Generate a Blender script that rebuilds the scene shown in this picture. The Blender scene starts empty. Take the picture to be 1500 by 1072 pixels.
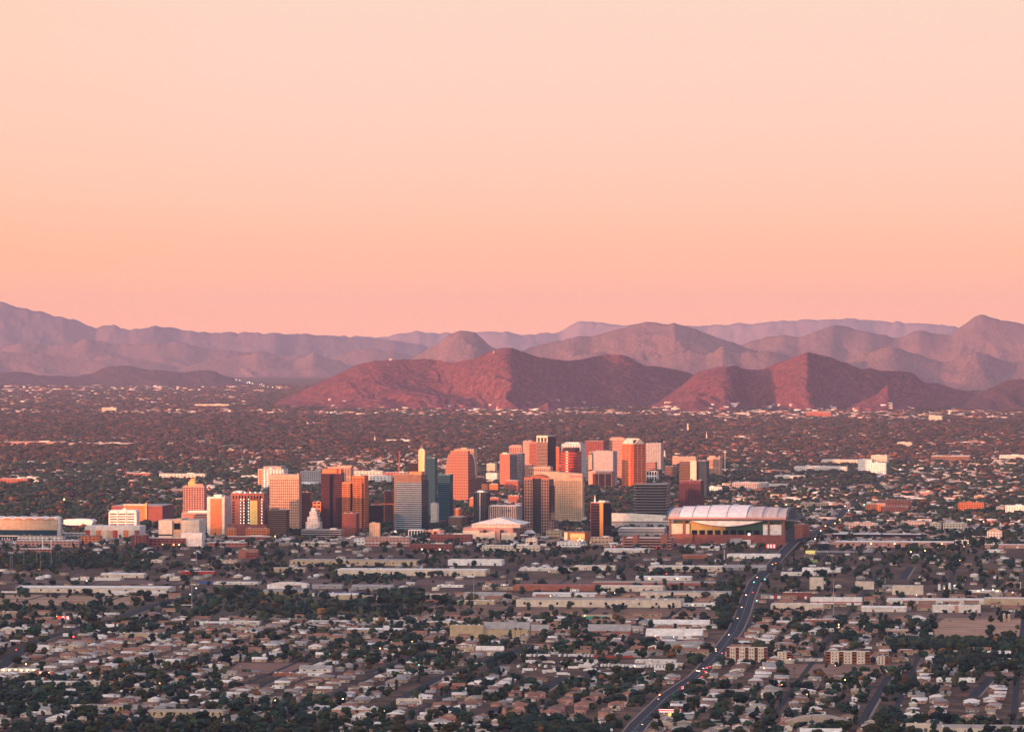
import bpy, math, random
import numpy as np
from mathutils import Vector, noise as mnoise
random.seed(7); rng = np.random.default_rng(7)
scene = bpy.context.scene
COL = scene.collection
R = math.radians
# ------------------------------------------------------------------ camera
F = 7354.0            # focal length in pixels of the 1500 px wide photograph
HOR = 500.0           # horizon row
CZ = 400.0            # camera height above the city
cam_d = bpy.data.cameras.new("camera"); cam = bpy.data.objects.new("camera", cam_d); COL.objects.link(cam)
cam.location = (0, 0, CZ); cam.rotation_euler = (R(90), 0, 0)
cam_d.sensor_width = 36.0; cam_d.lens = 36.0 * F / 1500.0; cam_d.shift_y = -36.0 / 1500.0
cam_d.clip_start = 5.0; cam_d.clip_end = 250000.0
scene.camera = cam
scene.view_settings.view_transform = 'Standard'; scene.view_settings.look = 'None'
scene.view_settings.exposure = 1.18; scene.view_settings.gamma = 1.0; scene.view_settings.use_curve_mapping = False
scene.render.engine = 'CYCLES'
scene.cycles.use_denoising = True
scene.cycles.max_bounces = 4; scene.cycles.diffuse_bounces = 2; scene.cycles.glossy_bounces = 2
scene.cycles.volume_bounces = 1; scene.cycles.transparent_max_bounces = 6
# ------------------------------------------------------------------ sun and sky
SUN_EL = R(3.6); SUN_LEFT = R(140)      # sun stands 120 degrees to the left of the view direction
SH = Vector((-math.sin(SUN_LEFT), math.cos(SUN_LEFT)))           # horizontal direction towards the sun
sd = bpy.data.lights.new("sun", 'SUN'); sd.energy = 4.2; sd.angle = R(0.5); sd.color = (1.0, 0.34, 0.16)
sun = bpy.data.objects.new("sun", sd); COL.objects.link(sun)
dirv = Vector((SH.x * math.cos(SUN_EL), SH.y * math.cos(SUN_EL), math.sin(SUN_EL)))
sun.rotation_euler = dirv.to_track_quat('Z', 'Y').to_euler()

def s2l(c):
    r = []
    for v in c:
        v = v / 255.0
        r.append(v / 12.92 if v <= 0.04045 else ((v + 0.055) / 1.055) ** 2.4)
    return tuple(r)
world = bpy.data.worlds.new("World"); scene.world = world; world.use_nodes = True
nt = world.node_tree; nt.nodes.clear()
wo = nt.nodes.new('ShaderNodeOutputWorld'); bg = nt.nodes.new('ShaderNodeBackground')
tc = nt.nodes.new('ShaderNodeTexCoord'); sx = nt.nodes.new('ShaderNodeSeparateXYZ')
nt.links.new(tc.outputs['Generated'], sx.inputs[0])
ramp = nt.nodes.new('ShaderNodeValToRGB'); ramp.color_ramp.interpolation = 'B_SPLINE'
sq = nt.nodes.new('ShaderNodeMath'); sq.operation = 'POWER'; sq.inputs[1].default_value = 0.5; sq.use_clamp = True
nt.links.new(sx.outputs['Z'], sq.inputs[0]); nt.links.new(sq.outputs[0], ramp.inputs[0])
stops = [(0.000, (1.45, .60, .34)), (0.002, (1.45, .60, .34)), (0.006, (1.42, .60, .34)), (0.012, (1.32, .60, .34)), (0.017, (1.24, .60, .35)), (0.022, (1.22, .61, .39)), (0.029, (1.15, .645, .455)),
         (0.038, (1.10, .67, .51)), (0.052, (1.06, .695, .56)), (0.070, (1.04, .72, .58)), (0.10, (.95, .67, .58)), (0.15, (.58, .48, .58)), (0.28, (.27, .29, .50)), (0.55, (.12, .19, .42)), (1.0, (.08, .14, .40))]
EXPO = 2 ** -1.18
cr = ramp.color_ramp
while len(cr.elements) > 1: cr.elements.remove(cr.elements[-1])
for i, (z, c) in enumerate(stops):
    el = cr.elements[0] if i == 0 else cr.elements.new(math.sqrt(z))
    el.position = math.sqrt(z); el.color = (*[v * EXPO for v in c], 1)
sky = nt.nodes.new('ShaderNodeTexSky'); sky.sky_type = 'NISHITA'; sky.sun_disc = False
sky.sun_elevation = SUN_EL; sky.sun_rotation = -SUN_LEFT
sky.air_density = 1.0; sky.dust_density = 2.0
# a little of the physical sky on top of the twilight gradient (brighter towards the sun)
sk = nt.nodes.new('ShaderNodeVectorMath'); sk.operation = 'SCALE'; sk.inputs['Scale'].default_value = 0.06
nt.links.new(sky.outputs[0], sk.inputs[0])
# no extra on the low band of sky opposite the sun
fy = nt.nodes.new('ShaderNodeMapRange'); fy.inputs['From Min'].default_value = 0.10; fy.inputs['From Max'].default_value = 0.30
nt.links.new(sx.outputs['Z'], fy.inputs[0])
sk2 = nt.nodes.new('ShaderNodeVectorMath'); sk2.operation = 'SCALE'
nt.links.new(sk.outputs[0], sk2.inputs[0]); nt.links.new(fy.outputs[0], sk2.inputs['Scale'])
ad = nt.nodes.new('ShaderNodeVectorMath'); ad.operation = 'ADD'
nt.links.new(ramp.outputs[0], ad.inputs[0]); nt.links.new(sk2.outputs[0], ad.inputs[1])
# warm afterglow round the sun's side of the sky, and a slightly yellower left end of the band opposite
nd = nt.nodes.new('ShaderNodeVectorMath'); nd.operation = 'DOT_PRODUCT'; nd.inputs[1].default_value = (SH.x, SH.y, 0.12)
nt.links.new(tc.outputs['Generated'], nd.inputs[0])
gl = nt.nodes.new('ShaderNodeMapRange'); gl.interpolation_type = 'SMOOTHSTEP'; gl.inputs['From Min'].default_value = -0.1; gl.inputs['From Max'].default_value = 1.0
nt.links.new(nd.outputs['Value'], gl.inputs[0])
gc = nt.nodes.new('ShaderNodeVectorMath'); gc.operation = 'SCALE'; gc.inputs[0].default_value = (0.72, 0.56, 0.44); nt.links.new(gl.outputs[0], gc.inputs['Scale'])
ad2 = nt.nodes.new('ShaderNodeVectorMath'); ad2.operation = 'ADD'; nt.links.new(ad.outputs[0], ad2.inputs[0]); nt.links.new(gc.outputs[0], ad2.inputs[1])
lx = nt.nodes.new('ShaderNodeMapRange'); lx.interpolation_type = 'SMOOTHSTEP'; lx.inputs['From Min'].default_value = -0.03; lx.inputs['From Max'].default_value = -0.13
nt.links.new(sx.outputs['X'], lx.inputs[0])
mt = nt.nodes.new('ShaderNodeMix'); mt.data_type = 'RGBA'; mt.blend_type = 'MULTIPLY'; mt.inputs['B'].default_value = (1.0, 0.965, 0.90, 1)
nt.links.new(lx.outputs[0], mt.inputs['Factor']); nt.links.new(ad2.outputs[0], mt.inputs['A'])
nt.links.new(mt.outputs['Result'], bg.inputs[0]); bg.inputs[1].default_value = 1.0
nt.links.new(bg.outputs[0], wo.inputs[0])
# ------------------------------------------------------------------ materials
MATS = {}
def mat(name, col, rough=0.85, var=0.12, scale=0.15, metal=0.0, emit=None, strength=0.0, rnd=0.0, spec=0.3, col2=None, stretch=None, detail=3.0):
    if name in MATS: return MATS[name]
    m = bpy.data.materials.new(name); m.use_nodes = True; t = m.node_tree; b = t.nodes['Principled BSDF']
    b.inputs['Roughness'].default_value = rough; b.inputs['Metallic'].default_value = metal
    b.inputs['Specular IOR Level'].default_value = spec
    if emit:
        b.inputs['Emission Color'].default_value = (*emit, 1); b.inputs['Emission Strength'].default_value = strength
    if var > 0:
        tcn = t.nodes.new('ShaderNodeTexCoord'); nz = t.nodes.new('ShaderNodeTexNoise'); nz.inputs['Scale'].default_value = scale; nz.inputs['Detail'].default_value = detail
        mp = t.nodes.new('ShaderNodeMapping')
        if stretch: mp.inputs['Scale'].default_value = stretch
        t.links.new(tcn.outputs['Object'], mp.inputs[0]); t.links.new(mp.outputs[0], nz.inputs[0])
        rp = t.nodes.new('ShaderNodeValToRGB'); t.links.new(nz.outputs['Fac'], rp.inputs[0])
        lo = tuple(max(0, c * (1 - 2 * var)) for c in col); hi = tuple(min(1, c * (1 + 2 * var)) for c in (col2 or col))
        if col2: lo = col; hi = col2
        rp.color_ramp.elements[0].position = 0.3; rp.color_ramp.elements[1].position = 0.7
        rp.color_ramp.elements[0].color = (*lo, 1); rp.color_ramp.elements[1].color = (*hi, 1)
        out = rp.outputs[0]
        if rnd > 0:
            oi = t.nodes.new('ShaderNodeObjectInfo'); hs = t.nodes.new('ShaderNodeHueSaturation')
            mr = t.nodes.new('ShaderNodeMapRange'); mr.inputs['To Min'].default_value = 1 - rnd; mr.inputs['To Max'].default_value = 1 + rnd
            t.links.new(oi.outputs['Random'], mr.inputs[0]); t.links.new(mr.outputs[0], hs.inputs['Value']); t.links.new(out, hs.inputs['Color'])
            mr2 = t.nodes.new('ShaderNodeMapRange'); mr2.inputs['To Min'].default_value = 0.5 + rnd * 0.08; mr2.inputs['To Max'].default_value = 0.5 - rnd * 0.08
            t.links.new(oi.outputs['Random'], mr2.inputs[0]); t.links.new(mr2.outputs[0], hs.inputs['Hue'])
            out = hs.outputs[0]
        t.links.new(out, b.inputs['Base Color'])
    else:
        b.inputs['Base Color'].default_value = (*col, 1)
    MATS[name] = m; return m
def attr_mat(name, rough=0.9, var=0.25, scale=0.4):
    m = bpy.data.materials.new(name); m.use_nodes = True; t = m.node_tree; b = t.nodes['Principled BSDF']
    b.inputs['Roughness'].default_value = rough; b.inputs['Specular IOR Level'].default_value = 0.15
    at = t.nodes.new('ShaderNodeAttribute'); at.attribute_name = 'Col'
    tcn = t.nodes.new('ShaderNodeTexCoord'); nz = t.nodes.new('ShaderNodeTexNoise'); nz.inputs['Scale'].default_value = scale; nz.inputs['Detail'].default_value = 2
    t.links.new(tcn.outputs['Object'], nz.inputs[0])
    mr = t.nodes.new('ShaderNodeMapRange'); mr.inputs['To Min'].default_value = 1 - 2 * var; mr.inputs['To Max'].default_value = 1 + 2 * var
    mr.inputs['From Min'].default_value = 0.25; mr.inputs['From Max'].default_value = 0.75
    t.links.new(nz.outputs['Fac'], mr.inputs[0])
    vm = t.nodes.new('ShaderNodeVectorMath'); vm.operation = 'SCALE'
    t.links.new(at.outputs['Color'], vm.inputs[0]); t.links.new(mr.outputs[0], vm.inputs['Scale'])
    t.links.new(vm.outputs[0], b.inputs['Base Color']); return m

C = {  # real-world base colours
 'cream': (.67, .57, .45), 'white': (.82, .80, .76), 'offwhite': (.70, .65, .58), 'tan': (.48, .37, .26), 'gold': (.50, .39, .25), 'grey': (.36, .35, .35),
 'dgrey': (.08, .082, .09), 'wine': (.12, .045, .055), 'bluegrey': (.27, .36, .42), 'peach': (.52, .34, .25), 'navy': (.020, .022, .045), 'bronze': (.26, .17, .14), 'brick': (.24, .08, .065), 'red': (.40, .05, .035), 'pink': (.50, .27, .22), 'orange': (.62, .20, .08), 'brown': (.20, .12, .09),
 'dbrown': (.040, .018, .022), 'teal': (.022, .10, .14), 'blue': (.06, .12, .32), 'yellow': (.52, .40, .15), 'roofgrey': (.36, .33, .30), 'roofwhite': (.80, .73, .63),
 'roofbrown': (.24, .15, .11), 'rooftan': (.42, .34, .27), 'salmon': (.36, .13, .09), 'green': (.05, .12, .08), 'rooftile': (.32, .15, .10), 'rust': (.34, .12, .06), 'lime': (.25, .38, .10)}
def W_(n): return mat(n + '_paint', C[n], 0.85, 0.09, 0.12, spec=0.2)
def glass(n='dark'):
    if n == 'dark': return mat('dark_glass', (.006, .009, .018), 0.12, 0, spec=0.25)
    if n == 'teal': return mat('teal_glass', (.008, .038, .065), 0.12, 0.12, 0.08, spec=0.35)
    if n == 'red': return mat('copper_glass', (.075, .016, .014), 0.22, 0.1, 0.08, spec=0.5)
    if n == 'brown': return mat('bronze_glass', (.022, .012, .014), 0.15, 0, spec=0.3)
    if n == 'lit': return mat('lit_window_glass', (.3, .25, .15), 0.4, 0, emit=(1, .75, .4), strength=1.0)
    return mat('grey_glass', (.08, .09, .10), 0.2, 0, spec=0.4)
# ------------------------------------------------------------------ mesh helpers
class MB:
    def __init__(s): s.v = []; s.f = []
    def poly(s, pts, faces):
        o = len(s.v); s.v += [tuple(p) for p in pts]; s.f += [tuple(i + o for i in f) for f in faces]; return s
    def box(s, x0, x1, y0, y1, z0, z1):
        return s.poly([(x0, y0, z0), (x1, y0, z0), (x1, y1, z0), (x0, y1, z0), (x0, y0, z1), (x1, y0, z1), (x1, y1, z1), (x0, y1, z1)],
                      [(0, 3, 2, 1), (4, 5, 6, 7), (0, 1, 5, 4), (1, 2, 6, 5), (2, 3, 7, 6), (3, 0, 4, 7)])
    def gable(s, x0, x1, y0, y1, z0, z1, axis='x', ov=0.0):
        if axis == 'x':
            ym = (y0 + y1) / 2
            p = [(x0, y0, z0), (x1, y0, z0), (x1, y1, z0), (x0, y1, z0), (x0, ym, z1), (x1, ym, z1)]
            return s.poly(p, [(0, 1, 5, 4), (2, 3, 4, 5), (0, 4, 3), (1, 2, 5), (0, 3, 2, 1)])
        xm = (x0 + x1) / 2
        p = [(x0, y0, z0), (x1, y0, z0), (x1, y1, z0), (x0, y1, z0), (xm, y0, z1), (xm, y1, z1)]
        return s.poly(p, [(0, 1, 4), (2, 3, 5), (1, 2, 5, 4), (3, 0, 4, 5), (0, 3, 2, 1)])
    def hip(s, x0, x1, y0, y1, z0, z1, r=None):
        d = min(x1 - x0, y1 - y0) / 2 if r is None else r
        p = [(x0, y0, z0), (x1, y0, z0), (x1, y1, z0), (x0, y1, z0)]
        if x1 - x0 >= y1 - y0: p += [(x0 + d, (y0 + y1) / 2, z1), (x1 - d, (y0 + y1) / 2, z1)]; fs = [(0, 1, 5, 4), (1, 2, 5), (2, 3, 4, 5), (3, 0, 4)]
        else: p += [((x0 + x1) / 2, y0 + d, z1), ((x0 + x1) / 2, y1 - d, z1)]; fs = [(0, 1, 4), (1, 2, 5, 4), (2, 3, 5), (3, 0, 4, 5)]
        return s.poly(p, fs + [(0, 3, 2, 1)])
    def prism(s, outline, z0, z1):            # outline ccw list of (x, y)
        n = len(outline)
        p = [(x, y, z0) for x, y in outline] + [(x, y, z1) for x, y in outline]
        return s.poly(p, [tuple(range(n - 1, -1, -1)), tuple(range(n, 2 * n))] + [(i, (i + 1) % n, n + (i + 1) % n, n + i) for i in range(n)])
    def xz(s, outline, y0, y1):               # outline in x, z (ccw seen from the front), extruded in depth
        n = len(outline)
        p = [(x, y0, z) for x, z in outline] + [(x, y1, z) for x, z in outline]
        return s.poly(p, [tuple(range(n)), tuple(range(2 * n - 1, n - 1, -1))] + [(i, n + i, n + (i + 1) % n, (i + 1) % n) for i in range(n)])
    def cyl(s, x, y, z0, z1, r, r2=None, n=12):
        r2 = r if r2 is None else r2
        p = [(x + r * math.cos(2 * math.pi * i / n), y + r * math.sin(2 * math.pi * i / n), z0) for i in range(n)]
        p += [(x + r2 * math.cos(2 * math.pi * i / n), y + r2 * math.sin(2 * math.pi * i / n), z1) for i in range(n)]
        return s.poly(p, [tuple(range(n - 1, -1, -1)), tuple(range(n, 2 * n))] + [(i, (i + 1) % n, n + (i + 1) % n, n + i) for i in range(n)])
    def mesh(s, name, m, smooth=False):
        me = bpy.data.meshes.new(name); me.from_pydata(s.v, [], s.f); me.update()
        if m: me.materials.append(m)
        if smooth: me.polygons.foreach_set('use_smooth', [True] * len(me.polygons))
        return me
def obj(name, data, parent=None, m=None, smooth=False):
    if isinstance(data, MB): data = data.mesh(name, m, smooth)
    o = bpy.data.objects.new(name, data); COL.objects.link(o)
    if parent is not None: o.parent = parent
    return o
THINGS = []
def thing(name, label, cat, loc, rz=0.0, group=None, kind=None, data=None):
    o = bpy.data.objects.new(name, data); COL.objects.link(o); o.location = loc; o.rotation_euler = (0, 0, rz)
    o['label'] = label; o['category'] = cat
    if group: o['group'] = group
    if kind: o['kind'] = kind
    THINGS.append(o); return o
def structure(name, me, loc=(0, 0, 0), kind='structure', label=None, cat=None):
    o = bpy.data.objects.new(name, me); COL.objects.link(o); o.location = loc; o['kind'] = kind
    if label: o['label'] = label
    if cat: o['category'] = cat
    return o
def np_mesh(name, V, Fa, m, cols=None, smooth=False):
    """V (n,3), Fa (k, 3 or 4) or list of such; cols (n,3) -> colour attribute"""
    me = bpy.data.meshes.new(name); Fl = Fa if isinstance(Fa, list) else [Fa]
    nf = sum(len(f) for f in Fl); nl = sum(f.size for f in Fl)
    me.vertices.add(len(V)); me.vertices.foreach_set('co', np.ascontiguousarray(V, dtype=np.float32).ravel())
    me.loops.add(nl); me.loops.foreach_set('vertex_index', np.concatenate([f.ravel() for f in Fl]).astype(np.int32))
    me.polygons.add(nf)
    tot = np.concatenate([np.full(len(f), f.shape[1]) for f in Fl]).astype(np.int32)
    st = np.concatenate([[0], np.cumsum(tot)[:-1]]).astype(np.int32)
    me.polygons.foreach_set('loop_start', st); me.polygons.foreach_set('loop_total', tot)
    if smooth: me.polygons.foreach_set('use_smooth', np.ones(nf, dtype=bool))
    me.update(calc_edges=True)
    if cols is not None:
        ca = me.color_attributes.new('Col', 'FLOAT_COLOR', 'POINT')
        a = np.ones((len(V), 4), dtype=np.float32); a[:, :3] = cols; ca.data.foreach_set('color', a.ravel())
    me.materials.append(m); return me
# ------------------------------------------------------------------ picture <-> ground
def depth(py): return CZ * F / (py - HOR)
def G(px, py): Y = depth(py); return ((px - 750) * Y / F, Y)
def proj(X, Y, Z=0.0): return 750 + F * X / Y, HOR + F * (CZ - Z) / Y
TH = 0.107; CT, ST = math.cos(TH), math.sin(TH)      # the street grid is turned by this much
def to_city(X, Y): return X * CT - Y * ST, X * ST + Y * CT
def to_world(e, n): return e * CT + n * ST, -e * ST + n * CT
OCC = []                                              # occupied rectangles in city coordinates
def occupy(X, Y, W, D, rz, pad=3.0):
    pts = []
    c, s = math.cos(rz), math.sin(rz)
    for x, y in ((-W / 2, 0), (W / 2, 0), (W / 2, D), (-W / 2, D)): pts.append(to_city(X + x * c - y * s, Y + x * s + y * c))
    es = [p[0] for p in pts]; ns = [p[1] for p in pts]
    OCC.append((min(es) - pad, max(es) + pad, min(ns) - pad, max(ns) + pad))
# ------------------------------------------------------------------ noise for terrain
def vnoise(x, y, seed):
    r = np.random.default_rng(seed).random((256, 256)); xi = np.floor(x).astype(int); yi = np.floor(y).astype(int)
    fx = x - xi; fy = y - yi; fx = fx * fx * (3 - 2 * fx); fy = fy * fy * (3 - 2 * fy)
    a = r[xi % 256, yi % 256]; b = r[(xi + 1) % 256, yi % 256]; c = r[xi % 256, (yi + 1) % 256]; d = r[(xi + 1) % 256, (yi + 1) % 256]
    return (a * (1 - fx) + b * fx) * (1 - fy) + (c * (1 - fx) + d * fx) * fy
def ridged(x, y, seed, octv=4):
    t = 0; a = 0.5; s = 0
    for o in range(octv):
        t = t + a * (1 - np.abs(2 * vnoise(x, y, seed + o) - 1)) ** 1.5; s += a; x = x * 2.03 + 11; y = y * 2.03 + 7; a *= 0.5
    return t / s
def fbm(x, y, seed, octv=4):
    t = 0; a = 0.5; s = 0
    for o in range(octv):
        t = t + a * vnoise(x, y, seed + o); s += a; x = x * 2.03 + 11; y = y * 2.03 + 7; a *= 0.5
    return t / s
# ------------------------------------------------------------------ ground
def ground_mat():
    m = bpy.data.materials.new('dusty_city_ground'); m.use_nodes = True; t = m.node_tree; b = t.nodes['Principled BSDF']
    b.inputs['Roughness'].default_value = 0.95; b.inputs['Specular IOR Level'].default_value = 0.1
    tcn = t.nodes.new('ShaderNodeTexCoord')
    n1 = t.nodes.new('ShaderNodeTexNoise'); n1.inputs['Scale'].default_value = 0.004; n1.inputs['Detail'].default_value = 8
    n2 = t.nodes.new('ShaderNodeTexNoise'); n2.inputs['Scale'].default_value = 0.03; n2.inputs['Detail'].default_value = 6
    for n in (n1, n2): t.links.new(tcn.outputs['Object'], n.inputs[0])
    r1 = t.nodes.new('ShaderNodeValToRGB'); r1.color_ramp.elements[0].position = .35; r1.color_ramp.elements[1].position = .65
    r1.color_ramp.elements[0].color = (.10, .06, .045, 1); r1.color_ramp.elements[1].color = (.19, .12, .085, 1)
    r2 = t.nodes.new('ShaderNodeValToRGB'); r2.color_ramp.elements[0].position = .42; r2.color_ramp.elements[1].position = .6
    r2.color_ramp.elements[0].color = (.45, .5, .45, 1); r2.color_ramp.elements[1].color = (1.1, 1.05, 1, 1)
    t.links.new(n1.outputs['Fac'], r1.inputs[0]); t.links.new(n2.outputs['Fac'], r2.inputs[0])
    mx = t.nodes.new('ShaderNodeVectorMath'); mx.operation = 'MULTIPLY'; t.links.new(r1.outputs[0], mx.inputs[0]); t.links.new(r2.outputs[0], mx.inputs[1])
    t.links.new(mx.outputs[0], b.inputs['Base Color']); return m
g = MB().poly([(-26000, -9000, 0), (22000, -9000, 0), (22000, 76000, 0), (-26000, 76000, 0)], [(0, 1, 2, 3)])
structure('ground', g.mesh('ground', ground_mat()))
# ------------------------------------------------------------------ mountains
def rock(name, c1, c2):
    m = bpy.data.materials.new(name); m.use_nodes = True; t = m.node_tree; b = t.nodes['Principled BSDF']
    b.inputs['Roughness'].default_value = 0.95; b.inputs['Specular IOR Level'].default_value = 0.1
    tcn = t.nodes.new('ShaderNodeTexCoord')
    n1 = t.nodes.new('ShaderNodeTexNoise'); n1.inputs['Scale'].default_value = 0.03; n1.inputs['Detail'].default_value = 8; n1.inputs['Roughness'].default_value = 0.65
    t.links.new(tcn.outputs['Object'], n1.inputs[0])
    r1 = t.nodes.new('ShaderNodeValToRGB'); r1.color_ramp.elements[0].position = .38; r1.color_ramp.elements[1].position = .62
    r1.color_ramp.elements[0].color = (*c1, 1); r1.color_ramp.elements[1].color = (*c2, 1)
    n3 = t.nodes.new('ShaderNodeTexNoise'); n3.inputs['Scale'].default_value = 0.055; n3.inputs['Detail'].default_value = 5; n3.inputs['Roughness'].default_value = 0.7; t.links.new(tcn.outputs['Object'], n3.inputs[0])
    r3 = t.nodes.new('ShaderNodeMapRange'); r3.inputs['From Min'].default_value = .42; r3.inputs['From Max'].default_value = .56; r3.inputs['To Min'].default_value = .62; r3.inputs['To Max'].default_value = 1.12; t.links.new(n3.outputs['Fac'], r3.inputs[0])
    sc_ = t.nodes.new('ShaderNodeVectorMath'); sc_.operation = 'SCALE'; t.links.new(r1.outputs[0], sc_.inputs[0]); t.links.new(r3.outputs[0], sc_.inputs['Scale'])
    t.links.new(n1.outputs['Fac'], r1.inputs[0]); t.links.new(sc_.outputs[0], b.inputs['Base Color'])
    bp = t.nodes.new('ShaderNodeBump'); bp.inputs['Strength'].default_value = 0.9; bp.inputs['Distance'].default_value = 14.0
    t.links.new(n1.outputs['Fac'], bp.inputs['Height']); t.links.new(bp.outputs[0], b.inputs['Normal'])
    return m
ROCK = rock('desert_rock', (.085, .032, .044), (.25, .090, .098)); ROCKHAZE = rock('haze_tinted_rock', (.17, .11, .12), (.33, .20, .195)); ROCKHAZEPALE = rock('haze_paled_rock', (.33, .24, .26), (.38, .28, .295)); ROCKSHADE = rock('shade_tinted_rock', (.065, .042, .055), (.11, .070, .080))  # far tones paled for haze fade, dark hills darkened for shade, both in colour
FOOT = []
def mountain(pts, Yc, Wf, Wb, step, rows, seed, nscale=700., gully=0.55, meander=0.25, m=None, power=1.15, name='mountain', off=None):
    xs = np.array([p[0] for p in pts], float); ys = np.array([p[1] for p in pts], float)
    px = np.arange(xs[0], xs[-1] + step, step); cy = np.interp(px, xs, ys)
    k = np.array([1, 2, 1.]) / 4; cy = np.convolve(np.pad(cy, 1, mode='edge'), k, 'valid')
    sc = Yc / F
    wob = (fbm(px * sc / 900., px * 0 + 3.3, seed + 50, 3) - .5) * 2
    crest = Yc + meander * (1 if Yc < 32000 else .45) * Wf * 2 * wob
    if off:
        oo = np.interp(px, [p[0] for p in off], [p[1] for p in off]); kk = np.hanning(int(44 / step)); kk /= kk.sum(); oo = np.convolve(np.pad(oo, len(kk) // 2, mode='edge'), kk, 'valid')[:len(px)]
        crest = crest + oo + (fbm(px * sc / 500., px * 0 + 9.1, seed + 52, 4) - .5) * 300
    hc = CZ + (HOR - cy) * crest / F
    jag = (fbm(px * sc / 90., px * 0 + 1.7, seed + 60, 4) - .5) * 26 * (Yc / 29000.)
    v = np.concatenate([-np.linspace(1, 0, rows) ** 1.0, np.linspace(0, 1, rows // 2)[1:]])
    U, Vv = np.meshgrid(np.arange(len(px)), v, indexing='ij')
    Y = crest[U] + np.where(Vv < 0, Vv * Wf, Vv * Wb); X = (px[U] - 750) / F * Y
    t = np.abs(Vv)
    # spurs that run down the slope at a slant: where a spur runs, the slope reaches farther out
    q = X + (Y - crest[U]) * .28 * np.sign(Vv) * -1 + (fbm(X / 600., Y / 600., seed + 5) - .5) * 380
    yy = (Y - crest[U]) / 2600.
    sp1 = ridged(q / nscale, yy + 3, seed, 2); sp2 = ridged(q / (nscale * .36) + 5, yy * 2.2 + 9, seed + 3, 4)
    spur = np.clip(.70 * sp1 + .30 * sp2, 0, 1)
    spur = (spur - spur.min()) / (spur.max() - spur.min())
    wmod = (1 - gully) + gully * spur ** 1.15
    te = t / (wmod * (1 - .0 * t) + 1e-6)
    bell = np.clip(t * 2.6, 0, 1) * np.clip((1 - t) * 3, 0, 1)
    base = np.clip(1 - te, 0, 1) ** power
    foot = .10 * (1 - t) ** 1.5
    H = hc[U] * np.maximum(base * (1 - foot) + foot, 0)
    H = H - hc[U] * 0.15 * bell * (1 - te.clip(0, 1) * .6) * (1 - ridged(q / 210., (Y - crest[U]) / 420., seed + 20, 4)) + hc[U] * .02 + (fbm(X / 35., Y / 35., seed + 25, 3) - .5) * 10 * np.clip(t * 8, 0, 1)
    H = H + jag[U] * np.clip(1 - t * 7, 0, 1)
    H = np.where(t > 0.985, -6, H)
    edge = np.minimum(U, len(px) - 1 - U); H = np.where(edge < 1, -6, H)
    nu, nv = U.shape
    idx = np.arange(nu * nv).reshape(nu, nv)
    Fa = np.stack([idx[:-1, :-1], idx[1:, :-1], idx[1:, 1:], idx[:-1, 1:]], -1).reshape(-1, 4)
    V = np.stack([X, Y, H], -1).reshape(-1, 3); FOOT.append(V[(V[:, 2] > 2) & (V[:, 2] < 60) & (V[:, 1] < Yc)]) if Yc < 31000 else None
    structure(name, np_mesh(name, V, Fa, m or ROCK, smooth=True))
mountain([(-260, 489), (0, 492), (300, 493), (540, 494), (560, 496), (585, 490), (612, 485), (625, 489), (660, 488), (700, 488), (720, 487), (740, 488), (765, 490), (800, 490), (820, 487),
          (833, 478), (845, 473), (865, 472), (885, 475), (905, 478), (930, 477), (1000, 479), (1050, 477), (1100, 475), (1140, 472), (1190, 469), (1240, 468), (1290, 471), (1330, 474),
          (1370, 476), (1390, 479), (1405, 482), (1500, 485), (1760, 488)], 71000, 4000, 3500, 3, 20, 11, 2500., .12, m=ROCKHAZEPALE)
mountain([(-260, 432), (-120, 425), (0, 443), (30, 453), (60, 459), (90, 466), (110, 470), (125, 477), (140, 482), (160, 477), (190, 484), (225, 479), (245, 480), (270, 485), (300, 488),
          (345, 488), (400, 489), (430, 490), (470, 492), (540, 496), (620, 505), (680, 540)], 66500, 4500, 3500, 3, 24, 12, 2600., .18, m=rock('haze_mauve_rock', (.22, .155, .18), (.26, .185, .205)))  # rock colour carries the mauve of the distance haze
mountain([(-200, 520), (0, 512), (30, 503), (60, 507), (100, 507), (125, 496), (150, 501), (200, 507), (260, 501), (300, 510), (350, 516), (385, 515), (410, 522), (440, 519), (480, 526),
          (520, 514), (545, 510), (575, 516), (610, 524), (650, 535), (690, 547)], 61000, 3000, 3000, 2.5, 26, 13, 1200., .5, m=ROCKHAZE)
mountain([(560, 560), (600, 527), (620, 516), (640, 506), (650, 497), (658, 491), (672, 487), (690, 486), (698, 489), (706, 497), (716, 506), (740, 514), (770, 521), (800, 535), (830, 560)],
         43000, 3000, 3000, 2, 40, 14, 700., .7, m=ROCKHAZE)
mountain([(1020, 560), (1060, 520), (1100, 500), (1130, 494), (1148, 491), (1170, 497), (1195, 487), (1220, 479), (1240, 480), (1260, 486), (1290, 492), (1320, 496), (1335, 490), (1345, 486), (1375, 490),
          (1395, 490), (1410, 478), (1425, 468), (1438, 464), (1460, 469), (1480, 472), (1500, 476), (1760, 492)], 50000, 4500, 3000, 2.5, 40, 15, 1400., .55, m=ROCKHAZE)
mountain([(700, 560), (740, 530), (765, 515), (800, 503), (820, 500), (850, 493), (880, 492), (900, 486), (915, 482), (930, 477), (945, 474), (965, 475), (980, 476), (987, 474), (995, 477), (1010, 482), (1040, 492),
          (1075, 502), (1110, 515), (1150, 540), (1170, 555)], 43500, 4200, 3000, 2, 46, 16, 1100., .6, m=ROCKHAZE)
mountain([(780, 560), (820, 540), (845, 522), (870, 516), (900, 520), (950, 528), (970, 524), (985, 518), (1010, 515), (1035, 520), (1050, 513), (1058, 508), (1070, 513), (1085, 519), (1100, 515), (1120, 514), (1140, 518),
          (1165, 527), (1200, 545), (1230, 560)], 40500, 2600, 2000, 2, 40, 17, 800., .5, m=ROCKHAZE)
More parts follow.
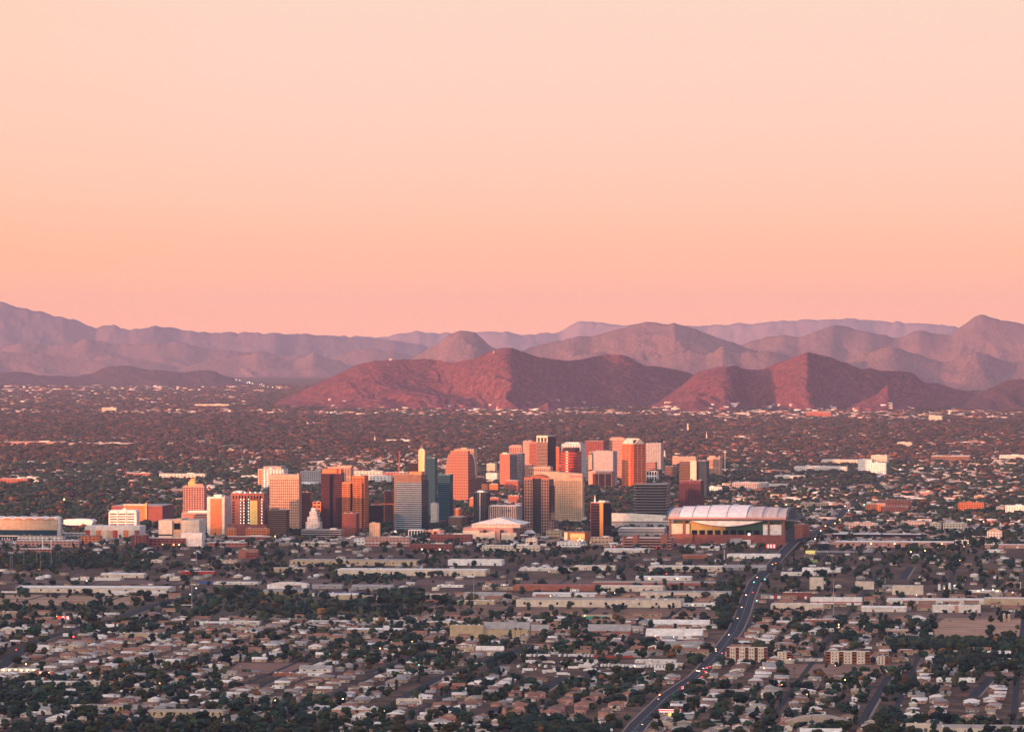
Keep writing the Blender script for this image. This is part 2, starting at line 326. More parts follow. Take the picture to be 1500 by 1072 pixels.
mountain([(1190, 560), (1220, 535), (1240, 527), (1258, 522), (1270, 518), (1285, 512), (1300, 508), (1312, 509), (1330, 515), (1350, 522), (1380, 531), (1400, 528), (1415, 521), (1430, 517), (1450, 520), (1480, 531), (1500, 530),
          (1540, 520), (1600, 515), (1700, 520)], 41500, 2400, 2000, 2, 40, 18, 900., .5, m=ROCKHAZE)
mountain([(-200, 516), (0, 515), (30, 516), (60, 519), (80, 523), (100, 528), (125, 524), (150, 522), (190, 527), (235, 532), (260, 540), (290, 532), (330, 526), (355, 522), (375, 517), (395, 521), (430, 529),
          (445, 523), (458, 517), (475, 523), (500, 530), (530, 542), (560, 549)], 57500, 2200, 2000, 2.2, 36, 19, 900., .5, m=ROCKHAZE)
mountain([(-200, 545), (0, 545), (30, 546), (70, 550), (100, 552), (135, 548), (150, 541), (165, 537), (190, 536), (215, 541), (250, 546), (290, 556), (320, 566)], 47000, 1500, 1500, 2, 30, 20, 600., .45, m=ROCKSHADE)
mountain([(135, 568), (165, 557), (180, 548), (195, 545), (230, 543), (270, 545), (300, 544), (315, 545), (330, 551), (350, 558), (368, 568)], 45000, 1000, 900, 2, 30, 21, 600., .4, m=ROCKSHADE)
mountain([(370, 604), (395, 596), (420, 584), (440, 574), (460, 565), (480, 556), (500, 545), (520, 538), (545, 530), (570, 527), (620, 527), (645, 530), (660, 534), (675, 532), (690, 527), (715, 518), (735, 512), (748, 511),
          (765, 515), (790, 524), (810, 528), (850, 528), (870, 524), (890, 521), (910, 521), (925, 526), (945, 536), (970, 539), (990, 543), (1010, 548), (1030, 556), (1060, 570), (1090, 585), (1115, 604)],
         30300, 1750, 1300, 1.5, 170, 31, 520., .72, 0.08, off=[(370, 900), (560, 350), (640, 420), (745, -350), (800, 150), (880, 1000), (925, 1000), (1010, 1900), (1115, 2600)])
mountain([(925, 603), (945, 596), (965, 587), (985, 575), (1005, 560), (1020, 548), (1040, 542), (1060, 539), (1078, 537), (1090, 541), (1110, 543), (1130, 538), (1150, 530), (1165, 523), (1183, 516), (1200, 521), (1220, 527),
          (1240, 534), (1262, 544), (1275, 540), (1290, 545), (1320, 546), (1335, 548), (1355, 560), (1370, 562), (1390, 568), (1430, 576), (1460, 585), (1500, 596)], 29700, 1450, 1200, 1.5, 170, 37, 460., .72, 0.08, off=[(925, 500), (1070, -100), (1095, 500), (1125, 450), (1183, -250), (1215, 200), (1300, 900), (1430, 1700), (1500, 2000)])
mountain([(1390, 600), (1425, 580), (1440, 574), (1455, 566), (1475, 560), (1490, 557), (1520, 556), (1600, 560), (1700, 590)], 29200, 800, 800, 2, 50, 41, 400., .5, m=ROCKSHADE)
mountain([(772, 606), (785, 600), (795, 594), (803, 588), (812, 596), (822, 602), (832, 607)], 28400, 260, 260, 1.2, 30, 43, 250., .3)
mountain([(960, 606), (985, 598), (1005, 588), (1020, 582), (1032, 586), (1045, 594), (1052, 590), (1062, 586), (1075, 594), (1095, 606)], 28600, 420, 400, 1.5, 40, 44, 260., .4)
mountain([(1225, 606), (1245, 597), (1262, 588), (1285, 577), (1300, 563), (1306, 568), (1312, 582), (1330, 596), (1350, 606)], 28700, 560, 400, 1.5, 50, 45, 300., .3)
# unseen ridge shading the near city, crest heights shaped for shadow on chosen buildings
def shade_ridge():
    T0 = 1500.0
    ps = Vector((SH.y, -SH.x))
    prof = [(-5200, 0), (-4200, 400), (-2000, 600), (0, 620), (3000, 640), (5000, 645), (5500, 642), (5703, 636), (5924, 656), (5996, 650), (6040, 628), (6080, 600), (6120, 596), (6200, 612), (6350, 645), (6430, 645), (6480, 606), (6540, 604), (6590, 640),
            (6610, 682), (6690, 684), (6730, 640), (6760, 566), (6800, 560), (6818, 650), (6830, 672), (6858, 672), (6874, 565), (6903, 560), (6925, 680), (6950, 722), (6990, 722), (7005, 690), (7020, 630), (7060, 632), (7090, 640),
            (7110, 612), (7128, 600), (7142, 575), (7155, 600), (7165, 640), (7195, 640), (7215, 570), (7241, 556), (7300, 545), (7450, 480), (7700, 280), (8000, 60), (8300, -10)]
    s = np.concatenate([np.arange(-5200, 5700, 60.), np.arange(5700, 8300, 14.)]); h = np.interp(s, [p[0] for p in prof], [p[1] for p in prof])
    h = h + (fbm(s / 160., s * 0 + 2, 91, 3) - .5) * 8
    v = np.linspace(-1, 1, 41)
    S, Vv = np.meshgrid(s, v, indexing='ij'); t = np.abs(Vv)
    T = T0 + Vv * 1150
    H = h[:, None] * (1 - t) ** 1.2
    X = SH.x * T + ps.x * S; Y = SH.y * T + ps.y * S
    H = H * (1 - .35 * np.clip(t * 2.5 - .1, 0, 1) * (1 - ridged(X / 600, Y / 600, 95, 4)))
    H = np.where((t > .98) , -6, H)
    nu, nv = H.shape; idx = np.arange(nu * nv).reshape(nu, nv)
    Fa = np.stack([idx[:-1, :-1], idx[1:, :-1], idx[1:, 1:], idx[:-1, 1:]], -1).reshape(-1, 4)
    structure('mountain', np_mesh('mountain', np.stack([X, Y, H], -1).reshape(-1, 3), Fa, ROCK, smooth=True))
shade_ridge()
# ------------------------------------------------------------------ downtown towers
LAMPM = lambda n, c, s: mat(n, c, 0.5, 0, emit=c, strength=s)
def frame_for(x0, xs, x1, yb, maxratio=1.1, dflt=None, theta=None):
    """width, depth, turn and base point of a block whose front spans x0..xs and whose right side spans xs..x1 in the picture"""
    Y = depth(yb); s = (x1 - xs) * Y / F; th = TH if theta is None else theta
    fw = (xs - x0) * Y / F; k = (xs - 750) / F
    while True:
        W = fw / math.cos(th); den = math.sin(th) - math.cos(th) * k
        D = s / max(den, 1e-4) if s > 0 else (dflt or min(W, 35))
        if s <= 0 or D <= max(maxratio * W, 18) or th > 0.9 or theta is not None: break
        th += 0.02
    X = ((x0 + xs) / 2 - 750) / F * Y
    return W, D, th, X, Y
def start(name, label, cat, x0, xs, x1, yb, group=None, maxratio=1.1, dflt=None, theta=None, pad=4):
    W, D, th, X, Y = frame_for(x0, xs, x1, yb, maxratio, dflt, theta)
    # the front centre sits between the two front corners
    o = thing(name, label, cat, (X, Y, 0), -th, group)
    occupy(X, Y, W, D, -th, pad)
    return o, W, D, Y / F          # last: metres per picture pixel
def facade(o, W, D, z0, z1, wall, gl, fh=4.0, sp=0.45, bay=0.0, pw=0.8, x0=None, x1=None, y0=0.0, y1=None, pr=0.45, top=0.0, wname='wall', bands=True):
    """slabs and piers standing proud of one ring of glass per storey"""
    x0 = -W / 2 if x0 is None else x0; x1 = W / 2 if x1 is None else x1; y1 = D if y1 is None else y1
    n = max(1, int(round((z1 - top - z0) / fh))); h = (z1 - top - z0) / n
    w = MB()
    for i in range(n):
        za = z0 + i * h
        if sp > 0: w.box(x0, x1, y0, y1, za, za + h * sp)
    if sp <= 0: w.box(x0, x1, y0, y1, z0, z0 + 2.0)
    w.box(x0 - .1, x1 + .1, y0 - .1, y1 + .1, z1 - max(top, .8), z1)
    if bay > 0:
        k = max(1, int(round((x1 - x0) / bay))); q = .12
        for i in range(k + 1):
            c = x0 + (x1 - x0) * i / k; a = max(x0 - q, c - pw / 2); b = min(x1 + q, c + pw / 2)
            w.box(a, b, y0 - q, y0 + 1.0, z0, z1 - top)
        k = max(1, int(round((y1 - y0) / bay)))
        for i in range(k + 1):
            c = y0 + (y1 - y0) * i / k; a = max(y0 - q * .8, c - pw / 2); b = min(y1, c + pw / 2)
            w.box(x1 - 1.0, x1 + q, a, b, z0 + .02, z1 - top - .02)
    obj(wname, w, o, wall)
    if bands and sp > 0:
        me = MB().box(x0 + pr, x1 - pr, y0 + pr, y1 - pr, 0, h * (1 - sp) + .1).mesh('window_band', gl)
        for i in range(n):
            b = obj('window_band', me, o); b.location = (0, 0, z0 + i * h + h * sp - .05)
    else:
        obj('glazing', MB().box(x0 + pr, x1 - pr, y0 + pr, y1 - pr, z0 + .1, z1 - .3), o, gl)
def roof(o, x0, x1, y0, y1, z, pent=(.25, .75, 6), rm='roofgrey', wall=None, mast=0):
    r = obj('roof', MB().box(x0 + .6, x1 - .6, y0 + .6, y1 - .6, z + .02, z + .5), o, W_(rm))
    if pent:
        a = x0 + (x1 - x0) * pent[0]; b = x0 + (x1 - x0) * pent[1]
        obj('penthouse', MB().box(a, b, y0 + (y1 - y0) * .25, y0 + (y1 - y0) * .8, z + .5, z + pent[2]), r, wall or W_('offwhite'))
    rr = random.Random(int(z * 100 + x0))
    for i in range(3):
        cx = rr.uniform(x0 + 3, x1 - 3); cy = rr.uniform(y0 + 2, y1 - 2); obj('rooftop_unit', MB().box(cx - 1.5, cx + 1.5, cy - 1.2, cy + 1.2, z + .5, z + 2.3), r, W_('grey'))
    if mast: obj('mast', MB().cyl((x0 + x1) / 2, (y0 + y1) / 2, z, z + mast, .5, .15, 6), r, W_('offwhite'))
def tower(label, x0, xs, x1, yt, yb, wall='cream', gl='dark', name='office_tower', cat='office tower', pent=(.25, .75, 5), rm='roofgrey', group='downtown towers', maxratio=1.1, dflt=None, mast=0, theta=None, **k):
    o, W, D, mpp = start(name, label, cat, x0, xs, x1, yb, group, maxratio, dflt, theta)
    z1 = CZ - (yt - HOR) * mpp
    facade(o, W, D, 0, z1, W_(wall), glass(gl), **k)
    roof(o, -W / 2, W / 2, 0, D, z1, pent, rm, W_(wall), mast)
    return o, W, D, z1, mpp
def zat(py, mpp): return CZ - (py - HOR) * mpp
def xw(px, x0, xs, W): return (px - (x0 + xs) / 2) / (xs - x0) * W      # local x of a picture column on the front face

# --- left end: long hall with scalloped roof
o, W, D, m = start('convention_hall', 'long tan hall under a row of white scalloped roof arches, left end of downtown', 'hall', -30, 84, 92, 792, dflt=60)
z1, z2 = zat(776, m), zat(761, m)
b = MB().box(-W / 2, W / 2, 0, D, z1, z2)
for i in range(36): b.box(-W / 2 + i * W / 36, -W / 2 + i * W / 36 + .6, -.35, 0, z1, z2)
obj('wall', b, o, W_('tan'))
low = MB().box(-W / 2 + .3, W / 2 - .3, 1.5, D - 1, 0, z1); obj('glazing', low, o, glass('teal'))
for r_ in range(2):
    for i in range(30): obj('column', MB().box(-W / 2 + 3 + i * (W - 6) / 29, -W / 2 + 3.9 + i * (W - 6) / 29, .6, 1.6, r_ * z1 / 2 + .3, r_ * z1 / 2 + z1 * .32), o, W_('white')) if r_ == 0 else None
obj('canopy', MB().box(-W / 2, W / 2, -1.5, 1.4, z1 * .42, z1 * .5), o, W_('offwhite'))
for i in range(7):
    x = -W / 2 + W * (i + .5) / 7.0; rad = W / 7 / 2 * .98; v = MB(); pts = []
    for j in range(13):
        a = math.pi * j / 12; pts.append((x + rad * math.cos(a), z2 + 1 + rad * .42 * math.sin(a)))
    v.xz(pts[::-1][::-1], -2, D); q = obj('roof_arch', v, o, W_('white'))
    pt = [(x + rad * .8 * math.cos(math.pi * j / 8), z2 + 1.2 + rad * .3 * math.sin(math.pi * j / 8)) for j in range(9)]
    obj('gable_glass', MB().xz(pt, -2.2, -2.0), q, W_('pink'))
obj('end_bay', MB().cyl(W / 2 - 2, 12, 0, z2 + 5, 9, 8, 20), o, W_('offwhite'))
# --- white vaulted roof beside it
o, W, D, m = start('vaulted_hall', 'low hall under a smooth white vaulted roof right of the scalloped hall', 'hall', 93, 134, 140, 775, dflt=40)
h = zat(760, m); obj('wall', MB().box(-W / 2, W / 2, 2, D, 0, h * .45), o, W_('dbrown'))
pts = [(-W / 2, h * .4), (W / 2, h * .4), (W / 2 + 4, h * .8), (W / 2 - 4, h * .95), (0, h), (-W / 2, h * .93)]
obj('roof', MB().xz(pts, 0, D), o, W_('white'))
# --- jail block with three window bays
o, W, D, m = start('jail_block', 'white block of three bays with dark horizontal window slots and cut corners', 'prison', 159, 200, 205, 778, dflt=40)
z1 = zat(747, m); w = MB(); w.xz([(-W / 2, 0), (W / 2, 0), (W / 2, z1 - 4), (W / 2 - 3, z1), (-W / 2 + 4, z1), (-W / 2, z1 - 5)], 0, D); obj('wall', w, o, W_('white'))
for c in range(3):
    for r_ in range(6):
        xx = -W / 2 + 3 + c * (W - 4) / 3; zz = 8 + r_ * (z1 - 14) / 5.6
        obj('window', MB().box(xx, xx + (W - 4) / 3 - 4, -.3, .4, zz, zz + 2.2), o, glass('brown'))
for c in (1, 2): obj('joint', MB().box(-W / 2 + 1.2 + c * (W - 4) / 3, -W / 2 + 2.2 + c * (W - 4) / 3, -.25, .3, 2, z1 - 1), o, W_('dbrown'))
obj('penthouse', MB().gable(-4, 8, 8, 20, z1, z1 + 5, 'y'), o, W_('offwhite'))
# --- podium with coloured panels in front of it
o, W, D, m = start('panelled_hall', 'low grey hall with alternating red and cream wall panels below the white three bay block', 'hall', 124, 205, 214, 790, dflt=45)
z1 = zat(771, m); obj('wall', MB().box(-W / 2, W / 2, 0, D, 0, z1), o, W_('offwhite'))
for i in range(10):
    c = ['red', 'cream', 'orange', 'cream', 'tan', 'red', 'offwhite', 'orange', 'cream', 'brick'][i]; a = -W / 2 + W * i / 10
    obj('wall_panel', MB().box(a + .5, a + W / 10 - .4, -.5, 0, 1, z1 * .72), o, W_(c))
roof(o, -W / 2, W / 2, 0, D, z1, None, 'roofwhite')
# --- dark red box behind
o, W, D, m = start('arena_hall', 'windowless dark red hall with a bright orange front strip and yellow fin behind the jail', 'hall', 163, 238, 255, 768, dflt=90, maxratio=2)
z1 = zat(741, m); obj('wall', MB().box(-W / 2, W / 2, 0, D, 0, z1), o, W_('brick'))
a, b_ = xw(181, 163, 238, W), xw(213, 163, 238, W)
obj('wall_panel', MB().box(a, b_, -1.2, 0, 3, z1 + 1), o, W_('orange'))
obj('parapet', MB().box(a, b_, -1.6, 3, z1 + 1, z1 + 4), o, W_('cream'))
obj('fin', MB().box(b_, b_ + 4, -3, 6, 3, z1 + 7), o, W_('yellow')); roof(o, -W / 2, W / 2, 0, D, z1, None, 'roofgrey')
# --- row in front on the left
for (x0, x1, yt, yb, wl, rf, lb) in [
        (22, 116, 792, 801, 'pink', 'roofwhite', 'long low pinkish building with a flat white roof below the scalloped hall'),
        (26, 92, 785, 793, 'offwhite', 'roofbrown', 'flat grey building with a brown roof in front of the scalloped hall'),
        (118, 146, 785, 796, 'orange', 'roofbrown', 'small orange building with a rounded parapet left of the red brick blocks'),
        (85, 125, 781, 790, 'grey', 'roofwhite', 'low grey canopy building left of the panelled hall'),
        (192, 214, 784, 801, 'brick', 'roofbrown', 'square red brick block between the panelled hall and the long brick wall'),
        (218, 272, 788, 800, 'brick', 'roofwhite', 'long red brick building with small lamps along its foot'),
        (20, 75, 804, 809, 'salmon', 'roofwhite', 'lowest of the long flat buildings at the left end of downtown')]:
    o, W, D, m = start('low_building', lb, 'building', x0, x1, x1, yb, 'low buildings at the left end of downtown', dflt=30)
    z1 = zat(yt, m); facade(o, W, D, 0, z1, W_(wl), glass(), fh=5, sp=.62, bay=8, pw=3); roof(o, -W / 2, W / 2, 0, D, z1, None, rf)
    if 'lamps' in lb:
        for i in range(4): obj('wall_lamp', MB().box(-10 + i * 11, -8.6 + i * 11, -1, 0, 3, 4.2), o, LAMPM('amber_lamp', (1, .55, .2), 8))
# --- cream courthouse boxes
o, W, D, m = start('courthouse', 'stepped cream complex of two boxes with a dark square recess in the middle', 'courthouse', 232, 292, 302, 797, dflt=50)
z1 = zat(762, m)
for a, b_, t_ in ((232, 252, 763), (266, 292, 763), (252, 266, 760)):
    xa, xb = xw(a, 232, 292, W), xw(b_, 232, 292, W)
    if t_ == 760: obj('wall', MB().box(xa, xb, 4, D - 2, 0, zat(t_, m)), o, W_('tan')); obj('window', MB().box(xa + 3, xb - 3, 3.6, 4.2, z1 * .62, z1 * .88), o, glass())
    else:
        obj('wall', MB().box(xa, xb, 0, D, z1 * .42, z1).box(xa, xb, 0, D, 0, z1 * .36), o, W_('cream')); obj('window_band', MB().box(xa + .5, xb - .5, .8, D - 1, z1 * .355, z1 * .43), o, glass())
roof(o, -W / 2, W / 2, 4, D - 3, z1 - 1, None, 'roofwhite')
o, W, D, m = start('white_hall', 'bright white hall with upright buttresses in front of the cream courthouse', 'hall', 265, 296, 300, 800, dflt=20)
z1 = zat(781, m); w = MB().box(-W / 2, W / 2, 0, D, 0, z1)
for i in range(12): w.box(-W / 2 + i * W / 11.5, -W / 2 + i * W / 11.5 + 1.1, -1.2, 0, 0, z1 + 1)
obj('wall', w, o, W_('white')); roof(o, -W / 2, W / 2, 0, D, z1, None, 'roofwhite')
o, W, D, m = start('low_building', 'ribbed pink block behind the courthouse, left of the tower with an orange centre', 'building', 265, 306, 330, 772, 'low buildings at the left end of downtown', dflt=30)
z1 = zat(751, m); facade(o, W, D, 0, z1, W_('pink'), glass('brown'), fh=4, sp=.6); roof(o, -W / 2, W / 2, 0, D, z1, (.1, .8, 4), 'roofwhite')
# --- tower F with lit crown
o, W, D, z1, m = tower('pinkish tower with regular square windows, thin mast and a glowing gold crown', 268, 299, 303, 712, 770, 'pink', 'brown', pent=None, fh=4, sp=.38, bay=6, pw=1.6, top=3)
xa, xb = xw(275, 268, 299, W), xw(285, 268, 299, W); obj('crown', MB().xz([(xa, z1), (xb, z1), (xb, zat(700, m)), (xb - 8, zat(701, m)), (xa, zat(707, m))], 2, 16), o, W_('yellow'))
obj('mast', MB().cyl(xb + 1, 6, z1, zat(696, m), .8, .3, 6), o, W_('offwhite')); obj('upper_frame', MB().box(xb, W / 2 - 3, 2, 14, z1, z1 + 5), o, W_('pink'))
# --- G slab with orange centre
o, W, D, m = start('office_tower', 'blank slab tower with a wide orange centre strip between pale edges', 'office tower', 303, 329, 338, 784, 'downtown towers')
z1 = zat(728, m); obj('wall', MB().box(-W / 2, W / 2, 0, D, 0, z1), o, W_('offwhite'))
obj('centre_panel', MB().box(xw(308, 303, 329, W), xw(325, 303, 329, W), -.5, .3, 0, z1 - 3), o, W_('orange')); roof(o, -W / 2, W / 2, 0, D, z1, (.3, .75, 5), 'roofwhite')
# --- H lit hotel under construction
o, W, D, m = start('hotel_tower', 'tower wrapped in strings of white lights with a yellow centre slab and arched top windows', 'hotel', 338, 387, 393, 786, 'downtown towers')
z1 = zat(722, m); zb = zat(768, m)
xa, xb, xc, xd = (xw(p, 338, 387, W) for p in (358, 366, 377, 382))
w = MB().box(-W / 2, xa, 0, D, zb, z1).box(xd, W / 2, 0, D, zb, z1).box(xa, xd, 5, D, zb, z1).box(xa, xd, 0, 5, zat(731, m), z1)
obj('wall', w, o, W_('salmon')); obj('centre_slab', MB().box(xb, xc, 1, 5, zb, zat(733, m)), o, mat('sunlit_yellow_tint', (.80, .58, .18), .8, .05))  # centre slab yellow brightened so that it reads as sunlit
obj('recess_wall', MB().box(xa + .3, xb, 4.5, 5.2, zb, zat(733, m)), o, W_('dgrey'))
for i in range(10):
    xx = -W / 2 + 4 + i * (W - 10) / 9.5; obj('arched_window', MB().xz([(xx, z1 - 12), (xx + 3, z1 - 12), (xx + 3, z1 - 6), (xx + 1.5, z1 - 4.6), (xx, z1 - 6)], -.3, .5), o, glass('brown'))
lit = LAMPM('white_work_light', (.95, 1, .8), 5)
for cx in (-W / 2 + 5, xa - 6, xd + 5):
    for r_ in range(8):
        zz = zb + 3 + r_ * (z1 - 18 - zb) / 8
        obj('window', MB().box(cx - 2, cx + 3, -.3, .4, zz, zz + 3), o, glass('dark'))
lights = MB(); rr = random.Random(4)
for cx in (xa - 1.5, xb - 3, W / 2 - 5, xa - 8):
    for r_ in range(9): lights.box(cx, cx + .8, -.9, -.3, zb + 3 + r_ * 6, zb + 3.8 + r_ * 6)
for i in range(6): lights.box(-W / 2 + 6 + i * 11, -W / 2 + 7 + i * 11, 0, 1, z1 + 1, z1 + 2.2)
obj('light_string', lights, o, lit)
obj('balcony', MB().box(xb - 5.5, xb - 1, 2.5, 4.6, zb + 2, zb + 3).box(xb - 5.5, xb - 1, 2.5, 4.6, zb + 10, zb + 11).box(xb - 5.5, xb - 1, 2.5, 4.6, zb + 18, zb + 19).box(xb - 5.5, xb - 1, 2.5, 4.6, zb + 26, zb + 27).box(xb - 5.5, xb - 1, 2.5, 4.6, zb + 34, zb + 35), o, W_('offwhite'))
obj('podium', MB().box(-W / 2 - 7, W / 2 + 6, -3, D + 4, 0, zb), o, W_('brick')); obj('mast', MB().cyl(0, 10, z1, z1 + 12, 1.2, .2, 6), o, W_('red'))
roof(o, -W / 2, W / 2, 0, D, z1, (.1, .3, 4), 'rooftan')
for (x0, x1, yt, yb, wl, lb) in [(331, 346, 774, 786, 'orange', 'small orange block at the foot of the tower wrapped in lights, left of its entrance'),
                                 (360, 394, 774, 787, 'orange', 'orange block with dark windows at the foot of the tower wrapped in lights')]:
    o, W, D, m = start('low_building', lb, 'building', x0, x1, x1, yb + 1.5, 'low orange blocks at the hotel foot', dflt=15)
    facade(o, W, D, 0, zat(yt, m), W_(wl), glass(), fh=5, sp=.6, bay=5, pw=2); roof(o, -W / 2, W / 2, 0, D, zat(yt, m), None, 'rooftan')
tower('shaded brown office block with an orange sunlit patch in front of the cream gridded tower', 392, 419, 424, 747, 786, 'brown', 'dark', fh=4, sp=.5, pent=(.1, .5, 3))
# --- J cream grid tower
tower('wide cream tower with a blank top storey above even rows of small dark windows', 395, 438, 442, 695, 778, 'peach', 'brown', pent=None, fh=5.6, sp=.5, bay=4.6, pw=2.0, top=11)
# --- K white courthouse behind
o, W, D, z1, m = tower('white building with a small pediment and red corner bays behind the cream gridded tower', 378, 415, 422, 687, 715, 'white', 'red', pent=None, fh=5, sp=.42, bay=9, pw=3.5)
obj('pediment', MB().gable(-7, 7, -1, 6, z1, z1 + 5, 'y'), o, W_('white')); obj('corner_bay', MB().box(-W / 2 + 1, -W / 2 + 10, -1, 1, 2, z1 - 2), o, W_('orange')); obj('rear_block', MB().box(-W / 2 + 12, W / 2 - 8, 14, D + 8, z1, z1 + 7), o, W_('rooftan'))
tower('dark glass block with a pale right edge between the cream tower and the white deco building', 441, 455, 457, 721, 774, 'dbrown', 'dark', fh=4, sp=.3)
o, W, D, z1, m = tower('small orange block with an open square porch beside the tall dark tower', 458, 470, 472, 735, 752, 'orange', 'dark', pent=None, fh=8, sp=.55, bay=9, pw=3, name='low_building', cat='building', group=None)
# --- M deco ziggurat
o, W, D, m = start('deco_building', 'white stepped art deco building with a narrow central tower', 'office building', 448, 466, 470, 779)
def z(py): return zat(py, m)
for a, b_, yt in ((448, 468, 764), (450, 465, 757), (453, 463, 749), (455, 461, 744)):
    xa, xb = xw(a, 448, 466, W), xw(b_, 448, 466, W); k = (b_ - a) / 20; facade(o, xb - xa, D * k, 0 if yt == 764 else z(yt) - 14, z(yt), W_('white'), glass('grey'), fh=4, sp=.4, bay=3.2, pw=1.6, x0=xa, x1=xb, y0=D * (1 - k) / 3 - .1 * yt / 100, y1=D * (1 - (1 - k) / 3), bands=(yt == 764))
# --- N parking deck
o, W, D, m = start('parking_deck', 'long open parking deck with pale horizontal bands below the deco building', 'parking garage', 441, 500, 504, 789, dflt=30)
z1 = zat(776, m); facade(o, W, D, 0, z1, W_('grey'), glass('dark'), fh=4.2, sp=.35, pr=2); roof(o, -W / 2, W / 2, 0, D, z1, (.7, .85, 3), 'roofgrey')
# --- O dark tower
o, W, D, z1, m = tower('tall dark maroon tower with a black central slot and an orange top', 470, 500, 504, 693, 778, 'wine', 'dark', pent=None, fh=4.2, sp=.42, top=3, maxratio=.9)
obj('slot', MB().box(xw(483, 470, 500, W), xw(488, 470, 500, W), -.6, .4, 0, z1 - 4), o, glass('dark'))
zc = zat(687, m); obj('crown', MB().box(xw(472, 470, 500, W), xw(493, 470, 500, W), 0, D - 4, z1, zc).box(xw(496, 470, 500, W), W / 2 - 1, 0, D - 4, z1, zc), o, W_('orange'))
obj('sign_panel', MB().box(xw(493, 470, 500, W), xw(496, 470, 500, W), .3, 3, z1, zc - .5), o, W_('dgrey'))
# --- P cream vertical fins behind
tower('cream block with upright fins and a small roof house behind the dark maroon tower', 480, 514, 518, 684, 712, 'peach', 'brown', fh=30, sp=.1, bay=4.2, pw=2.2, top=3, pent=(.4, 1, 4))
o, W, D, z1, m = tower('long grey four storey block with a curved white annexe left of the dark maroon tower', 440, 470, 475, 690, 712, 'grey', 'dark', fh=4.5, sp=.5, bay=5, pw=2.4, pent=(.7, .95, 7), name='office_building', cat='office building')
obj('annexe', MB().cyl(0, -14, 0, 12, 26, 24, 24), o, W_('white'))
# --- Q orange twin tower
o, W, D, m = start('office_tower', 'orange tower in two steps with two black upright slots facing the sun', 'office tower', 501, 534, 540, 779, 'downtown towers')
xa = xw(516, 501, 534, W); z1 = zat(697, m); z0 = zat(706, m)
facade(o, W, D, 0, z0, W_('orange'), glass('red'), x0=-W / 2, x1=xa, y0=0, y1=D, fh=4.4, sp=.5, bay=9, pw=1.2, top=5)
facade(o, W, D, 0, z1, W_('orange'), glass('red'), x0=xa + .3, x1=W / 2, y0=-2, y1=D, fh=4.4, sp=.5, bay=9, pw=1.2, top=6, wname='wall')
for a, b_ in ((513.5, 516.5), (531, 533)): obj('slot', MB().box(xw(a, 501, 534, W), xw(b_, 501, 534, W), -2.6, 0.5, 0, z0 - 2), o, glass('dark'))
roof(o, xa, W / 2, 0, D, z1, (.2, .6, 2.5), 'roofbrown')
tower('brick hotel with a sunlit orange parapet in front of the orange stepped tower', 502, 522, 526, 752, 786, 'brick', 'dark', fh=4, sp=.6, bay=3.4, pw=2, pent=(.4, .8, 4), name='hotel', cat='hotel', group=None)
tower('narrow grey brown block in front of the dark ground between the two big towers', 541, 556, 558, 766, 787, 'tan', 'brown', fh=4, sp=.7, bay=4, pw=2.6, name='low_building', cat='building', group=None, pent=None)
tower('dark red block behind the narrow grey brown one, left of the striped tower', 540, 558, 562, 740, 772, 'dbrown', 'dark', fh=4, sp=.4)
tower('dark slim block with a red striped upper half touching the striped tower', 562, 574, 577, 719, 770, 'dgrey', 'red', fh=5, sp=.25)
# --- tower crane
o, W, D, m = start('tower_crane', 'yellow tower crane with its long jib level in front of the striped tower', 'crane', 577, 579, 579, 781, dflt=2)
zj = zat(738, m)
def lattice(b, p, q, s, n):
    p, q = Vector(p), Vector(q); d = (q - p).normalized(); up = Vector((0, 0, 1)) if abs(d.z) < .9 else Vector((1, 0, 0)); a = d.cross(up).normalized() * s; c = d.cross(a).normalized() * s
    cs = [a + c, a - c, -a - c, -a + c]
    def bar(u, v, r=.22):
        dd = (v - u).normalized(); e1 = dd.cross(Vector((.3, .5, .8))).normalized() * r; e2 = dd.cross(e1).normalized() * r
        b.poly([u + e1, u + e2, u - e1, u - e2, v + e1, v + e2, v - e1, v - e2], [(0, 1, 5, 4), (1, 2, 6, 5), (2, 3, 7, 6), (3, 0, 4, 7)])
    for k in cs: bar(p + k, q + k, .32)
    for i in range(n):
        u = p + (q - p) * i / n; v = p + (q - p) * (i + 1) / n
        for j in range(4): bar(u + cs[j], v + cs[(j + 1) % 4])
    return b
obj('mast', lattice(MB(), (0, 0, 0), (0, 0, zj + 9), 1.0, 16), o, W_('yellow'))
obj('jib', lattice(MB(), (-48, -6, zj), (20, 3, zj), .8, 18), o, W_('orange')); obj('cab', MB().box(1, 4, -3, 0, zj - 4, zj - .5), o, W_('yellow')); obj('counterweight', MB().box(14, 19, 1, 4, zj - 4, zj), o, W_('grey'))
# --- U striped tower
o, W, D, m = start('office_tower', 'broad tower of white and dark horizontal stripes with a brown cap and teal flank', 'office tower', 577, 618, 628, 783, 'downtown towers', maxratio=.8)
z1 = zat(695, m); zc = zat(706, m)
facade(o, W, D, 8, zc, W_('bluegrey'), glass('teal'), fh=4.3, sp=.36, x0=xw(578.5, 577, 618, W), x1=W / 2 - .8, y0=0, y1=D * .5, bands=True)
obj('side_glazing', MB().box(W / 2 - 6, W / 2, .8, D, 8, zc + 4), o, glass('teal'))
obj('cap', MB().box(-W / 2, W / 2 - 1, -.6, D * .9, zc, z1), o, W_('brown')); obj('left_flank', MB().box(-W / 2, -W / 2 + 2.4, -.4, D * .9, 8, zc), o, W_('brown'))
obj('lobby', MB().box(-W / 2 + 2, W / 2 - 2, .5, D, 0, 8), o, glass('dark'))
for i in range(7): obj('column', MB().box(-W / 2 + 2 + i * (W - 6) / 6, -W / 2 + 4.2 + i * (W - 6) / 6, -.8, .5, 0, 8), o, W_('offwhite'))
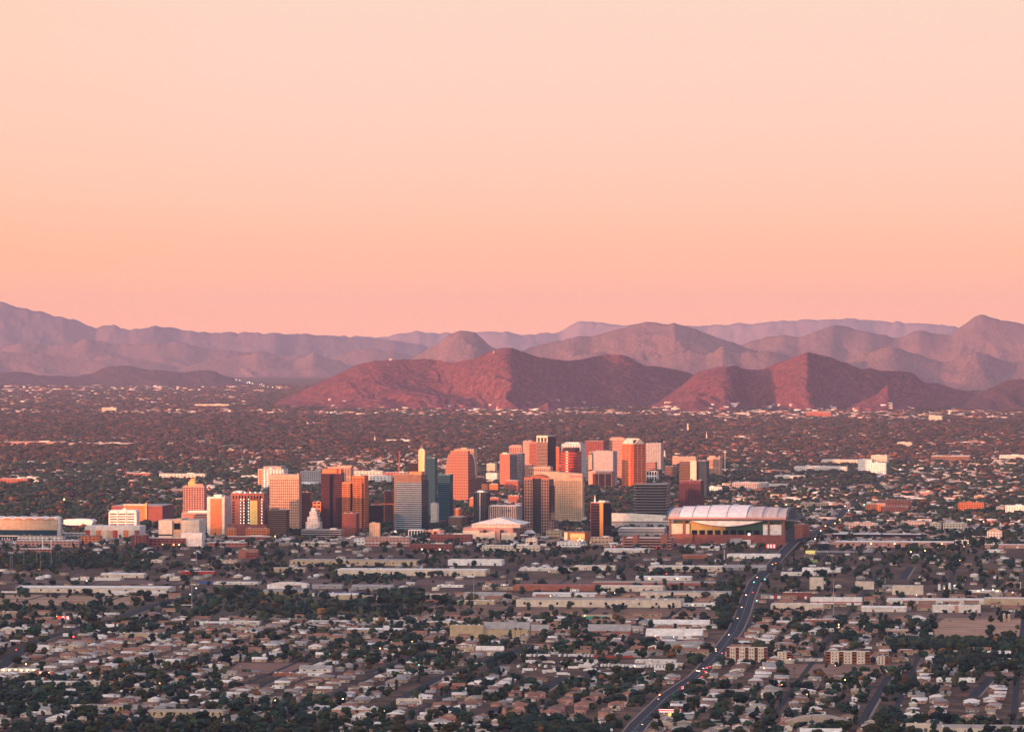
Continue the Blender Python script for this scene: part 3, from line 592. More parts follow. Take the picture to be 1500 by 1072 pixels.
roof(o, -W / 2, W / 2 - 1, 0, D * .9, z1, (.5, .95, 6), 'rooftan', W_('orange'))
o, W, D, m = start('entrance_pavilion', 'white framed glass pavilion at the right foot of the striped tower', 'pavilion', 598, 620, 623, 787, dflt=14)
z1 = zat(776, m); obj('glazing', MB().box(-W / 2 + .5, W / 2 - .5, .6, D, 0, z1 - 1), o, glass('teal'))
w = MB().box(-W / 2, W / 2, 0, D, z1 - 1.5, z1)
for i in range(6): w.box(-W / 2 + i * (W - 1.2) / 5, -W / 2 + i * (W - 1.2) / 5 + 1.2, 0, 1, 0, z1 - 1.5)
obj('frame', w, o, W_('white'))
# --- V yellow slab and dark teal tower
o, W, D, m = start('office_tower', 'slim pale yellow slab tower with two thin roof masts', 'office tower', 613, 621.5, 623.5, 757, 'downtown towers')
z1 = zat(659, m); obj('wall', MB().box(-W / 2, W / 2, 0, D, 0, z1), o, mat('pale_yellow_wall', (.72, .55, .26), .8, .05)); obj('edge_strip', MB().box(W / 2 - 1.6, W / 2 + .1, -.3, 2, 0, z1 - 2), o, W_('white'))
roof(o, -W / 2, W / 2, 0, D, z1, (.2, .8, 2.5), 'roofwhite', mast=12)
tower('tall dark teal glass tower right behind the slim yellow slab', 623, 637, 641, 671, 758, 'teal', 'teal', fh=4, sp=.34, pent=(.1, .6, 7))
tower('low maroon block left of the slim yellow slab above the striped tower', 598, 611, 614, 678, 740, 'dbrown', 'brown', fh=4, sp=.3, pent=None)
tower('teal glass tower with dark floor bands right of the striped tower', 641, 659, 664, 695, 768, 'teal', 'dark', fh=4.4, sp=.5, top=4, pent=(.05, .3, 4))
tower('small pale gridded block in front of the teal glass tower', 631, 640, 643, 737, 771, 'offwhite', 'brown', fh=4, sp=.5, bay=2.6, pw=1.3, pent=None, name='office_building', cat='office building', group=None)
# --- X red tower with rounded shoulders
o, W, D, m = start('office_tower', 'red tower with rounded shoulders and pale floor lines, its right flank dark', 'office tower', 652, 686, 697, 735, 'downtown towers', maxratio=1.2)
z1 = zat(661, m); zs = zat(697, m); n = 18; w = MB(); 
def half(zz, side):
    if zz <= zs: return W / 2
    t_ = (zz - zs) / (z1 - zs); return W / 2 - (W * .22) * (1 - math.sqrt(max(0, 1 - t_ * t_))) if side < 0 else W / 2 - W * .02 * t_
def dep(zz):
    if zz <= zs: return D
    t_ = (zz - zs) / (z1 - zs); return D * (.35 + .65 * math.sqrt(max(0, 1 - t_ * t_)))
gm = glass('red')
for i in range(n):
    za, zb = i * z1 / n, (i + 1) * z1 / n; h = zb - za; hl, hr, dd = half(zb, -1), half(zb, 1), dep(zb)
    w.box(-hl, hr, 0, dd, za, za + h * .45); obj('window_band', MB().box(-hl + .4, hr - .4, .4, dd - .4, za + h * .45, zb), o, gm)
for k in range(11):
    xx = -W / 2 + 1 + k * (W - 2) / 10; w.box(xx - .5, xx + .5, -.2, .6, 0, z1 if k > 3 else zs + (z1 - zs) * (.25 + .2 * k))
obj('wall', w, o, W_('salmon')); obj('crown', MB().box(-W * .27, W / 2 - 2, .1, D * .35, z1, z1 + 1), o, W_('orange'))
rimv = MB(); prev = None
for j in range(12):
    zz = zs + (z1 - zs) * j / 11; yy = dep(zz); 
    if prev: rimv.poly([(W / 2 - .5, prev[0], prev[1]), (W / 2 + .8, prev[0], prev[1]), (W / 2 + .8, yy, zz), (W / 2 - .5, yy, zz), (W / 2 - .5, prev[0] - 2, prev[1]), (W / 2 + .8, prev[0] - 2, prev[1]), (W / 2 + .8, yy - 2, zz), (W / 2 - .5, yy - 2, zz)], [(0, 1, 2, 3), (7, 6, 5, 4), (0, 4, 5, 1), (1, 5, 6, 2), (2, 6, 7, 3), (3, 7, 4, 0)])
    prev = (yy, zz)
obj('shoulder_rim', rimv, o, W_('white'))
tower('pale orange tower partly hidden behind the red tower with rounded shoulders', 665, 694, 699, 658, 722, 'peach', 'brown', fh=4, sp=.5, bay=4, pw=2, pent=(.3, .6, 4))
tower('black glass cube between the rounded red tower and the white roofed blocks', 696, 709, 712, 699, 735, 'dgrey', 'dark', fh=4, sp=.15, pent=(.2, .7, 5))
o, W, D, m = start('round_top_tower', 'brown hotel tower topped by an overhanging round disc with an orange drum', 'hotel', 704, 716, 718, 765)
z1 = zat(722, m); obj('wall', MB().box(-W / 2, W / 2, 0, D, 0, z1), o, W_('dbrown'))
obj('disc', MB().cyl(0, D / 2, z1, z1 + 5, 15, 17, 24).cyl(0, D / 2, z1 + 5, z1 + 8, 17, 14, 24), o, W_('brown')); obj('drum', MB().cyl(-1, D / 2, z1 + 8, z1 + 20, 7.5, 7.5, 20), o, W_('orange'))
o, W, D, m = start('office_tower', 'dark grey tower with upright stripes and a white roof in front of the round topped hotel', 'office tower', 694, 712, 716, 772, 'downtown towers')
z1 = zat(721, m); facade(o, W, D, 0, z1, W_('dgrey'), glass('dark'), fh=30, sp=.04, bay=4, pw=1.8, bands=False)
obj('pale_strip', MB().box(xw(702, 694, 712, W), xw(704, 694, 712, W), -.5, .5, 0, z1 - 1), o, W_('grey')); roof(o, -W / 2, W / 2, 0, D, z1, (.2, .7, 3.5), 'roofwhite', W_('white'))
# --- small blocks between
for (x0, xs, x1, yt, yb, wl, gl_, lb) in [
        (665, 674, 677, 745, 765, 'orange', 'dark', 'small orange block with a barrel roof behind the colonnaded building'),
        (688, 693, 695, 729, 746, 'orange', 'red', 'thin orange sliver of a block right of the rounded red tower'),
        (657, 676, 686, 757, 773, 'brown', 'dark', 'brown building with a row of tall columns and a flat pale roof'),
        (716, 731, 735, 742, 766, 'dgrey', 'dark', 'dark grey box with a pale roof edge right of the grey striped tower'),
        (716, 760, 766, 741, 774, 'grey', 'brown', 'grey hall with uneven upright wall panels left of the twin gridded tower'),
        (740, 759, 762, 704, 721, 'salmon', 'red', 'low orange block with upright windows and white roof left of the twin gridded tower'),
        (717, 729, 731, 709, 722, 'orange', 'brown', 'low orange block with two rows of windows behind the black glass cube'),
        (716, 731, 733, 729, 738, 'salmon', 'brown', 'small salmon rooftop block with chimneys behind the grey panelled hall'),
        (744, 760, 762, 726, 738, 'salmon', 'brown', 'blank orange block with a sloping top behind the grey panelled hall'),
        (713, 725, 728, 679, 694, 'cream', 'brown', 'small sunlit cream block alone among trees left of the slab tower'),
        (712, 728, 731, 693, 706, 'white', 'grey', 'white stepped building below the small sunlit cream block'),
        (896, 900, 903, 700, 712, 'cream', 'brown', 'small cream block at the right foot of the patterned slab')]:
    o, W, D, z1, m = tower(lb, x0, xs, x1, yt, yb, wl, gl_, fh=5 if wl != 'grey' else 40, sp=.5 if wl != 'grey' else .05, bay=4, pw=2, pent=None, name='office_building', cat='office building', group='lower blocks between the downtown towers', rm='roofwhite')
# --- arena with ribbed hip roof
o, W, D, m = start('arena', 'pink walled arena with a pale ribbed hip roof at the front of downtown', 'arena', 678, 757, 770, 792, dflt=110, maxratio=1.3)
z0 = zat(775, m); z1 = zat(771, m); zt = zat(762.5, m)
obj('wall', MB().box(-W / 2, W / 2 - 8, 4, D * .8, 0, z0 + 3), o, W_('pink'))
for a, b_, h in ((678, 703, 777), (703, 722, 780), (735, 757, 780), (722, 735, 778)):
    obj('wall_block', MB().box(xw(a, 678, 757, W), xw(b_, 678, 757, W) - .4, -4 if h != 780 else -7, 4, 0, zat(h, m)), o, W_('cream' if h != 778 else 'pink'))
obj('upper_wall', MB().box(xw(690, 678, 757, W), W / 2 + 6, 8, D * .85, z0 + 3, z1 + 4), o, W_('cream'))
rx0, rx1 = xw(688, 678, 757, W), W / 2 + 12
rf = obj('roof', MB().hip(rx0, rx1, 6, D * .95, z1 + 4.05, zt + 5, 34), o, W_('roofwhite'))
for i in range(7):
    xx = rx0 + 34 + i * (rx1 - rx0 - 68) / 6; ym = (6 + D * .95) / 2; obj('rib', MB().poly([(xx, 6, z1 + 4.6), (xx + 1.2, 6, z1 + 4.6), (xx + 1.2, ym, zt + 6.2), (xx, ym, zt + 6.2), (xx, 6, z1 + 3), (xx + 1.2, 6, z1 + 3), (xx + 1.2, ym, zt + 4), (xx, ym, zt + 4)], [(0, 1, 2, 3), (0, 4, 5, 1), (1, 5, 6, 2), (3, 7, 4, 0)]), rf, W_('grey'))
for i, a in enumerate((708, 733)): obj('recess', MB().box(xw(a, 678, 757, W), xw(a + 5, 678, 757, W), -4.5, -3.9, 1, z0 - 1), o, W_('dbrown'))
obj('entrance', MB().box(xw(717, 678, 757, W), xw(726, 678, 757, W), -8.5, -7.2, 0, z0 - 4), o, W_('cream'))
# --- brick warehouse rows in front of arena
for (x0, x1, yt, yb, wl, rf, lb) in [
        (630, 690, 783, 796, 'brick', 'roofbrown', 'large red brick building with a flat roof left of the arena'),
        (600, 662, 797, 806, 'brick', 'roofbrown', 'low red brick building with a white rooftop sign in front of the larger brick one'),
        (613, 650, 777, 784, 'pink', 'rooftan', 'low pink terrace with rooftop boxes left of the arena'),
        (534, 600, 787, 800, 'pink', 'rooftan', 'long pinkish building with white awnings below the striped tower'),
        (519, 534, 789, 798, 'white', 'roofwhite', 'small plain white shed left of the long pinkish building'),
        (706, 790, 799, 807, 'cream', 'roofwhite', 'long low white building with arched parapet below the arena'),
        (770, 786, 789, 806, 'cream', 'roofwhite', 'square cream building with a dark central opening right of the arched parapet'),
        (441, 482, 795, 801, 'cream', 'roofwhite', 'low cream building with palms along its front'),
        (800, 822, 777, 786, 'gold', 'rooftan', 'ochre low block at the right foot of the twin gridded tower'),
        (865, 897, 787, 798, 'tan', 'rooftan', 'tan building with small windows below the slim black and orange tower'),
        (811, 850, 794, 801, 'white', 'roofwhite', 'white canopy roofs on posts below the orange building with the sign'),
        (350, 377, 809, 818, 'brick', 'rooftile', 'brick church with a gabled front below the cream gridded tower'),
        (330, 396, 786, 793, 'brick', 'roofwhite', 'long low brick terrace below the tower wrapped in lights'),
        (300, 360, 795, 801, 'salmon', 'roofwhite', 'low salmon shed with a long white roof below the orange centred slab')]:
    o, W, D, m = start('low_building', lb, 'building', x0, x1, x1, yb, 'low buildings along the front of downtown', dflt=28)
    z1 = zat(yt, m); facade(o, W, D, 0, z1, W_(wl), glass(), fh=6, sp=.68, bay=7, pw=3.4)
    if 'church' in lb: obj('roof', MB().gable(-W / 2, W / 2, 0, D, z1, z1 + 6, 'x'), o, W_('rooftile')); obj('gable_front', MB().xz([(-W / 2 - 1, 0), (-W / 2 + 13, 0), (-W / 2 + 13, z1 + 2), (-W / 2 + 6, z1 + 7), (-W / 2 - 1, z1 + 2)], -2, 0), o, W_('salmon'))
    else: roof(o, -W / 2, W / 2, 0, D, z1, (.55, .8, 2.5), rf)
    if 'awning' in lb: obj('awning', MB().box(-W / 2, W / 2, -3, 0, z1 * .35, z1 * .4), o, W_('white'))
    if 'opening' in lb: obj('opening', MB().box(-3.5, 3.5, -.6, .3, z1 * .3, z1 * .75), o, glass('dark'))
# --- AG slab
o, W, D, m = start('office_tower', 'slab tower with a blank red front and dark grey ribbed flank', 'office tower', 732, 746.5, 758, 713, 'downtown towers')
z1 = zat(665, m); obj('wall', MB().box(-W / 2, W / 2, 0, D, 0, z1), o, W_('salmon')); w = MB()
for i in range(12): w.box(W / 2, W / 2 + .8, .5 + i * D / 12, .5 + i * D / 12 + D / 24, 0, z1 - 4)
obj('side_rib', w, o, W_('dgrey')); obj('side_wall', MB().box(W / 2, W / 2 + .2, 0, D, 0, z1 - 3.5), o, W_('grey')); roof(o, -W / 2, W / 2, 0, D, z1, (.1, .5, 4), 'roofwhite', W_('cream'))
tower('striped grey wing adjoining the flank of the red fronted slab', 758, 765, 769, 664, 712, 'grey', 'dark', fh=4.2, sp=.45, pent=(.1, .5, 2))
tower('pink tower with faint upright ribs behind the red fronted slab', 746, 764, 768, 653, 700, 'pink', 'red', fh=40, sp=.05, bay=5, pw=2.8, top=5, pent=(.1, .9, 2))
tower('dusky pink tower left of the tallest towers with a maroon shaded foot', 766, 779, 783, 646, 704, 'pink', 'red', fh=4, sp=.6, bay=4, pw=1.6, pent=(.5, .9, 2))
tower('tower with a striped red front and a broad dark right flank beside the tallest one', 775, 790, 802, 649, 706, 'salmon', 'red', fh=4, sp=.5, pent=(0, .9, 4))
o, W, D, z1, m = tower('tallest tower, dark flanked, with an open cream crown of arches', 786, 802, 814, 648, 708, 'peach', 'dark', fh=4, sp=.3, pent=None)
w = MB().box(-W / 2, W / 2, 0, D, zat(641, m), zat(638, m))
for i in range(4): w.box(-W / 2 + i * (W - 3) / 3, -W / 2 + i * (W - 3) / 3 + 3, 0, D, z1, zat(641, m))
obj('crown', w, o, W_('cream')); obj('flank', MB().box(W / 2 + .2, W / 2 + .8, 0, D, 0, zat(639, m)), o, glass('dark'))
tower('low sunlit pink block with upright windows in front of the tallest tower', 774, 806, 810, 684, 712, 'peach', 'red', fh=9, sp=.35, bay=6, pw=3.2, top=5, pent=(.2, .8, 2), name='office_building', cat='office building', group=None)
tower('dark maroon block between the slab tower and the tallest tower', 768, 779, 783, 681, 706, 'dbrown', 'dark', fh=4, sp=.2, pent=None)
# --- AK rounded red towers
o, W, D, z1, m = tower('pale tower with white floor lines and a dark striped flank behind the round red one', 823, 850, 858, 650, 703, 'white', 'dark', fh=4.2, sp=.5, bay=8, pw=1.5, pent=(.1, .85, 4))
o, W, D, m = start('office_tower', 'squat round fronted red tower with stacked bands of red glass', 'office tower', 819, 845, 852, 709, 'downtown towers')
z1 = zat(661, m); n = 12; h = z1 / n; rr_ = W / 2
def curved(r0): return [(r0 * math.sin(-1.57 + 3.14 * j / 12) * 1.0, 14 - 14 * math.cos(-1.57 + 3.14 * j / 12) * (r0 / rr_)) for j in range(13)] + [(r0, D), (-r0, D)]
w = MB()
for i in range(n): w.prism(curved(rr_), i * h, i * h + h * .5); obj('window_band', MB().prism(curved(rr_ - .6), i * h + h * .5, i * h + h), o, glass('red'))
obj('wall', w, o, W_('red')); obj('cap', MB().prism(curved(rr_ * .8), z1, zat(656, m)), o, W_('dbrown'))
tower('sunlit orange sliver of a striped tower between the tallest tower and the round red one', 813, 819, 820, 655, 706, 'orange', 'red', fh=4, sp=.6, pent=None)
tower('pale blue grey block with white floor lines right of the round red tower', 858, 863.5, 865, 670, 706, 'offwhite', 'dark', fh=4, sp=.4, pent=None)
tower('red brick apartment tower of scattered window patterns behind the patterned slab', 857, 884, 889, 646, 690, 'brick', 'brown', fh=4, sp=.5, bay=6, pw=3, pent=(.8, .95, 3))
o, W, D, z1, m = tower('grey slab with a fine diagonal surface pattern and no visible windows', 867, 898, 904, 661, 712, 'grey', 'grey', fh=3, sp=.8, bay=4, pw=3.3, pent=(.2, .8, 2))
tower('thin sunlit cream edge tower left of the patterned slab', 862, 867, 868, 663, 712, 'peach', 'red', fh=60, sp=.9, pent=None)
o, W, D, m = start('office_building', 'sunlit pink block with three tall red window panels below the patterned slab', 'office building', 866, 896, 901, 714)
z1 = zat(690, m); obj('wall', MB().box(-W / 2, W / 2, 0, D, 0, z1), o, W_('pink'))
for i in range(3): obj('window_panel', MB().box(-W / 2 + 4 + i * W / 3.2, -W / 2 + 2 + (i + 1) * W / 3.2, -.5, .4, 5, z1 - 7), o, glass('red'))
roof(o, -W / 2, W / 2, 0, D, z1, None, 'roofwhite')
tower('pinkish white tower with even floor stripes behind the orange banded tower', 893, 915, 921, 642, 705, 'pink', 'red', fh=4.2, sp=.55, top=7, pent=(.05, .8, 3))
o, W, D, z1, m = tower('orange banded tower with a teal corner on its roof and dark right flank', 911, 928, 946, 650, 714, 'orange', 'red', fh=4.6, sp=.5, bay=14, pw=1.8, pent=None)
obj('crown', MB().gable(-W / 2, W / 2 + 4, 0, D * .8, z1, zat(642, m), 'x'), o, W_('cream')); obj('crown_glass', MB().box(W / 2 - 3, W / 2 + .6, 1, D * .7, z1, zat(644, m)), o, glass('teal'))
for i in range(3): obj('pier', MB().box(W / 2 - 9 + i * 3.6, W / 2 - 7.6 + i * 3.6, -.9, 0, 0, z1), o, W_('red'))
tower('long plain grey block half hidden behind the orange banded tower', 946, 968, 972, 649, 690, 'grey', 'dark', fh=4, sp=.6, bay=5, pw=3, pent=None)
# --- AL twin gridded tower with dome
o, W, D, m = start('office_tower', 'twin gridded tower with a dark glass centre and a shallow red dome on top', 'office tower', 764, 806, 813, 783, 'downtown towers', maxratio=.75)
xs_ = [xw(p, 764, 806, W) for p in (768, 780, 793, 804)]
z_a, z_b = zat(702, m), zat(712, m); gg = glass('dark')
facade(o, W, D, 0, z_a, W_('bronze'), gg, x0=xs_[0], x1=xs_[1], y0=0, y1=D, fh=6.3, sp=.36, bay=5.6, pw=2.1, top=2)
facade(o, W, D, 0, z_a, W_('bronze'), gg, x0=xs_[2], x1=xs_[3], y0=0, y1=D, fh=6.3, sp=.36, bay=5.6, pw=2.1, top=2)
facade(o, W, D, 0, z_b, W_('dbrown'), gg, x0=-W / 2, x1=xs_[0] - .2, y0=5, y1=D, fh=4.2, sp=.35); facade(o, W, D, 0, z_b, W_('dbrown'), gg, x0=xs_[3] + .2, x1=W / 2, y0=5, y1=D, fh=4.2, sp=.35)
obj('centre_glazing', MB().box(xs_[1], xs_[2], 2.5, D, 0, z_a + 2), o, gg)
w = MB()
for i in range(24): w.box(xs_[1], xs_[2], 2.1, 2.6, 4 + i * z_a / 24, 5 + i * z_a / 24)
obj('centre_band', w, o, W_('dgrey'))
dm = MB(); n = 20; dome = [(0, 1.0), (.3, .96), (.55, .84), (.8, .6), (1.0, .3)]
for (h0, r0), (h1, r1) in zip(dome[:-1], dome[1:]): dm.cyl(xw(787, 764, 806, W), D / 2, z_a + 2 + h0 * 8, z_a + 2 + h1 * 8, r0 * 20, r1 * 20, n)
obj('dome', dm, o, W_('rust')); obj('parapet', MB().box(xs_[0] - .3, xs_[1] + .3, -.5, 3, z_a, z_a + 4).box(xs_[2] - .3, xs_[3] + .3, -.5, 3, z_a, z_a + 4), o, W_('salmon'))
for a, b_, yt in ((760.5, 766, 762), (804, 811, 762)): facade(o, W, D, 0, zat(yt, m), W_('bronze'), gg, x0=xw(a, 764, 806, W), x1=xw(b_, 764, 806, W), y0=-1.2, y1=D, fh=6.3, sp=.36, bay=5.6, pw=2.1, wname='wing_wall')
def lettering(text, size, ext, m_, parent, loc, label):
    fc = bpy.data.curves.new('lettering', 'FONT'); fc.body = text; fc.size = size; fc.extrude = ext; fc.align_x = 'CENTER'; fc.space_character = 1.05; tmp = bpy.data.objects.new('lettering', fc)
    me = bpy.data.meshes.new_from_object(tmp); me.materials.clear(); me.materials.append(m_); bpy.data.objects.remove(tmp)
    q = obj('sign_lettering', me, parent); q.rotation_euler = (R(90), 0, 0); q.location = loc; q['label'] = label
# --- AM hotel slab with sign
o, W, D, m = start('hotel_tower', 'very broad beige hotel slab with a gently curved roofline and red lettering', 'hotel', 782, 853, 856, 768, 'downtown towers')
xx0 = xw(782, 782, 853, W); pts = [(-W / 2, 0), (W / 2, 0), (W / 2, zat(694, m)), (W * .2, zat(692.5, m)), (-W * .1, zat(690.8, m)), (-W * .35, zat(690.5, m)), (-W / 2, zat(691.5, m))]
nfl = 22; zt = zat(702, m); hb_ = MB().xz(pts, 0, D); ncol = 26
for k_ in range(ncol + 1): xx = -W / 2 + 3 + k_ * (W - 6) / ncol; hb_.box(xx - .75, xx + .75, -.5, 0, 10, zt)
obj('wall', hb_, o, W_('tan')); mr_ = MB().box(-W / 2 + 3, W / 2 - 3, -.25, .3, 0, 1.7).mesh('window_band', glass('brown'))
for r_ in range(nfl): q = obj('window_band', mr_, o); q.location = (0, 0, 12 + r_ * (zt - 14) / nfl)
lettering('Sheraton', 7.2, .3, LAMPM('red_sign_light', (.9, .05, .06), 1.0), o, (xw(843, 782, 853, W), -.8, zat(698.6, m)), 'red hotel lettering')
obj('side_wing', MB().box(W / 2, W / 2 + 6, 3, D, 0, zat(758, m)), o, W_('cream')); obj('podium', MB().box(-W * .1, W / 2 + 4, -6, 0, 0, zat(763, m)), o, W_('dgrey'))
# --- orange restaurant with sign
o, W, D, m = start('restaurant', 'glowing orange building with dark curly lettering and a round lamp column', 'restaurant', 827, 857, 866, 793, dflt=18)
z1 = zat(779, m); obj('wall', MB().box(-W / 2, W / 2, 0, D, 0, z1), o, W_('orange')); obj('corner_column', MB().box(-W / 2, -W / 2 + 6, -2, 4, 0, z1 - 1), o, LAMPM('orange_glow_wall', (.9, .42, .2), .55))
obj('sign_board', MB().box(-W / 2 + 12, W / 2 - 1, -.9, 0, 2.5, z1 - 3), o, LAMPM('orange_lit_board', (.95, .32, .10), .6))
lettering("COOPER'S", 6.5, .25, W_('dbrown'), o, (5, -1.4, 3.5), 'dark sign lettering')
for i in range(3): obj('wall_lamp', MB().box(6 + i * 4.4, 7.2 + i * 4.4, -2, -1.2, 2 + (i % 2) * 3, 3.2 + (i % 2) * 3), o, LAMPM('hot_lamp', (1, .6, .3), 10))
roof(o, -W / 2, W / 2, 0, D, z1, None, 'roofbrown')
# --- AS slim tower
o, W, D, m = start('office_tower', 'slim black glass tower with an orange stripe up the middle and a white roof spire', 'office tower', 865, 884, 895, 790, 'downtown towers', maxratio=.9)
z1 = zat(736, m); obj('glazing', MB().box(-W / 2 + .4, W / 2 - .4, .4, D - .4, 0, z1 - 2), o, glass('dark')); w = MB()
for i in range(13): w.box(-W / 2, W / 2 - 6, 0, D, i * z1 / 13, i * z1 / 13 + .9)
w.box(-W / 2 - .1, W / 2 + .1, -.1, D + .1, z1 - 2, z1).box(-W / 2 - .15, -W / 2 + 1.2, -.15, D, 0, z1 - 2)
obj('wall', w, o, W_('brick')); obj('stripe', MB().box(xw(878.5, 865, 884, W), xw(883.5, 865, 884, W), -.5, .5, 6, z1 + .8), o, mat('bright_orange_panel', (.75, .28, .06), .6, .04))
obj('spire', MB().cyl(-W / 2 + 7, 6, z1, zat(725, m), 2.2, .2, 8), o, W_('white')); roof(o, -W / 2, W / 2, 0, D, z1, (.5, .95, 4), 'roofwhite')
# --- AT dark banded round cornered block
o, W, D, m = start('office_building', 'black block with rounded corners, thin floor lines and two sunlit top storeys', 'office building', 928, 975, 982, 762, dflt=45)
z1 = zat(710, m); n = 13; h = z1 / n; w = MB()
def rc(i): r = 9; x0_, x1_, y0_, y1_ = -W / 2 + i, W / 2 - i, i, D - i; return [(x0_ + r - r * math.cos(a), y0_ + r - r * math.sin(a)) for a in (0, .5, 1.05, 1.57)] + [(x1_ - r + r * math.sin(a), y0_ + r - r * math.cos(a)) for a in (0, .5, 1.05, 1.57)] + [(x1_, y1_), (x0_, y1_)]
for i in range(n): w.prism(rc(0), i * h, i * h + h * .22); obj('window_band', MB().prism(rc(.7), i * h + h * .22, i * h + h), o, glass('dark'))
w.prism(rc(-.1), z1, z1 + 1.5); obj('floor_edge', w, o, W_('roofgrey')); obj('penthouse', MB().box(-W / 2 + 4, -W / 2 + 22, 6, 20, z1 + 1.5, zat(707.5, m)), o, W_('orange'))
tower('dark maroon gridded block with a brown top behind the stadium roof', 995, 1026, 1031, 704, 752, 'wine', 'dark', fh=4.4, sp=.3, bay=3.4, pw=1.1, top=7, pent=(.0, .5, 3))
o, W, D, z1, m = tower('brown block joined to a cream stair shaft, behind the dark gridded block', 995, 1011, 1012, 676, 728, 'brown', 'brown', fh=4, sp=.55, pent=None)
obj('stair_shaft', MB().box(W / 2 + .1, W / 2 + 16, -1, D, 0, z1 + 2), o, W_('cream'))
tower('dark teal glass block right of the cream stair shaft', 1020.5, 1035, 1039, 675, 728, 'dgrey', 'teal', fh=4, sp=.15, pent=None)
tower('sunlit cream block with a stepped roof house on the right edge of the tower group', 1036, 1054, 1058, 670, 698, 'peach', 'red', fh=30, sp=.1, bay=4, pw=2, pent=(.1, .6, 5), top=6)
tower('long low sunlit cream block left of the dark teal glass block', 985, 1019, 1022, 669, 684, 'peach', 'brown', fh=4, sp=.6, bay=5, pw=3, pent=(0, .2, 3), name='office_building', cat='office building', group=None)
tower('small white and dark glass block right of the orange banded tower', 947, 962, 965, 690, 706, 'white', 'dark', fh=14, sp=.25, bay=8, pw=2, pent=None, name='office_building', cat='office building', group=None)
tower('low pink flat block behind the small white and dark glass one', 946, 960, 963, 677, 692, 'pink', 'dark', fh=5, sp=.5, pent=None, name='office_building', cat='office building', group=None)
tower('low maroon block with a white roof line between trees left of the brown tower', 973, 991, 994, 683, 700, 'brown', 'dark', fh=5, sp=.6, pent=None, name='office_building', cat='office building', group=None)
# --- AX convention centre
o, W, D, m = start('convention_hall', 'long low grey hall with a smooth curved pale roof left of the stadium', 'hall', 896, 985, 986, 775, dflt=80)
z1 = zat(764, m); z2 = zat(752, m); obj('wall', MB().box(-W / 2, W / 2, 0, D, 0, z1), o, W_('grey'))
obj('roof', MB().xz([(-W / 2, z1), (W / 2, z1), (W / 2, z2 - 6), (W * .1, z2 - 2), (-W * .2, z2), (-W / 2, z2 + .5)], 2, D), o, W_('roofwhite'))
obj('eaves_line', MB().box(-W / 2, W / 2, -.8, 2, z1 - .6, z1 + .6), o, W_('dgrey'))
tower('flat white roofed hall in front of the long curved hall', 906, 973, 977, 774, 789, 'grey', 'dark', fh=8, sp=.8, rm='roofwhite', pent=(.3, .6, 2), name='hall', cat='hall', group=None)
# --- garage
o, W, D, m = start('parking_garage', 'brick parking garage with open white decks and two solid stair blocks', 'parking garage', 912, 983, 988, 804, dflt=35)
z1 = zat(786, m); facade(o, W, D, 0, z1 - 3, W_('pink'), glass('dark'), fh=4.6, sp=.4, pr=3, wname='deck')
for a, b_, yt in ((927, 934, 784), (968, 977, 783)): obj('stair_block', MB().box(xw(a, 912, 983, W), xw(b_, 912, 983, W), -1, D * .5, 0, zat(yt, m)), o, W_('salmon'))
obj('end_panel', MB().box(-W / 2 - .3, -W / 2 + 2, -.3, D, 0, z1 - 1), o, W_('salmon'))
# --- stadium
o, W, D, m = start('stadium', 'huge stadium with a stepped retractable white roof over yellow and green walls', 'stadium', 984, 1150, 1163, 799, dflt=170, maxratio=1.2)
def zz(py): return zat(py, m)
def sx_(px): return xw(px, 984, 1150, W)
bw = MB().box(sx_(986), sx_(1016), 0, D, 0, zz(782)); obj('brick_base', MB().box(sx_(990), W / 2, 0, 30, 0, zz(783)), o, W_('brick')); obj('brick_block', MB().box(sx_(986), sx_(1015), -5, 0, 0, zz(782)), o, mat('sunlit_brick_tint', (.28, .10, .07), .9, .08))  # left block in a lighter brick colour, sunlight put into the tint
obj('wall', MB().box(sx_(990), W / 2 - 4, 10, D - 10, 0, zz(760)), o, W_('green'))
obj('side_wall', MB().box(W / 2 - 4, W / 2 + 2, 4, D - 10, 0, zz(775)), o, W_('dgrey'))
obj('corner_wall', MB().box(sx_(1010), sx_(1062), 8.5, 10, zz(783), zz(761)), o, W_('yellow'))
for a, b_, c in ((983, 1000, 'cream'), (1004, 1010, 'cream'), (1117, 1124, 'white'), (1127, 1144, 'white')): obj('wall_panel', MB().box(sx_(a), sx_(b_), 4, 9, zz(783), zz(767 if c == 'cream' else 768)), o, W_(c))
for a, b_ in ((980, 983), (1000, 1004), (1124, 1127), (1144, 1149)): obj('pylon', MB().box(sx_(a), sx_(b_), 2, 11, 0, zz(761)), o, W_('brown'))
for i in range(10):
    a = 1013 + i * 11.6 * 9 / 9.2; obj('window', MB().box(sx_(a), sx_(a + 8), 7.5, 9, zz(783), zz(776.5)), o, glass('dark'))
    obj('mullion', MB().box(sx_(a + 8.6), sx_(a + 10), 7, 9, zz(783), zz(775)), o, W_('yellow' if i < 4 else 'green'))
obj('eaves', MB().box(sx_(972), sx_(1168), -6, D - 4, zz(762.5), zz(760)), o, W_('dgrey'))
# lens shaped canopy below the eaves
pts = [];
for j in range(17):
    a = j / 16; pts.append((sx_(1011 + 106 * a), zz(762.5) - (zz(762.5) - zz(770.5)) * math.sin(math.pi * a)))
obj('canopy', MB().xz(pts, -5, 8), o, W_('white'))
ce = MB()
for (xa, za), (xb, zb) in zip(pts[:-1], pts[1:]): ce.poly([(xa, -5.5, za), (xb, -5.5, zb), (xb, 8, zb), (xa, 8, za), (xa, -5.5, za - 1.2), (xb, -5.5, zb - 1.2), (xb, 8, zb - 1.2), (xa, 8, za - 1.2)], [(0, 1, 2, 3), (4, 7, 6, 5), (0, 4, 5, 1)])
obj('canopy_edge', ce, o, W_('dgrey'))
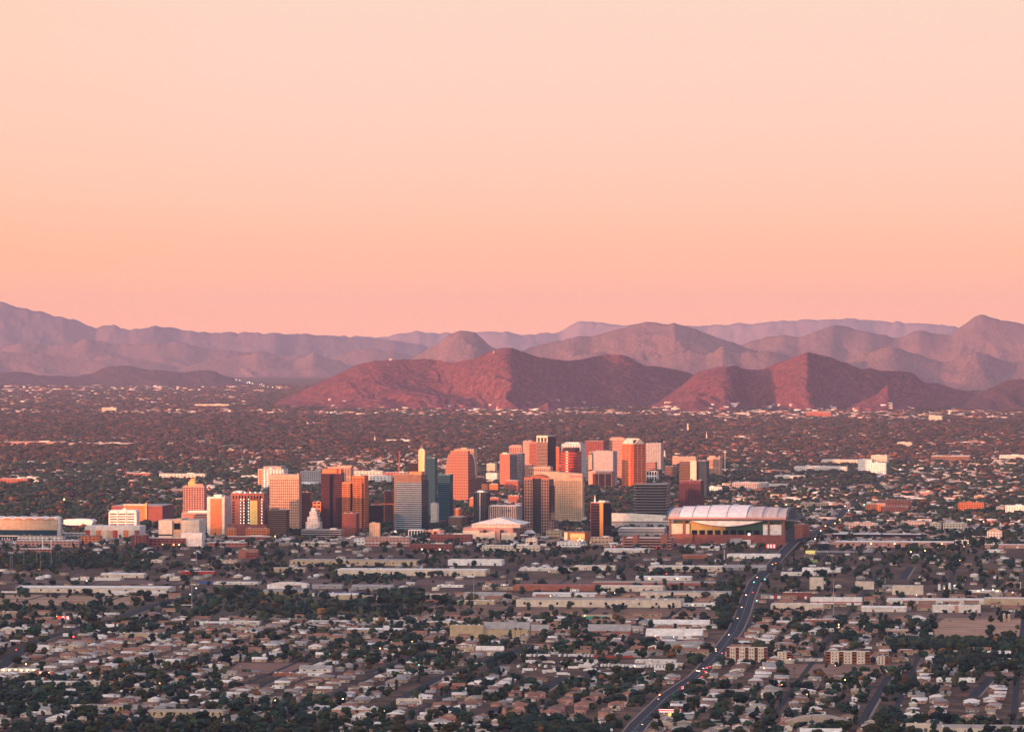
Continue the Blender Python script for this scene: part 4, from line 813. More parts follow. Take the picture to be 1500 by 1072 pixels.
# roof: eight vault panels, higher towards the middle
edges = [979, 994, 1014, 1036, 1064, 1093, 1116, 1137, 1151]; tops = [744, 742, 741, 740, 740, 742, 743, 744.5]; cols = ['cream', 'white', 'white', 'white', 'white', 'cream', 'cream', 'cream']
for i in range(8):
    a, b_ = sx_(edges[i]), sx_(edges[i + 1]); zt = zz(tops[i]) - 3; zl = zz(760) + (zt - zz(760)) * .0; pf = []
    n = 12; D0 = D - 8; p = []
    for j in range(n + 1):
        u = j / n; y = -4 + D0 * u; hh = math.sin(math.pi * u) ** .62 if 0 < u < 1 else 0; p.append((y, zl + 2.2 + (zt - zl - 2.2) * hh))
    v = [(a + .5, y, q) for y, q in p] + [(b_ - .3, y, q) for y, q in p] + [(a + .5, y, q - 2.5) for y, q in p] + [(b_ - .3, y, q - 2.5) for y, q in p]; n1 = n + 1; fs = []
    for j in range(n): fs += [(j, n1 + j, n1 + j + 1, j + 1), (2 * n1 + j, 2 * n1 + j + 1, 3 * n1 + j + 1, 3 * n1 + j), (j, j + 1, 2 * n1 + j + 1, 2 * n1 + j), (n1 + j, 3 * n1 + j, 3 * n1 + j + 1, n1 + j + 1)]
    fs.append((0, 2 * n1, 3 * n1, n1)); pn = obj('roof_panel', MB().poly(v, fs), o, W_(cols[i]) if cols[i] == 'white' else mat('roof_sheet', (.60, .50, .44), .6, .1, .3, stretch=(1, .02, .02)))
    obj('panel_rib', MB().poly([(x, y, q + .8) for x in (a, a + .9) for y, q in p] + [(x, y, q - 1.0) for x in (a, a + .9) for y, q in p], [(j, n1 + j, n1 + j + 1, j + 1) for j in range(n)] + [(j, j + 1, 2 * n1 + j + 1, 2 * n1 + j) for j in range(n)] + [(n1 + j, 3 * n1 + j, 3 * n1 + j + 1, n1 + j + 1) for j in range(n)]), pn, W_('grey'))
obj('gutter', MB().box(sx_(979), sx_(1151), -5.2, -3, zz(760), zz(757.5)), o, W_('pink'))
for px_ in (978, 1152):
    a = sx_(px_); w = MB(); pr_ = None
    for j in range(13):
        u = j / 12; y = -4 + (D - 8) * u; q = zz(760) + (zz(743) - zz(760) - 3) * math.sin(math.pi * u) ** .62 if 0 < u < 1 else zz(760)
        if pr_: w.poly([(a - 3, pr_[0], zz(760)), (a - 3, y, zz(760)), (a - 3, y, q), (a - 3, pr_[0], pr_[1]), (a + 3, pr_[0], zz(760)), (a + 3, y, zz(760)), (a + 3, y, q), (a + 3, pr_[0], pr_[1])], [(0, 3, 2, 1), (4, 5, 6, 7), (3, 7, 6, 2)])
        pr_ = (y, q)
    obj('end_truss', w, o, W_('teal' if px_ < 1000 else 'dgrey'))
obj('scoreboard', MB().box(sx_(1070), sx_(1087), -7, -5, zz(797), zz(788)), o, W_('grey')); obj('white_panel', MB().box(sx_(1088), sx_(1100), -7, -5, zz(798), zz(790)), o, W_('offwhite'))
obj('flood_lamp', MB().cyl(sx_(1097.5), -8, zz(783), zz(780.5), 1.4, 1.4, 8), o, LAMPM('warm_white_lamp', (1, .75, .6), 8))
# --- right of the stadium and beyond
for (x0, xs, x1, yt, yb, wl, gl_, rf, nm, lb) in [
        (1164, 1176, 1186, 768, 790, 'salmon', 'dark', 'roofgrey', 'office_building', 'small salmon block with square windows right of the stadium'),
        (1269, 1297, 1298, 738, 749, 'orange', 'red', 'roofwhite', 'office_building', 'low sunlit orange building of three storeys right of the long road'),
        (1285, 1332, 1334, 733, 745, 'salmon', 'brown', 'roofbrown', 'office_building', 'longer dull red building just behind the low sunlit orange one'),
        (1404, 1441, 1443, 736, 750, 'rust', 'brown', 'roofbrown', 'office_building', 'bright red three storey building among trees on the right'),
        (1459, 1470, 1471, 743, 752, 'cream', 'brown', 'roofwhite', 'office_building', 'sunlit cream block cut by the right edge of the photo, left part'),
        (1473, 1520, 1521, 741, 753, 'white', 'brown', 'roofwhite', 'apartment_building', 'sunlit white stepped building running out of the photo on the right'),
        (1257, 1277, 1279, 673, 693, 'white', 'grey', 'roofwhite', 'hospital', 'shaded white front block of the big hospital near the long road'),
        (1275, 1297, 1299, 678, 696, 'white', 'grey', 'roofwhite', 'hospital', 'grey white block with square front right of the hospital front block'),
        (1276, 1299, 1302, 667, 680, 'cream', 'brown', 'roofwhite', 'hospital', 'sunlit cream tall part of the hospital behind'),
        (1203, 1257, 1259, 674, 682, 'cream', 'brown', 'roofwhite', 'hospital', 'long sunlit wing of the hospital left of its main blocks'),
        (1163, 1240, 1242, 684, 692, 'offwhite', 'brown', 'roofwhite', 'shopping_building', 'long low white building below the left wing of the hospital'),
        (1314, 1335, 1337, 648, 655, 'cream', 'brown', 'roofwhite', 'shopping_building', 'rounded cream building beside the upper stretch of the long road'),
        (1364, 1420, 1422, 668, 677, 'brown', 'dark', 'roofwhite', 'shopping_building', 'long building with a dark window strip right of the long road'),
        (1464, 1520, 1521, 667, 674, 'offwhite', 'brown', 'roofwhite', 'shopping_building', 'white flat building at the right edge beyond the long road'),
        (1181, 1217, 1219, 603, 611, 'salmon', 'brown', 'roofwhite', 'school_building', 'large sunlit building with a red roof at the foot of the right mountain'),
        (1361, 1379, 1381, 609, 618, 'cream', 'brown', 'roofwhite', 'school_building', 'bright cream block at the end of the long road below the mountain'),
        (1073, 1124, 1126, 707, 717, 'grey', 'dark', 'roofwhite', 'office_building', 'long grey white two storey building above the stadium roof'),
        (1100, 1152, 1153, 709, 715, 'offwhite', 'dark', 'roofwhite', 'office_building', 'long pale flat building overlapping the grey one above the stadium'),
        (1034, 1057, 1058, 713, 722, 'white', 'dark', 'roofwhite', 'office_building', 'small white framed building with a dark front right of the gridded block'),
        (1120, 1155, 1156, 689, 694, 'pink', 'brown', 'rooftan', 'shopping_building', 'low pink roofed row left of the hospital wing'),
        (1134, 1178, 1180, 697, 703, 'offwhite', 'dark', 'roofwhite', 'shopping_building', 'low white row half way between stadium and hospital'),
        (1362, 1378, 1379, 766, 776, 'cream', 'brown', 'roofwhite', 'apartment_building', 'cream apartment block of upright bays, left one of two'),
        (1382, 1412, 1414, 766, 777, 'cream', 'brown', 'roofwhite', 'apartment_building', 'cream apartment block of upright bays, right one of two'),
        (1427, 1448, 1449, 726, 731, 'tan', 'brown', 'roofgrey', 'office_building', 'low tan building among trees above the bright red one'),
        (1236, 1282, 1283, 766, 776, 'grey', 'dark', 'roofgrey', 'shopping_building', 'wide lavender grey roofed hall above the dark open deck'),
        (1319, 1355, 1356, 764, 771, 'grey', 'dark', 'roofgrey', 'shopping_building', 'smaller grey roofed hall left of the cream apartments'),
        (1172, 1213, 1214, 737, 744, 'tan', 'dark', 'rooftan', 'office_building', 'flat tan block left of the long road above the stadium right end'),
        (1290, 1330, 1331, 742, 751, 'salmon', 'brown', 'rooftan', 'office_building', 'flat salmon building right of the sunlit orange one'),
        (1446, 1467, 1468, 778, 792, 'offwhite', 'brown', 'roofgrey', 'church', 'pale church with a plain gable end near the right edge'),
        (1220, 1245, 1247, 738, 745, 'pink', 'brown', 'roofgrey', 'office_building', 'dull pink low building beside the traffic lights of the long road')]:
    o, W, D, z1, m = tower(lb, x0, xs, x1, yt, yb, wl, gl_, rm=rf, fh=4.6, sp=.55, bay=6, pw=3.2, pent=None if nm == 'church' else (.3, .5, 2.5), name=nm, cat=nm.replace('_', ' '), group='mid distance buildings right of downtown', dflt=35)
    if nm == 'church': obj('gable_roof', MB().gable(-W / 2, W / 2, 0, D, z1 + .5, z1 + 7, 'y'), o, W_('rooftan'))
# left / centre midground things
for (x0, x1, yt, yb, wl, rf, lb) in [
        (353, 379, 697, 702, 'white', 'roofwhite', 'long white low roof just left of the white pediment building'),
        (516, 560, 690, 700, 'offwhite', 'roofwhite', 'cluster of white and salmon flat blocks right of the cream finned block'),
        (540, 572, 697, 708, 'white', 'roofwhite', 'white blocks with red fronts between the two mid downtown towers'),
        (562, 600, 692, 702, 'salmon', 'roofwhite', 'sunlit salmon block left of the maroon block over the striped tower'),
        (95, 125, 735, 740, 'offwhite', 'roofwhite', 'low white buildings among trees right above the vaulted hall'),
        (0, 40, 701, 709, 'salmon', 'roofwhite', 'reddish long low building at the left edge among trees'),
        (14, 56, 699, 704, 'offwhite', 'roofwhite', 'white roofed long building above the reddish one at the left edge'),
        (185, 220, 693, 699, 'salmon', 'roofwhite', 'sunlit salmon low building right of the photo left third, among trees'),
        (233, 300, 694, 702, 'offwhite', 'roofwhite', 'long pale building with a small white tower behind the gold crowned tower'),
        (0, 95, 647, 652, 'pink', 'roofwhite', 'long sunlit warehouse row at the left edge far out'),
        (100, 200, 649, 652.5, 'grey', 'roofwhite', 'very long grey warehouse row right of the sunlit row'),
        (149, 170, 597, 604, 'cream', 'roofwhite', 'pinkish block with upright bays in the far left white strip'),
        (565, 600, 644, 648, 'white', 'roofwhite', 'white long roof with a small steeple above downtown'),
        (285, 335, 592, 597, 'cream', 'roofwhite', 'bright cream hall below the far left hills')]:
    o, W, D, m = start('low_building', lb, 'building', x0, x1, x1, yb, 'low buildings among the trees beyond downtown', dflt=40)
    z1 = zat(yt, m); facade(o, W, D, 0, z1, W_(wl), glass('brown'), fh=6, sp=.6, bay=10, pw=4); roof(o, -W / 2, W / 2, 0, D, z1, (.6, .75, 3), rf)
# slim towers, masts
for (px_, yt, yb, wd, wl, lb) in [(1007.5, 620, 634, 2.4, 'cream', 'pale slim tower block standing alone in the trees below the mountains'), (1035, 631, 645, 1.4, 'cream', 'pale church spire over a low white hall in the trees'),
                                  (549, 638, 648, 1.3, 'white', 'white church steeple above the trees north of downtown'), (650, 629, 636, .9, 'white', 'tiny white steeple alone in the far trees'), (973.5, 660, 673, 2.4, 'cream', 'bright cream stepped spire right of the long grey block')]:
    o, W, D, m = start('steeple', lb, 'steeple', px_ - wd / 2, px_ + wd / 2, px_ + wd / 2, yb, 'steeples and slim towers in the trees', dflt=5)
    z1 = zat(yt, m); w_ = W / 2; obj('shaft', MB().box(-w_, w_, 0, 2 * w_, 0, z1 * .6), o, W_(wl)); obj('spire', MB().cyl(0, w_, z1 * .6, z1, w_ * .9, w_ * (.8 if 'block' in lb else .1), 8), o, W_(wl)); obj('nave', MB().box(-w_ * 4, -w_ - .1, 1, 12, 0, 6), o, W_('offwhite'))
# red and white telecom mast above the striped tower
def mast(px_, yt, yb, col, label, r=.9, arms=0):
    X, Y = G(px_, yb); zt_ = zat(yt, Y / F); o = thing('mast', label, 'mast', (X, Y, 0), 0, 'masts and poles')
    obj('pole', MB().cyl(0, 0, 0, zt_, r, r * .5, 6), o, W_(col))
    for i in range(arms): obj('antenna_arm', MB().box(-2.4, 2.4, -.3, .3, zt_ - 2 - i * 4, zt_ - 1.2 - i * 4), o, W_(col))
    obj('cap', MB().box(-r * 1.2, r * 1.2, -r, r, zt_ - .5, zt_ + .8), o, W_(col)); return o
mast(585, 661, 700, 'red', 'red lattice telecom mast with a flared head above the striped tower', 2.6, 4)
mast(1062, 661, 690, 'offwhite', 'pale pole mast right of the sunlit cream block', 1.2, 2)
mast(281, 846, 891, 'grey', 'tall grey pole standing by the gantry in the green strip', .55)
mast(694, 842, 890, 'grey', 'tall thin pole beside the white roofed shed at centre left', .5)
mast(1221, 850, 901, 'grey', 'tall thin pole in front of the red striped warehouse', .6)
mast(895, 798, 813, 'white', 'short thick white pole below the brick parking garage', 1.9)
mast(1061, 806, 822, 'white', 'white pole at the right end of the long white shed', .7)
mast(1495, 853, 872, 'offwhite', 'pale post at the right edge beside the lit canopies', .9)
for i, (px_, yt, yb) in enumerate([(15, 805, 838), (18, 815, 840), (35, 806, 836), (54, 803, 830), (59, 808, 838), (75, 796, 832), (62, 788, 806), (75, 787, 806), (113, 790, 815), (167, 780, 800), (176, 776, 806), (198, 780, 803), (91, 796, 812), (288, 806, 826), (115, 896, 906)]):
    mast(px_, yt, yb, 'grey' if i not in (6, 7) else 'white', 'slim grey light pole in the railway yard below the left end of downtown' if i not in (6, 7) else 'thick white pole below the scalloped hall', .4 if i not in (6, 7) else 1.3)
# ------------------------------------------------------------------ fields, washes and streets
def sheet(name, pts, col, zlev, kind='structure', col2=None, sc=.03, label=None, cat=None):
    P = [(*G(*p), zlev) for p in pts]
    structure(name, MB().poly(P, [tuple(range(len(P)))[::1]]).mesh(name, mat(name + '_soil_%d' % int(zlev * 1000), col, .95, .15, sc, spec=.1, col2=col2, detail=8)), kind=kind, label=label, cat=cat)
FIELDS = []
def field(name, pts, col, col2, z=.06):
    FIELDS.append(pts); sheet(name, pts, col, z, col2=col2)
field('field', [(-40, 888), (198, 885), (190, 874), (60, 871), (-40, 871)], (.32, .19, .12), (.46, .31, .20), .060)
field('field', [(598, 903), (740, 903), (748, 886), (690, 882), (620, 888)], (.15, .09, .06), (.28, .17, .11), .064)
field('field', [(740, 900), (1070, 903), (1064, 891), (742, 889)], (.16, .09, .065), (.28, .17, .11), .068)
field('field', [(1215, 905), (1545, 905), (1545, 896), (1210, 895)], (.14, .09, .07), (.24, .15, .10), .072)
field('field', [(1372, 938), (1545, 942), (1545, 906), (1384, 905), (1366, 918)], (.34, .19, .12), (.50, .31, .20), .076)
field('field', [(330, 986), (425, 986), (468, 971), (350, 970)], (.20, .11, .08), (.28, .16, .12), .080)
field('field', [(1150, 992), (1235, 992), (1370, 978), (1370, 971), (1140, 972)], (.22, .12, .08), (.30, .18, .13), .084)
field('field', [(1320, 956), (1400, 958), (1405, 951), (1322, 950)], (.36, .22, .10), (.42, .28, .15), .088)
field('field', [(1445, 990), (1545, 992), (1545, 984), (1440, 984)], (.26, .14, .10), (.34, .20, .15), .092)
field('railway_land', [(-40, 854), (560, 856), (1075, 856), (1075, 850), (560, 849), (-40, 849)], (.13, .085, .075), (.22, .14, .11), .096)
field('riparian_land', [(255, 906), (600, 905), (700, 892), (760, 886), (560, 872), (300, 868), (250, 880)], (.06, .06, .035), (.14, .10, .06), .055)
field('riparian_land', [(-40, 899), (190, 899), (260, 890), (250, 886), (198, 886), (-40, 889)], (.05, .055, .03), (.12, .09, .05), .10)
asphalt = mat('asphalt', (.030, .031, .038), .9, .12, .2, spec=.15); walkm = mat('pavement_concrete', (.26, .20, .17), .95, .1, .3, spec=.1); paint = mat('road_paint', (.55, .55, .5), .8, 0)
def ribbon(mb, line, w0, w1, z):
    n = len(line); L = []; Rr = []
    for i, (x, y) in enumerate(line):
        a = Vector(line[max(0, i - 1)]); b = Vector(line[min(n - 1, i + 1)]); d = (b - a).normalized(); nrm = Vector((d.y, -d.x))
        zz = z[i] if isinstance(z, list) else z
        L.append((x + nrm.x * w0, y + nrm.y * w0, zz)); Rr.append((x + nrm.x * w1, y + nrm.y * w1, zz))
    mb.poly(L + Rr, [(i, n + i, n + i + 1, i + 1) for i in range(n - 1)]); return mb
def dens(line, step=60):
    out = []
    for a, b in zip(line[:-1], line[1:]):
        k = max(1, int((Vector(b) - Vector(a)).length / step))
        for i in range(k): t_ = i / k; out.append((a[0] + (b[0] - a[0]) * t_, a[1] + (b[1] - a[1]) * t_))
    out.append(line[-1]); return out
ROADLINES = []
avenue = dens([G(*p) for p in [(910, 1095), (936, 1060), (977, 1020), (1022, 990), (1050, 960), (1064, 941), (1078, 922), (1088, 900), (1096, 875), (1106, 852), (1128, 830), (1148, 812), (1162, 800), (1186, 789), (1222, 762), (1262, 725), (1292, 700), (1340, 655), (1392, 610)]])
ROADLINES.append((avenue, 10))
hz_ = []
for x, y in avenue:
    py = proj(x, y)[1]; hz_.append(.14 + (7.5 * max(0, 1 - abs(py - 800) / 24) ** .8 if abs(py - 800) < 24 else 0))
structure('avenue', ribbon(MB(), avenue, -9.5, 9.5, hz_).mesh('avenue', asphalt))
for s_ in (-1, 1):
    structure('pavement', ribbon(MB(), avenue, s_ * 9.6 if s_ > 0 else -12, s_ * 12 if s_ > 0 else -9.6, [h + .13 for h in hz_]).mesh('pavement', walkm))
mk = MB()
for (a, b), h in zip(zip(avenue[:-1], avenue[1:]), hz_):
    if a[1] > 8200: break
    d = Vector(b) - Vector(a); L = d.length; d.normalize(); nr = Vector((d.y, -d.x)); k = int(L // 12)
    for off in (-6.2, -3.1, 3.1, 6.2):
        for i in range(k):
            p = Vector(a) + d * i * 12 + nr * off; q = p + d * 4
            mk.poly([(p.x - .1, p.y, h + .03), (p.x + .1, p.y, h + .03), (q.x + .1, q.y, h + .03), (q.x - .1, q.y, h + .03)], [(0, 1, 2, 3)])
    for off in (-.3, .3):
        p = Vector(a) + nr * off; q = Vector(b) + nr * off; mk.poly([(p.x - .08, p.y, h + .035), (p.x + .08, p.y, h + .035), (q.x + .08, q.y, h + .035), (q.x - .08, q.y, h + .035)], [(0, 1, 2, 3)])
structure('road_markings', mk.mesh('road_markings', paint))
lines = [([(168, 908), (192, 899), (222, 888), (250, 880), (278, 874), (296, 861)], 9), ([(-10, 985), (48, 941), (110, 922), (150, 912), (168, 908)], 8),
         ([(560, 1040), (600, 1016), (648, 990), (690, 976), (750, 957), (775, 944)], 6), ([(540, 985), (595, 967), (640, 958)], 5), ([(1262, 1060), (1272, 1040), (1297, 998), (1303, 990)], 4.5),
         ([(1425, 1020), (1440, 1004), (1452, 992)], 6), ([(700, 1050), (735, 1036)], 5), ([(788, 1016), (826, 992)], 6), ([(590, 1070), (610, 1058)], 5), ([(380, 1005), (410, 992), (470, 968)], 5), ([(1322, 848), (1334, 830)], 7)]
for ln, w_ in lines:
    L_ = dens([G(*p) for p in ln]); ROADLINES.append((L_, w_ + 3)); structure('street', ribbon(MB(), L_, -w_, w_, .13).mesh('street', asphalt)); structure('pavement', ribbon(MB(), L_, w_ + .1, w_ + 3, .22).mesh('pavement', walkm))
# residential street net (one sheet per direction)
grid = MB(); gx = MB()
for e in np.arange(-2600, 2400, 128.):
    a = to_world(e, 4700); b = to_world(e, 9800); ribbon(grid, [a, b], -3.2, 3.2, .115)
for n in np.arange(4800, 9800, 205.):
    a = to_world(-2600, n); b = to_world(2400, n); ribbon(gx, [a, b], -3.2, 3.2, .118)
structure('street', grid.mesh('street', asphalt)); structure('street', gx.mesh('street', asphalt))
# gantry and canal band lines
# ------------------------------------------------------------------ sheds, shops and works, one by one
SHED = """22 247 868 7 5 cream roofwhite G 9|very long cream warehouse with black doorways above the bare tan field at far left
150 247 872 4 1 offwhite roofwhite F 4|low annexe with a white edge along the foot of the very long cream warehouse
147 211 846 5 3 cream roofwhite G 3|cream shed with a bright white roof above the railway land at far left
100 176 850 2 1 offwhite roofwhite F 0|thin white row standing on the railway land at far left
265 314 841 4 4 red roofwhite F 3|dark red walled building under a white roof right of the pole and gantry
245 264 850 4 1 cream cream F 0|small plain cream box left of the gantry pole
290 311 855 3 1 blue blue F 0|bright blue shed roof just right of the gantry pole
312 378 856 3 2 offwhite roofwhite F 4|long white canopy right of the bright blue shed
207 237 824 4 1 cream roofwhite F 2|small cream block among dark trees below the long brick building
320 347 825 5 2 tan rooftan F 4|tan block with small square windows below the brick church
178 209 925 6 2 offwhite roofwhite F 3|white topped block beside the pale hip roofed one at left
144 178 922 4 5 tan roofwhite H 2|square hall with a bright white hipped roof at left
0 46 927 6 4 cream roofwhite S 4|cream works with a row of rounded white roof vents at the left edge
285 332 915 4 2 white roofwhite F 5|white building with green doors above the orange roofed shop
333 380 914 4 3 offwhite roofwhite F 3|pale shed with a low white roof right of the green doored one
301 316 925 4 3 orange rust F 1|small shop with a bright orange roof
337 362 926 6 2 tan rooftan F 2|plain tan box right of the orange roofed shop
175 232 934 6 2 tan rooftan F 2|long tan blank walled block below the white hipped hall
204 228 937 2 1 white roofwhite F 0|thin white flat shed below the long tan blank block
424 610 828 7 3 gold roofgrey F 14|very long tan warehouse with a row of small square openings below downtown
490 711 843 8 4 cream roofwhite F 6|longest cream warehouse with two roof levels below downtown
656 735 828 8 5 white roofwhite F 4|large bright white building with a stepped roof below the arena
395 447 838 6 2 tan roofwhite F 5|tan building of two storeys with small dark windows left of the longest cream warehouse
391 450 862 6 4 white roofwhite V 2|white vaulted shed left of the centre above the green wash
385 452 871 5 4 gold roofgrey G 2|tan gabled shed in front of the white vaulted one
457 501 862 4 3 grey roofgrey G 2|grey low shed right of the white vaulted one
515 575 863 4 4 grey roofgrey G 3|wide grey roofed shed above the blue and white building
457 535 873 4 1 white blue F 3|white building with a blue roof band above the green wash
490 554 878 5 2 gold rooftan F 1|yellow tan wall block in front of the blue banded building
610 657 877 7 3 cream roofgrey F 4|cream block with clutter beside the dark trees at the end of the wash
606 645 882 3 2 salmon rooftan F 2|low salmon annexe in front of the cluttered cream block
640 678 860 3 2 white roofwhite F 3|small white shed with a white roof edge above the cluttered cream block
706 752 864 4 2 tan rooftan F 3|tan shed end with a pale eave near the brown wall
680 740 877 4 7 offwhite roofgrey G 3|pale shed with a broad sloping grey white roof left of the brown wall
669 724 885 5 3 gold roofwhite F 3|long ochre block in front of the broad sloping roof
400 449 912 5 2 brown roofgrey F 1|dull brown block left of centre below the wash
449 511 915 5 3 grey roofwhite F 6|grey building with a pale roof right of the dull brown block
508 588 929 7 4 tan roofwhite G 5|tan workshop with a clean white roof and dark openings
521 548 912 4 2 cream roofwhite F 2|small cream workshop above the clean white roofed one
548 592 913 4 2 gold roofwhite F 3|ochre and white workshop pair above the clean white roofed one
620 685 915 4 2 cream roofwhite F 4|cream row left of the tall yellow tan block
659 708 934 18 2 gold rooftan F 1|tall blank yellow tan block facing the camera
708 775 934 13 14 gold roofgrey G 3|big yellow tan hall with a mottled sloping roof right of the tall block
840 901 835 6 2 cream roofwhite F 5|cream shed with a flat pale roof left of the long white shed
760 840 836 3 5 offwhite roofwhite S 4|row of small white peaked tents or roofs
951 1058 837 7 5 cream roofwhite F 9|long white shed with dark doorways below the parking garage
1060 1122 835 4 5 grey roofgrey G 4|long grey shed continuing the long white one to the right
931 1012 850 4 4 offwhite roofwhite G 5|pale sheds with a red lamp below the long white shed
751 878 865 7 1 salmon salmon F 0|long salmon brown wall, left stretch, above the cream warehouses
866 1060 857 3 2 salmon rooftan F 0|long thin brown roofed row above the cream blocks
878 971 866 7 2 cream roofwhite F 5|cream block with dark shrubs in front, right of the salmon wall
938 1068 877 9 4 cream roofgrey F 4|large cream building next to the avenue trees
780 872 874 4 4 white roofwhite G 4|white sheds with a ridged roof behind the longest tan wall
756 997 889 10 3 cream rooftan F 10|longest cream tan wall with nine small dark openings
1000 1048 888 4 4 white roofwhite F 4|white yard building right of the longest cream tan wall
852 903 909 8 3 gold rooftan F 1|tan block with a green front panel below the long brown field
908 956 911 3 4 teal teal F 1|low building with a teal green roof right of the tan block
956 1038 918 4 8 offwhite roofwhite G 3|broad pale roofed shed beside the avenue, upper one
861 923 931 7 11 salmon roofgrey G 2|square hall with a pinkish grey roof and tan front
946 1028 936 5 13 white roofwhite G 5|very large pale roofed factory beside the avenue
943 1029 949 8 4 grey roofgrey F 2|grey front block of the factory beside the avenue
750 776 909 5 3 white roofwhite F 3|white building at the left end of the row below the brown field
776 823 913 5 5 offwhite roofwhite F 5|white and grey building right of the row end below the brown field
745 803 928 4 12 tan roofgrey G 2|hall with a wide mottled grey roof and two small lamps
885 950 809 4 3 offwhite roofwhite G 3|pale pitched roof building below the parking garage
1000 1053 806 4 3 offwhite roofwhite G 4|long pale pitched shed in front of the stadium base
1065 1142 818 6 5 white roofwhite F 7|white works with roof tanks and a pale canopy in front of the stadium
1000 1036 818 4 3 rust rooftile G 2|low rust roofed building left of the white works
1225 1396 802 8 3 pink roofwhite G 10|very long pinkish white shed with warm wall lamps right of the avenue
1219 1355 789 6 1 dbrown roofwhite F 8|long dark open deck behind the pinkish white shed
1399 1419 797 6 2 white roofwhite F 2|white block right of the very long pinkish shed
1179 1278 812 3 7 dgrey roofgrey F 5|flat lavender grey roofed building left of the domed shed
1270 1276 806 5 5 grey roofgrey G 1|grey gabled shed in front of the pinkish white one
1175 1233 838 6 6 white roofwhite F 4|white building with a wide pale roof at the bend of the avenue
1144 1212 843 4 3 offwhite roofwhite F 4|flat pale building by the avenue below the bend
1186 1206 863 17 1 cream roofwhite F 0|tall plain cream cube right of the avenue
1253 1280 863 11 1 cream roofwhite F 0|tall plain cream cube, lower and wider, right of the first
1307 1352 871 13 1 cream roofwhite F 1|wide tall white block right of the two cream cubes
1292 1306 862 5 2 grey roofgrey F 1|grey shed tucked left of the wide tall white block
1146 1188 877 9 5 brick roofwhite F 3|red walled warehouse with a white roof right of the avenue
1187 1262 886 10 6 white roofwhite F 3|white warehouse with a thin red stripe along its wall
1129 1206 894 9 3 cream roofwhite F 7|tan office block with dark square openings beside the avenue
1262 1327 896 6 4 offwhite roofwhite G 2|pale shed with a rounded roof edge right of the striped warehouse
1299 1442 885 6 3 offwhite roofwhite F 6|long pale warehouse running right behind small trees
1366 1436 897 10 2 offwhite roofwhite F 5|white front building with a pink centre and dark arches
1442 1540 886 9 4 gold roofwhite F 3|long tan building at the right edge with a white roof
1179 1227 915 7 2 salmon roofwhite F 4|long low tan shed below the tan office block
1214 1252 925 4 2 offwhite roofwhite F 3|pale yard building below the long low tan shed
1138 1160 914 3 3 offwhite roofwhite G 2|small white roofed shop right of the avenue
1294 1332 928 6 2 tan roofwhite F 3|tan block with a pale roof left of the sandy field
1325 1366 930 3 2 offwhite roofwhite F 2|thin white sheds left of the sandy field
1442 1520 803 5 4 pink roofwhite F 4|pinkish flat row at the right edge below the church
1446 1470 809 4 2 white roofwhite F 1|bright white trailer shaped building at the right edge
1419 1475 868 3 3 offwhite roofwhite F 2|flat white canopies with yellow lamps at the right
34 108 1008 9 4 cream roofwhite F 6|two storey cream apartment row with a flat white roof at lower left
115 148 1007 9 3 cream roofwhite F 3|second cream apartment block right of the longer row at lower left
96 181 1041 7 8 gold rooftan F 12|ochre apartment building with an uneven roof at lower left
212 327 1051 9 8 gold rooftan F 12|long tan apartment building with cluttered pink roofs at lower left
0 54 985 5 4 offwhite roofwhite F 7|shops with a white roof and a string of lamps at the left edge
53 78 989 5 4 salmon roofwhite F 2|pink shop right of the lamp strung shops
46 72 951 6 3 white roofwhite F 2|white and orange shop front at left
72 108 953 6 3 tan roofgrey F 2|tan shop with a white front right of the white and orange one
52 107 1046 3 2 offwhite roofwhite F 0|long white garden wall block at lower left
580 617 1031 7 3 cream roofwhite F 2|pale square hall with a light roof edge at lower centre
651 694 954 6 5 gold rooftan F 5|ochre low school building left of the white roofed one
697 737 960 8 7 tan roofwhite G 3|tan school hall with a clean white roof
576 616 985 4 4 offwhite roofgrey F 6|long pale flat building right of the small junction
617 650 986 3 4 grey roofgrey F 3|grey flat shops with a blue parking cover
642 680 1008 4 5 salmon rooftile G 2|brick red roofed hall at lower centre
670 702 1012 4 3 white roofwhite F 3|white flat building right of the brick red roofed hall
485 552 1046 7 10 pink roofwhite S 6|cluster of pinkish stepped roofs at lower centre
438 485 984 5 6 offwhite roofgrey G 3|grey white roofed hall right of the brown field
430 475 990 4 2 white roofwhite F 4|long white building in front of the grey white hall
400 432 990 4 3 salmon rooftile F 3|red brown roofed row left of the long white building
1150 1243 1062 4 12 tan rooftan V 3|wide shallow tan domed hall at lower right
1172 1232 1077 4 8 white roofwhite G 3|white roofed building with a dark middle at the bottom edge
1124 1160 1070 5 4 cream rooftan F 2|cream flat building left of the shallow dome at the bottom
1327 1365 1072 12 4 cream rooftan F 2|cream school block at the bottom right, left end
1365 1540 1076 9 6 cream rooftan F 9|very long cream school building with a brown roof at the bottom right
1447 1480 962 5 5 white roofwhite G 3|white shed with a clean roof at right between dark trees
1372 1428 999 5 4 white roofwhite F 6|white zigzag row of flats right of the street
1200 1222 1035 5 3 offwhite roofgrey F 3|small pale house block at lower right
946 1000 975 3 3 cream roofwhite F 5|cream long building in the truck yard by the avenue
900 950 962 4 2 grey roofgrey F 3|flat grey roofed works above the truck yard
1170 1205 968 3 2 offwhite roofgrey F 2|low grey building between the two orange and cream apartment groups
1085 1125 938 3 3 offwhite roofwhite F 3|flat shops right of the avenue above the apartments
1130 1165 947 3 4 grey roofgrey V 2|grey curved roof right of the avenue above the apartments
1040 1090 1018 5 5 salmon rooftan G 3|red brown roofed long house row right of the avenue
965 985 1067 8 2 tan rooftan F 1|plain tan box below the red canopy filling station
930 990 971 4 2 offwhite roofwhite F 6|white warehouse end at the top of the truck yard"""
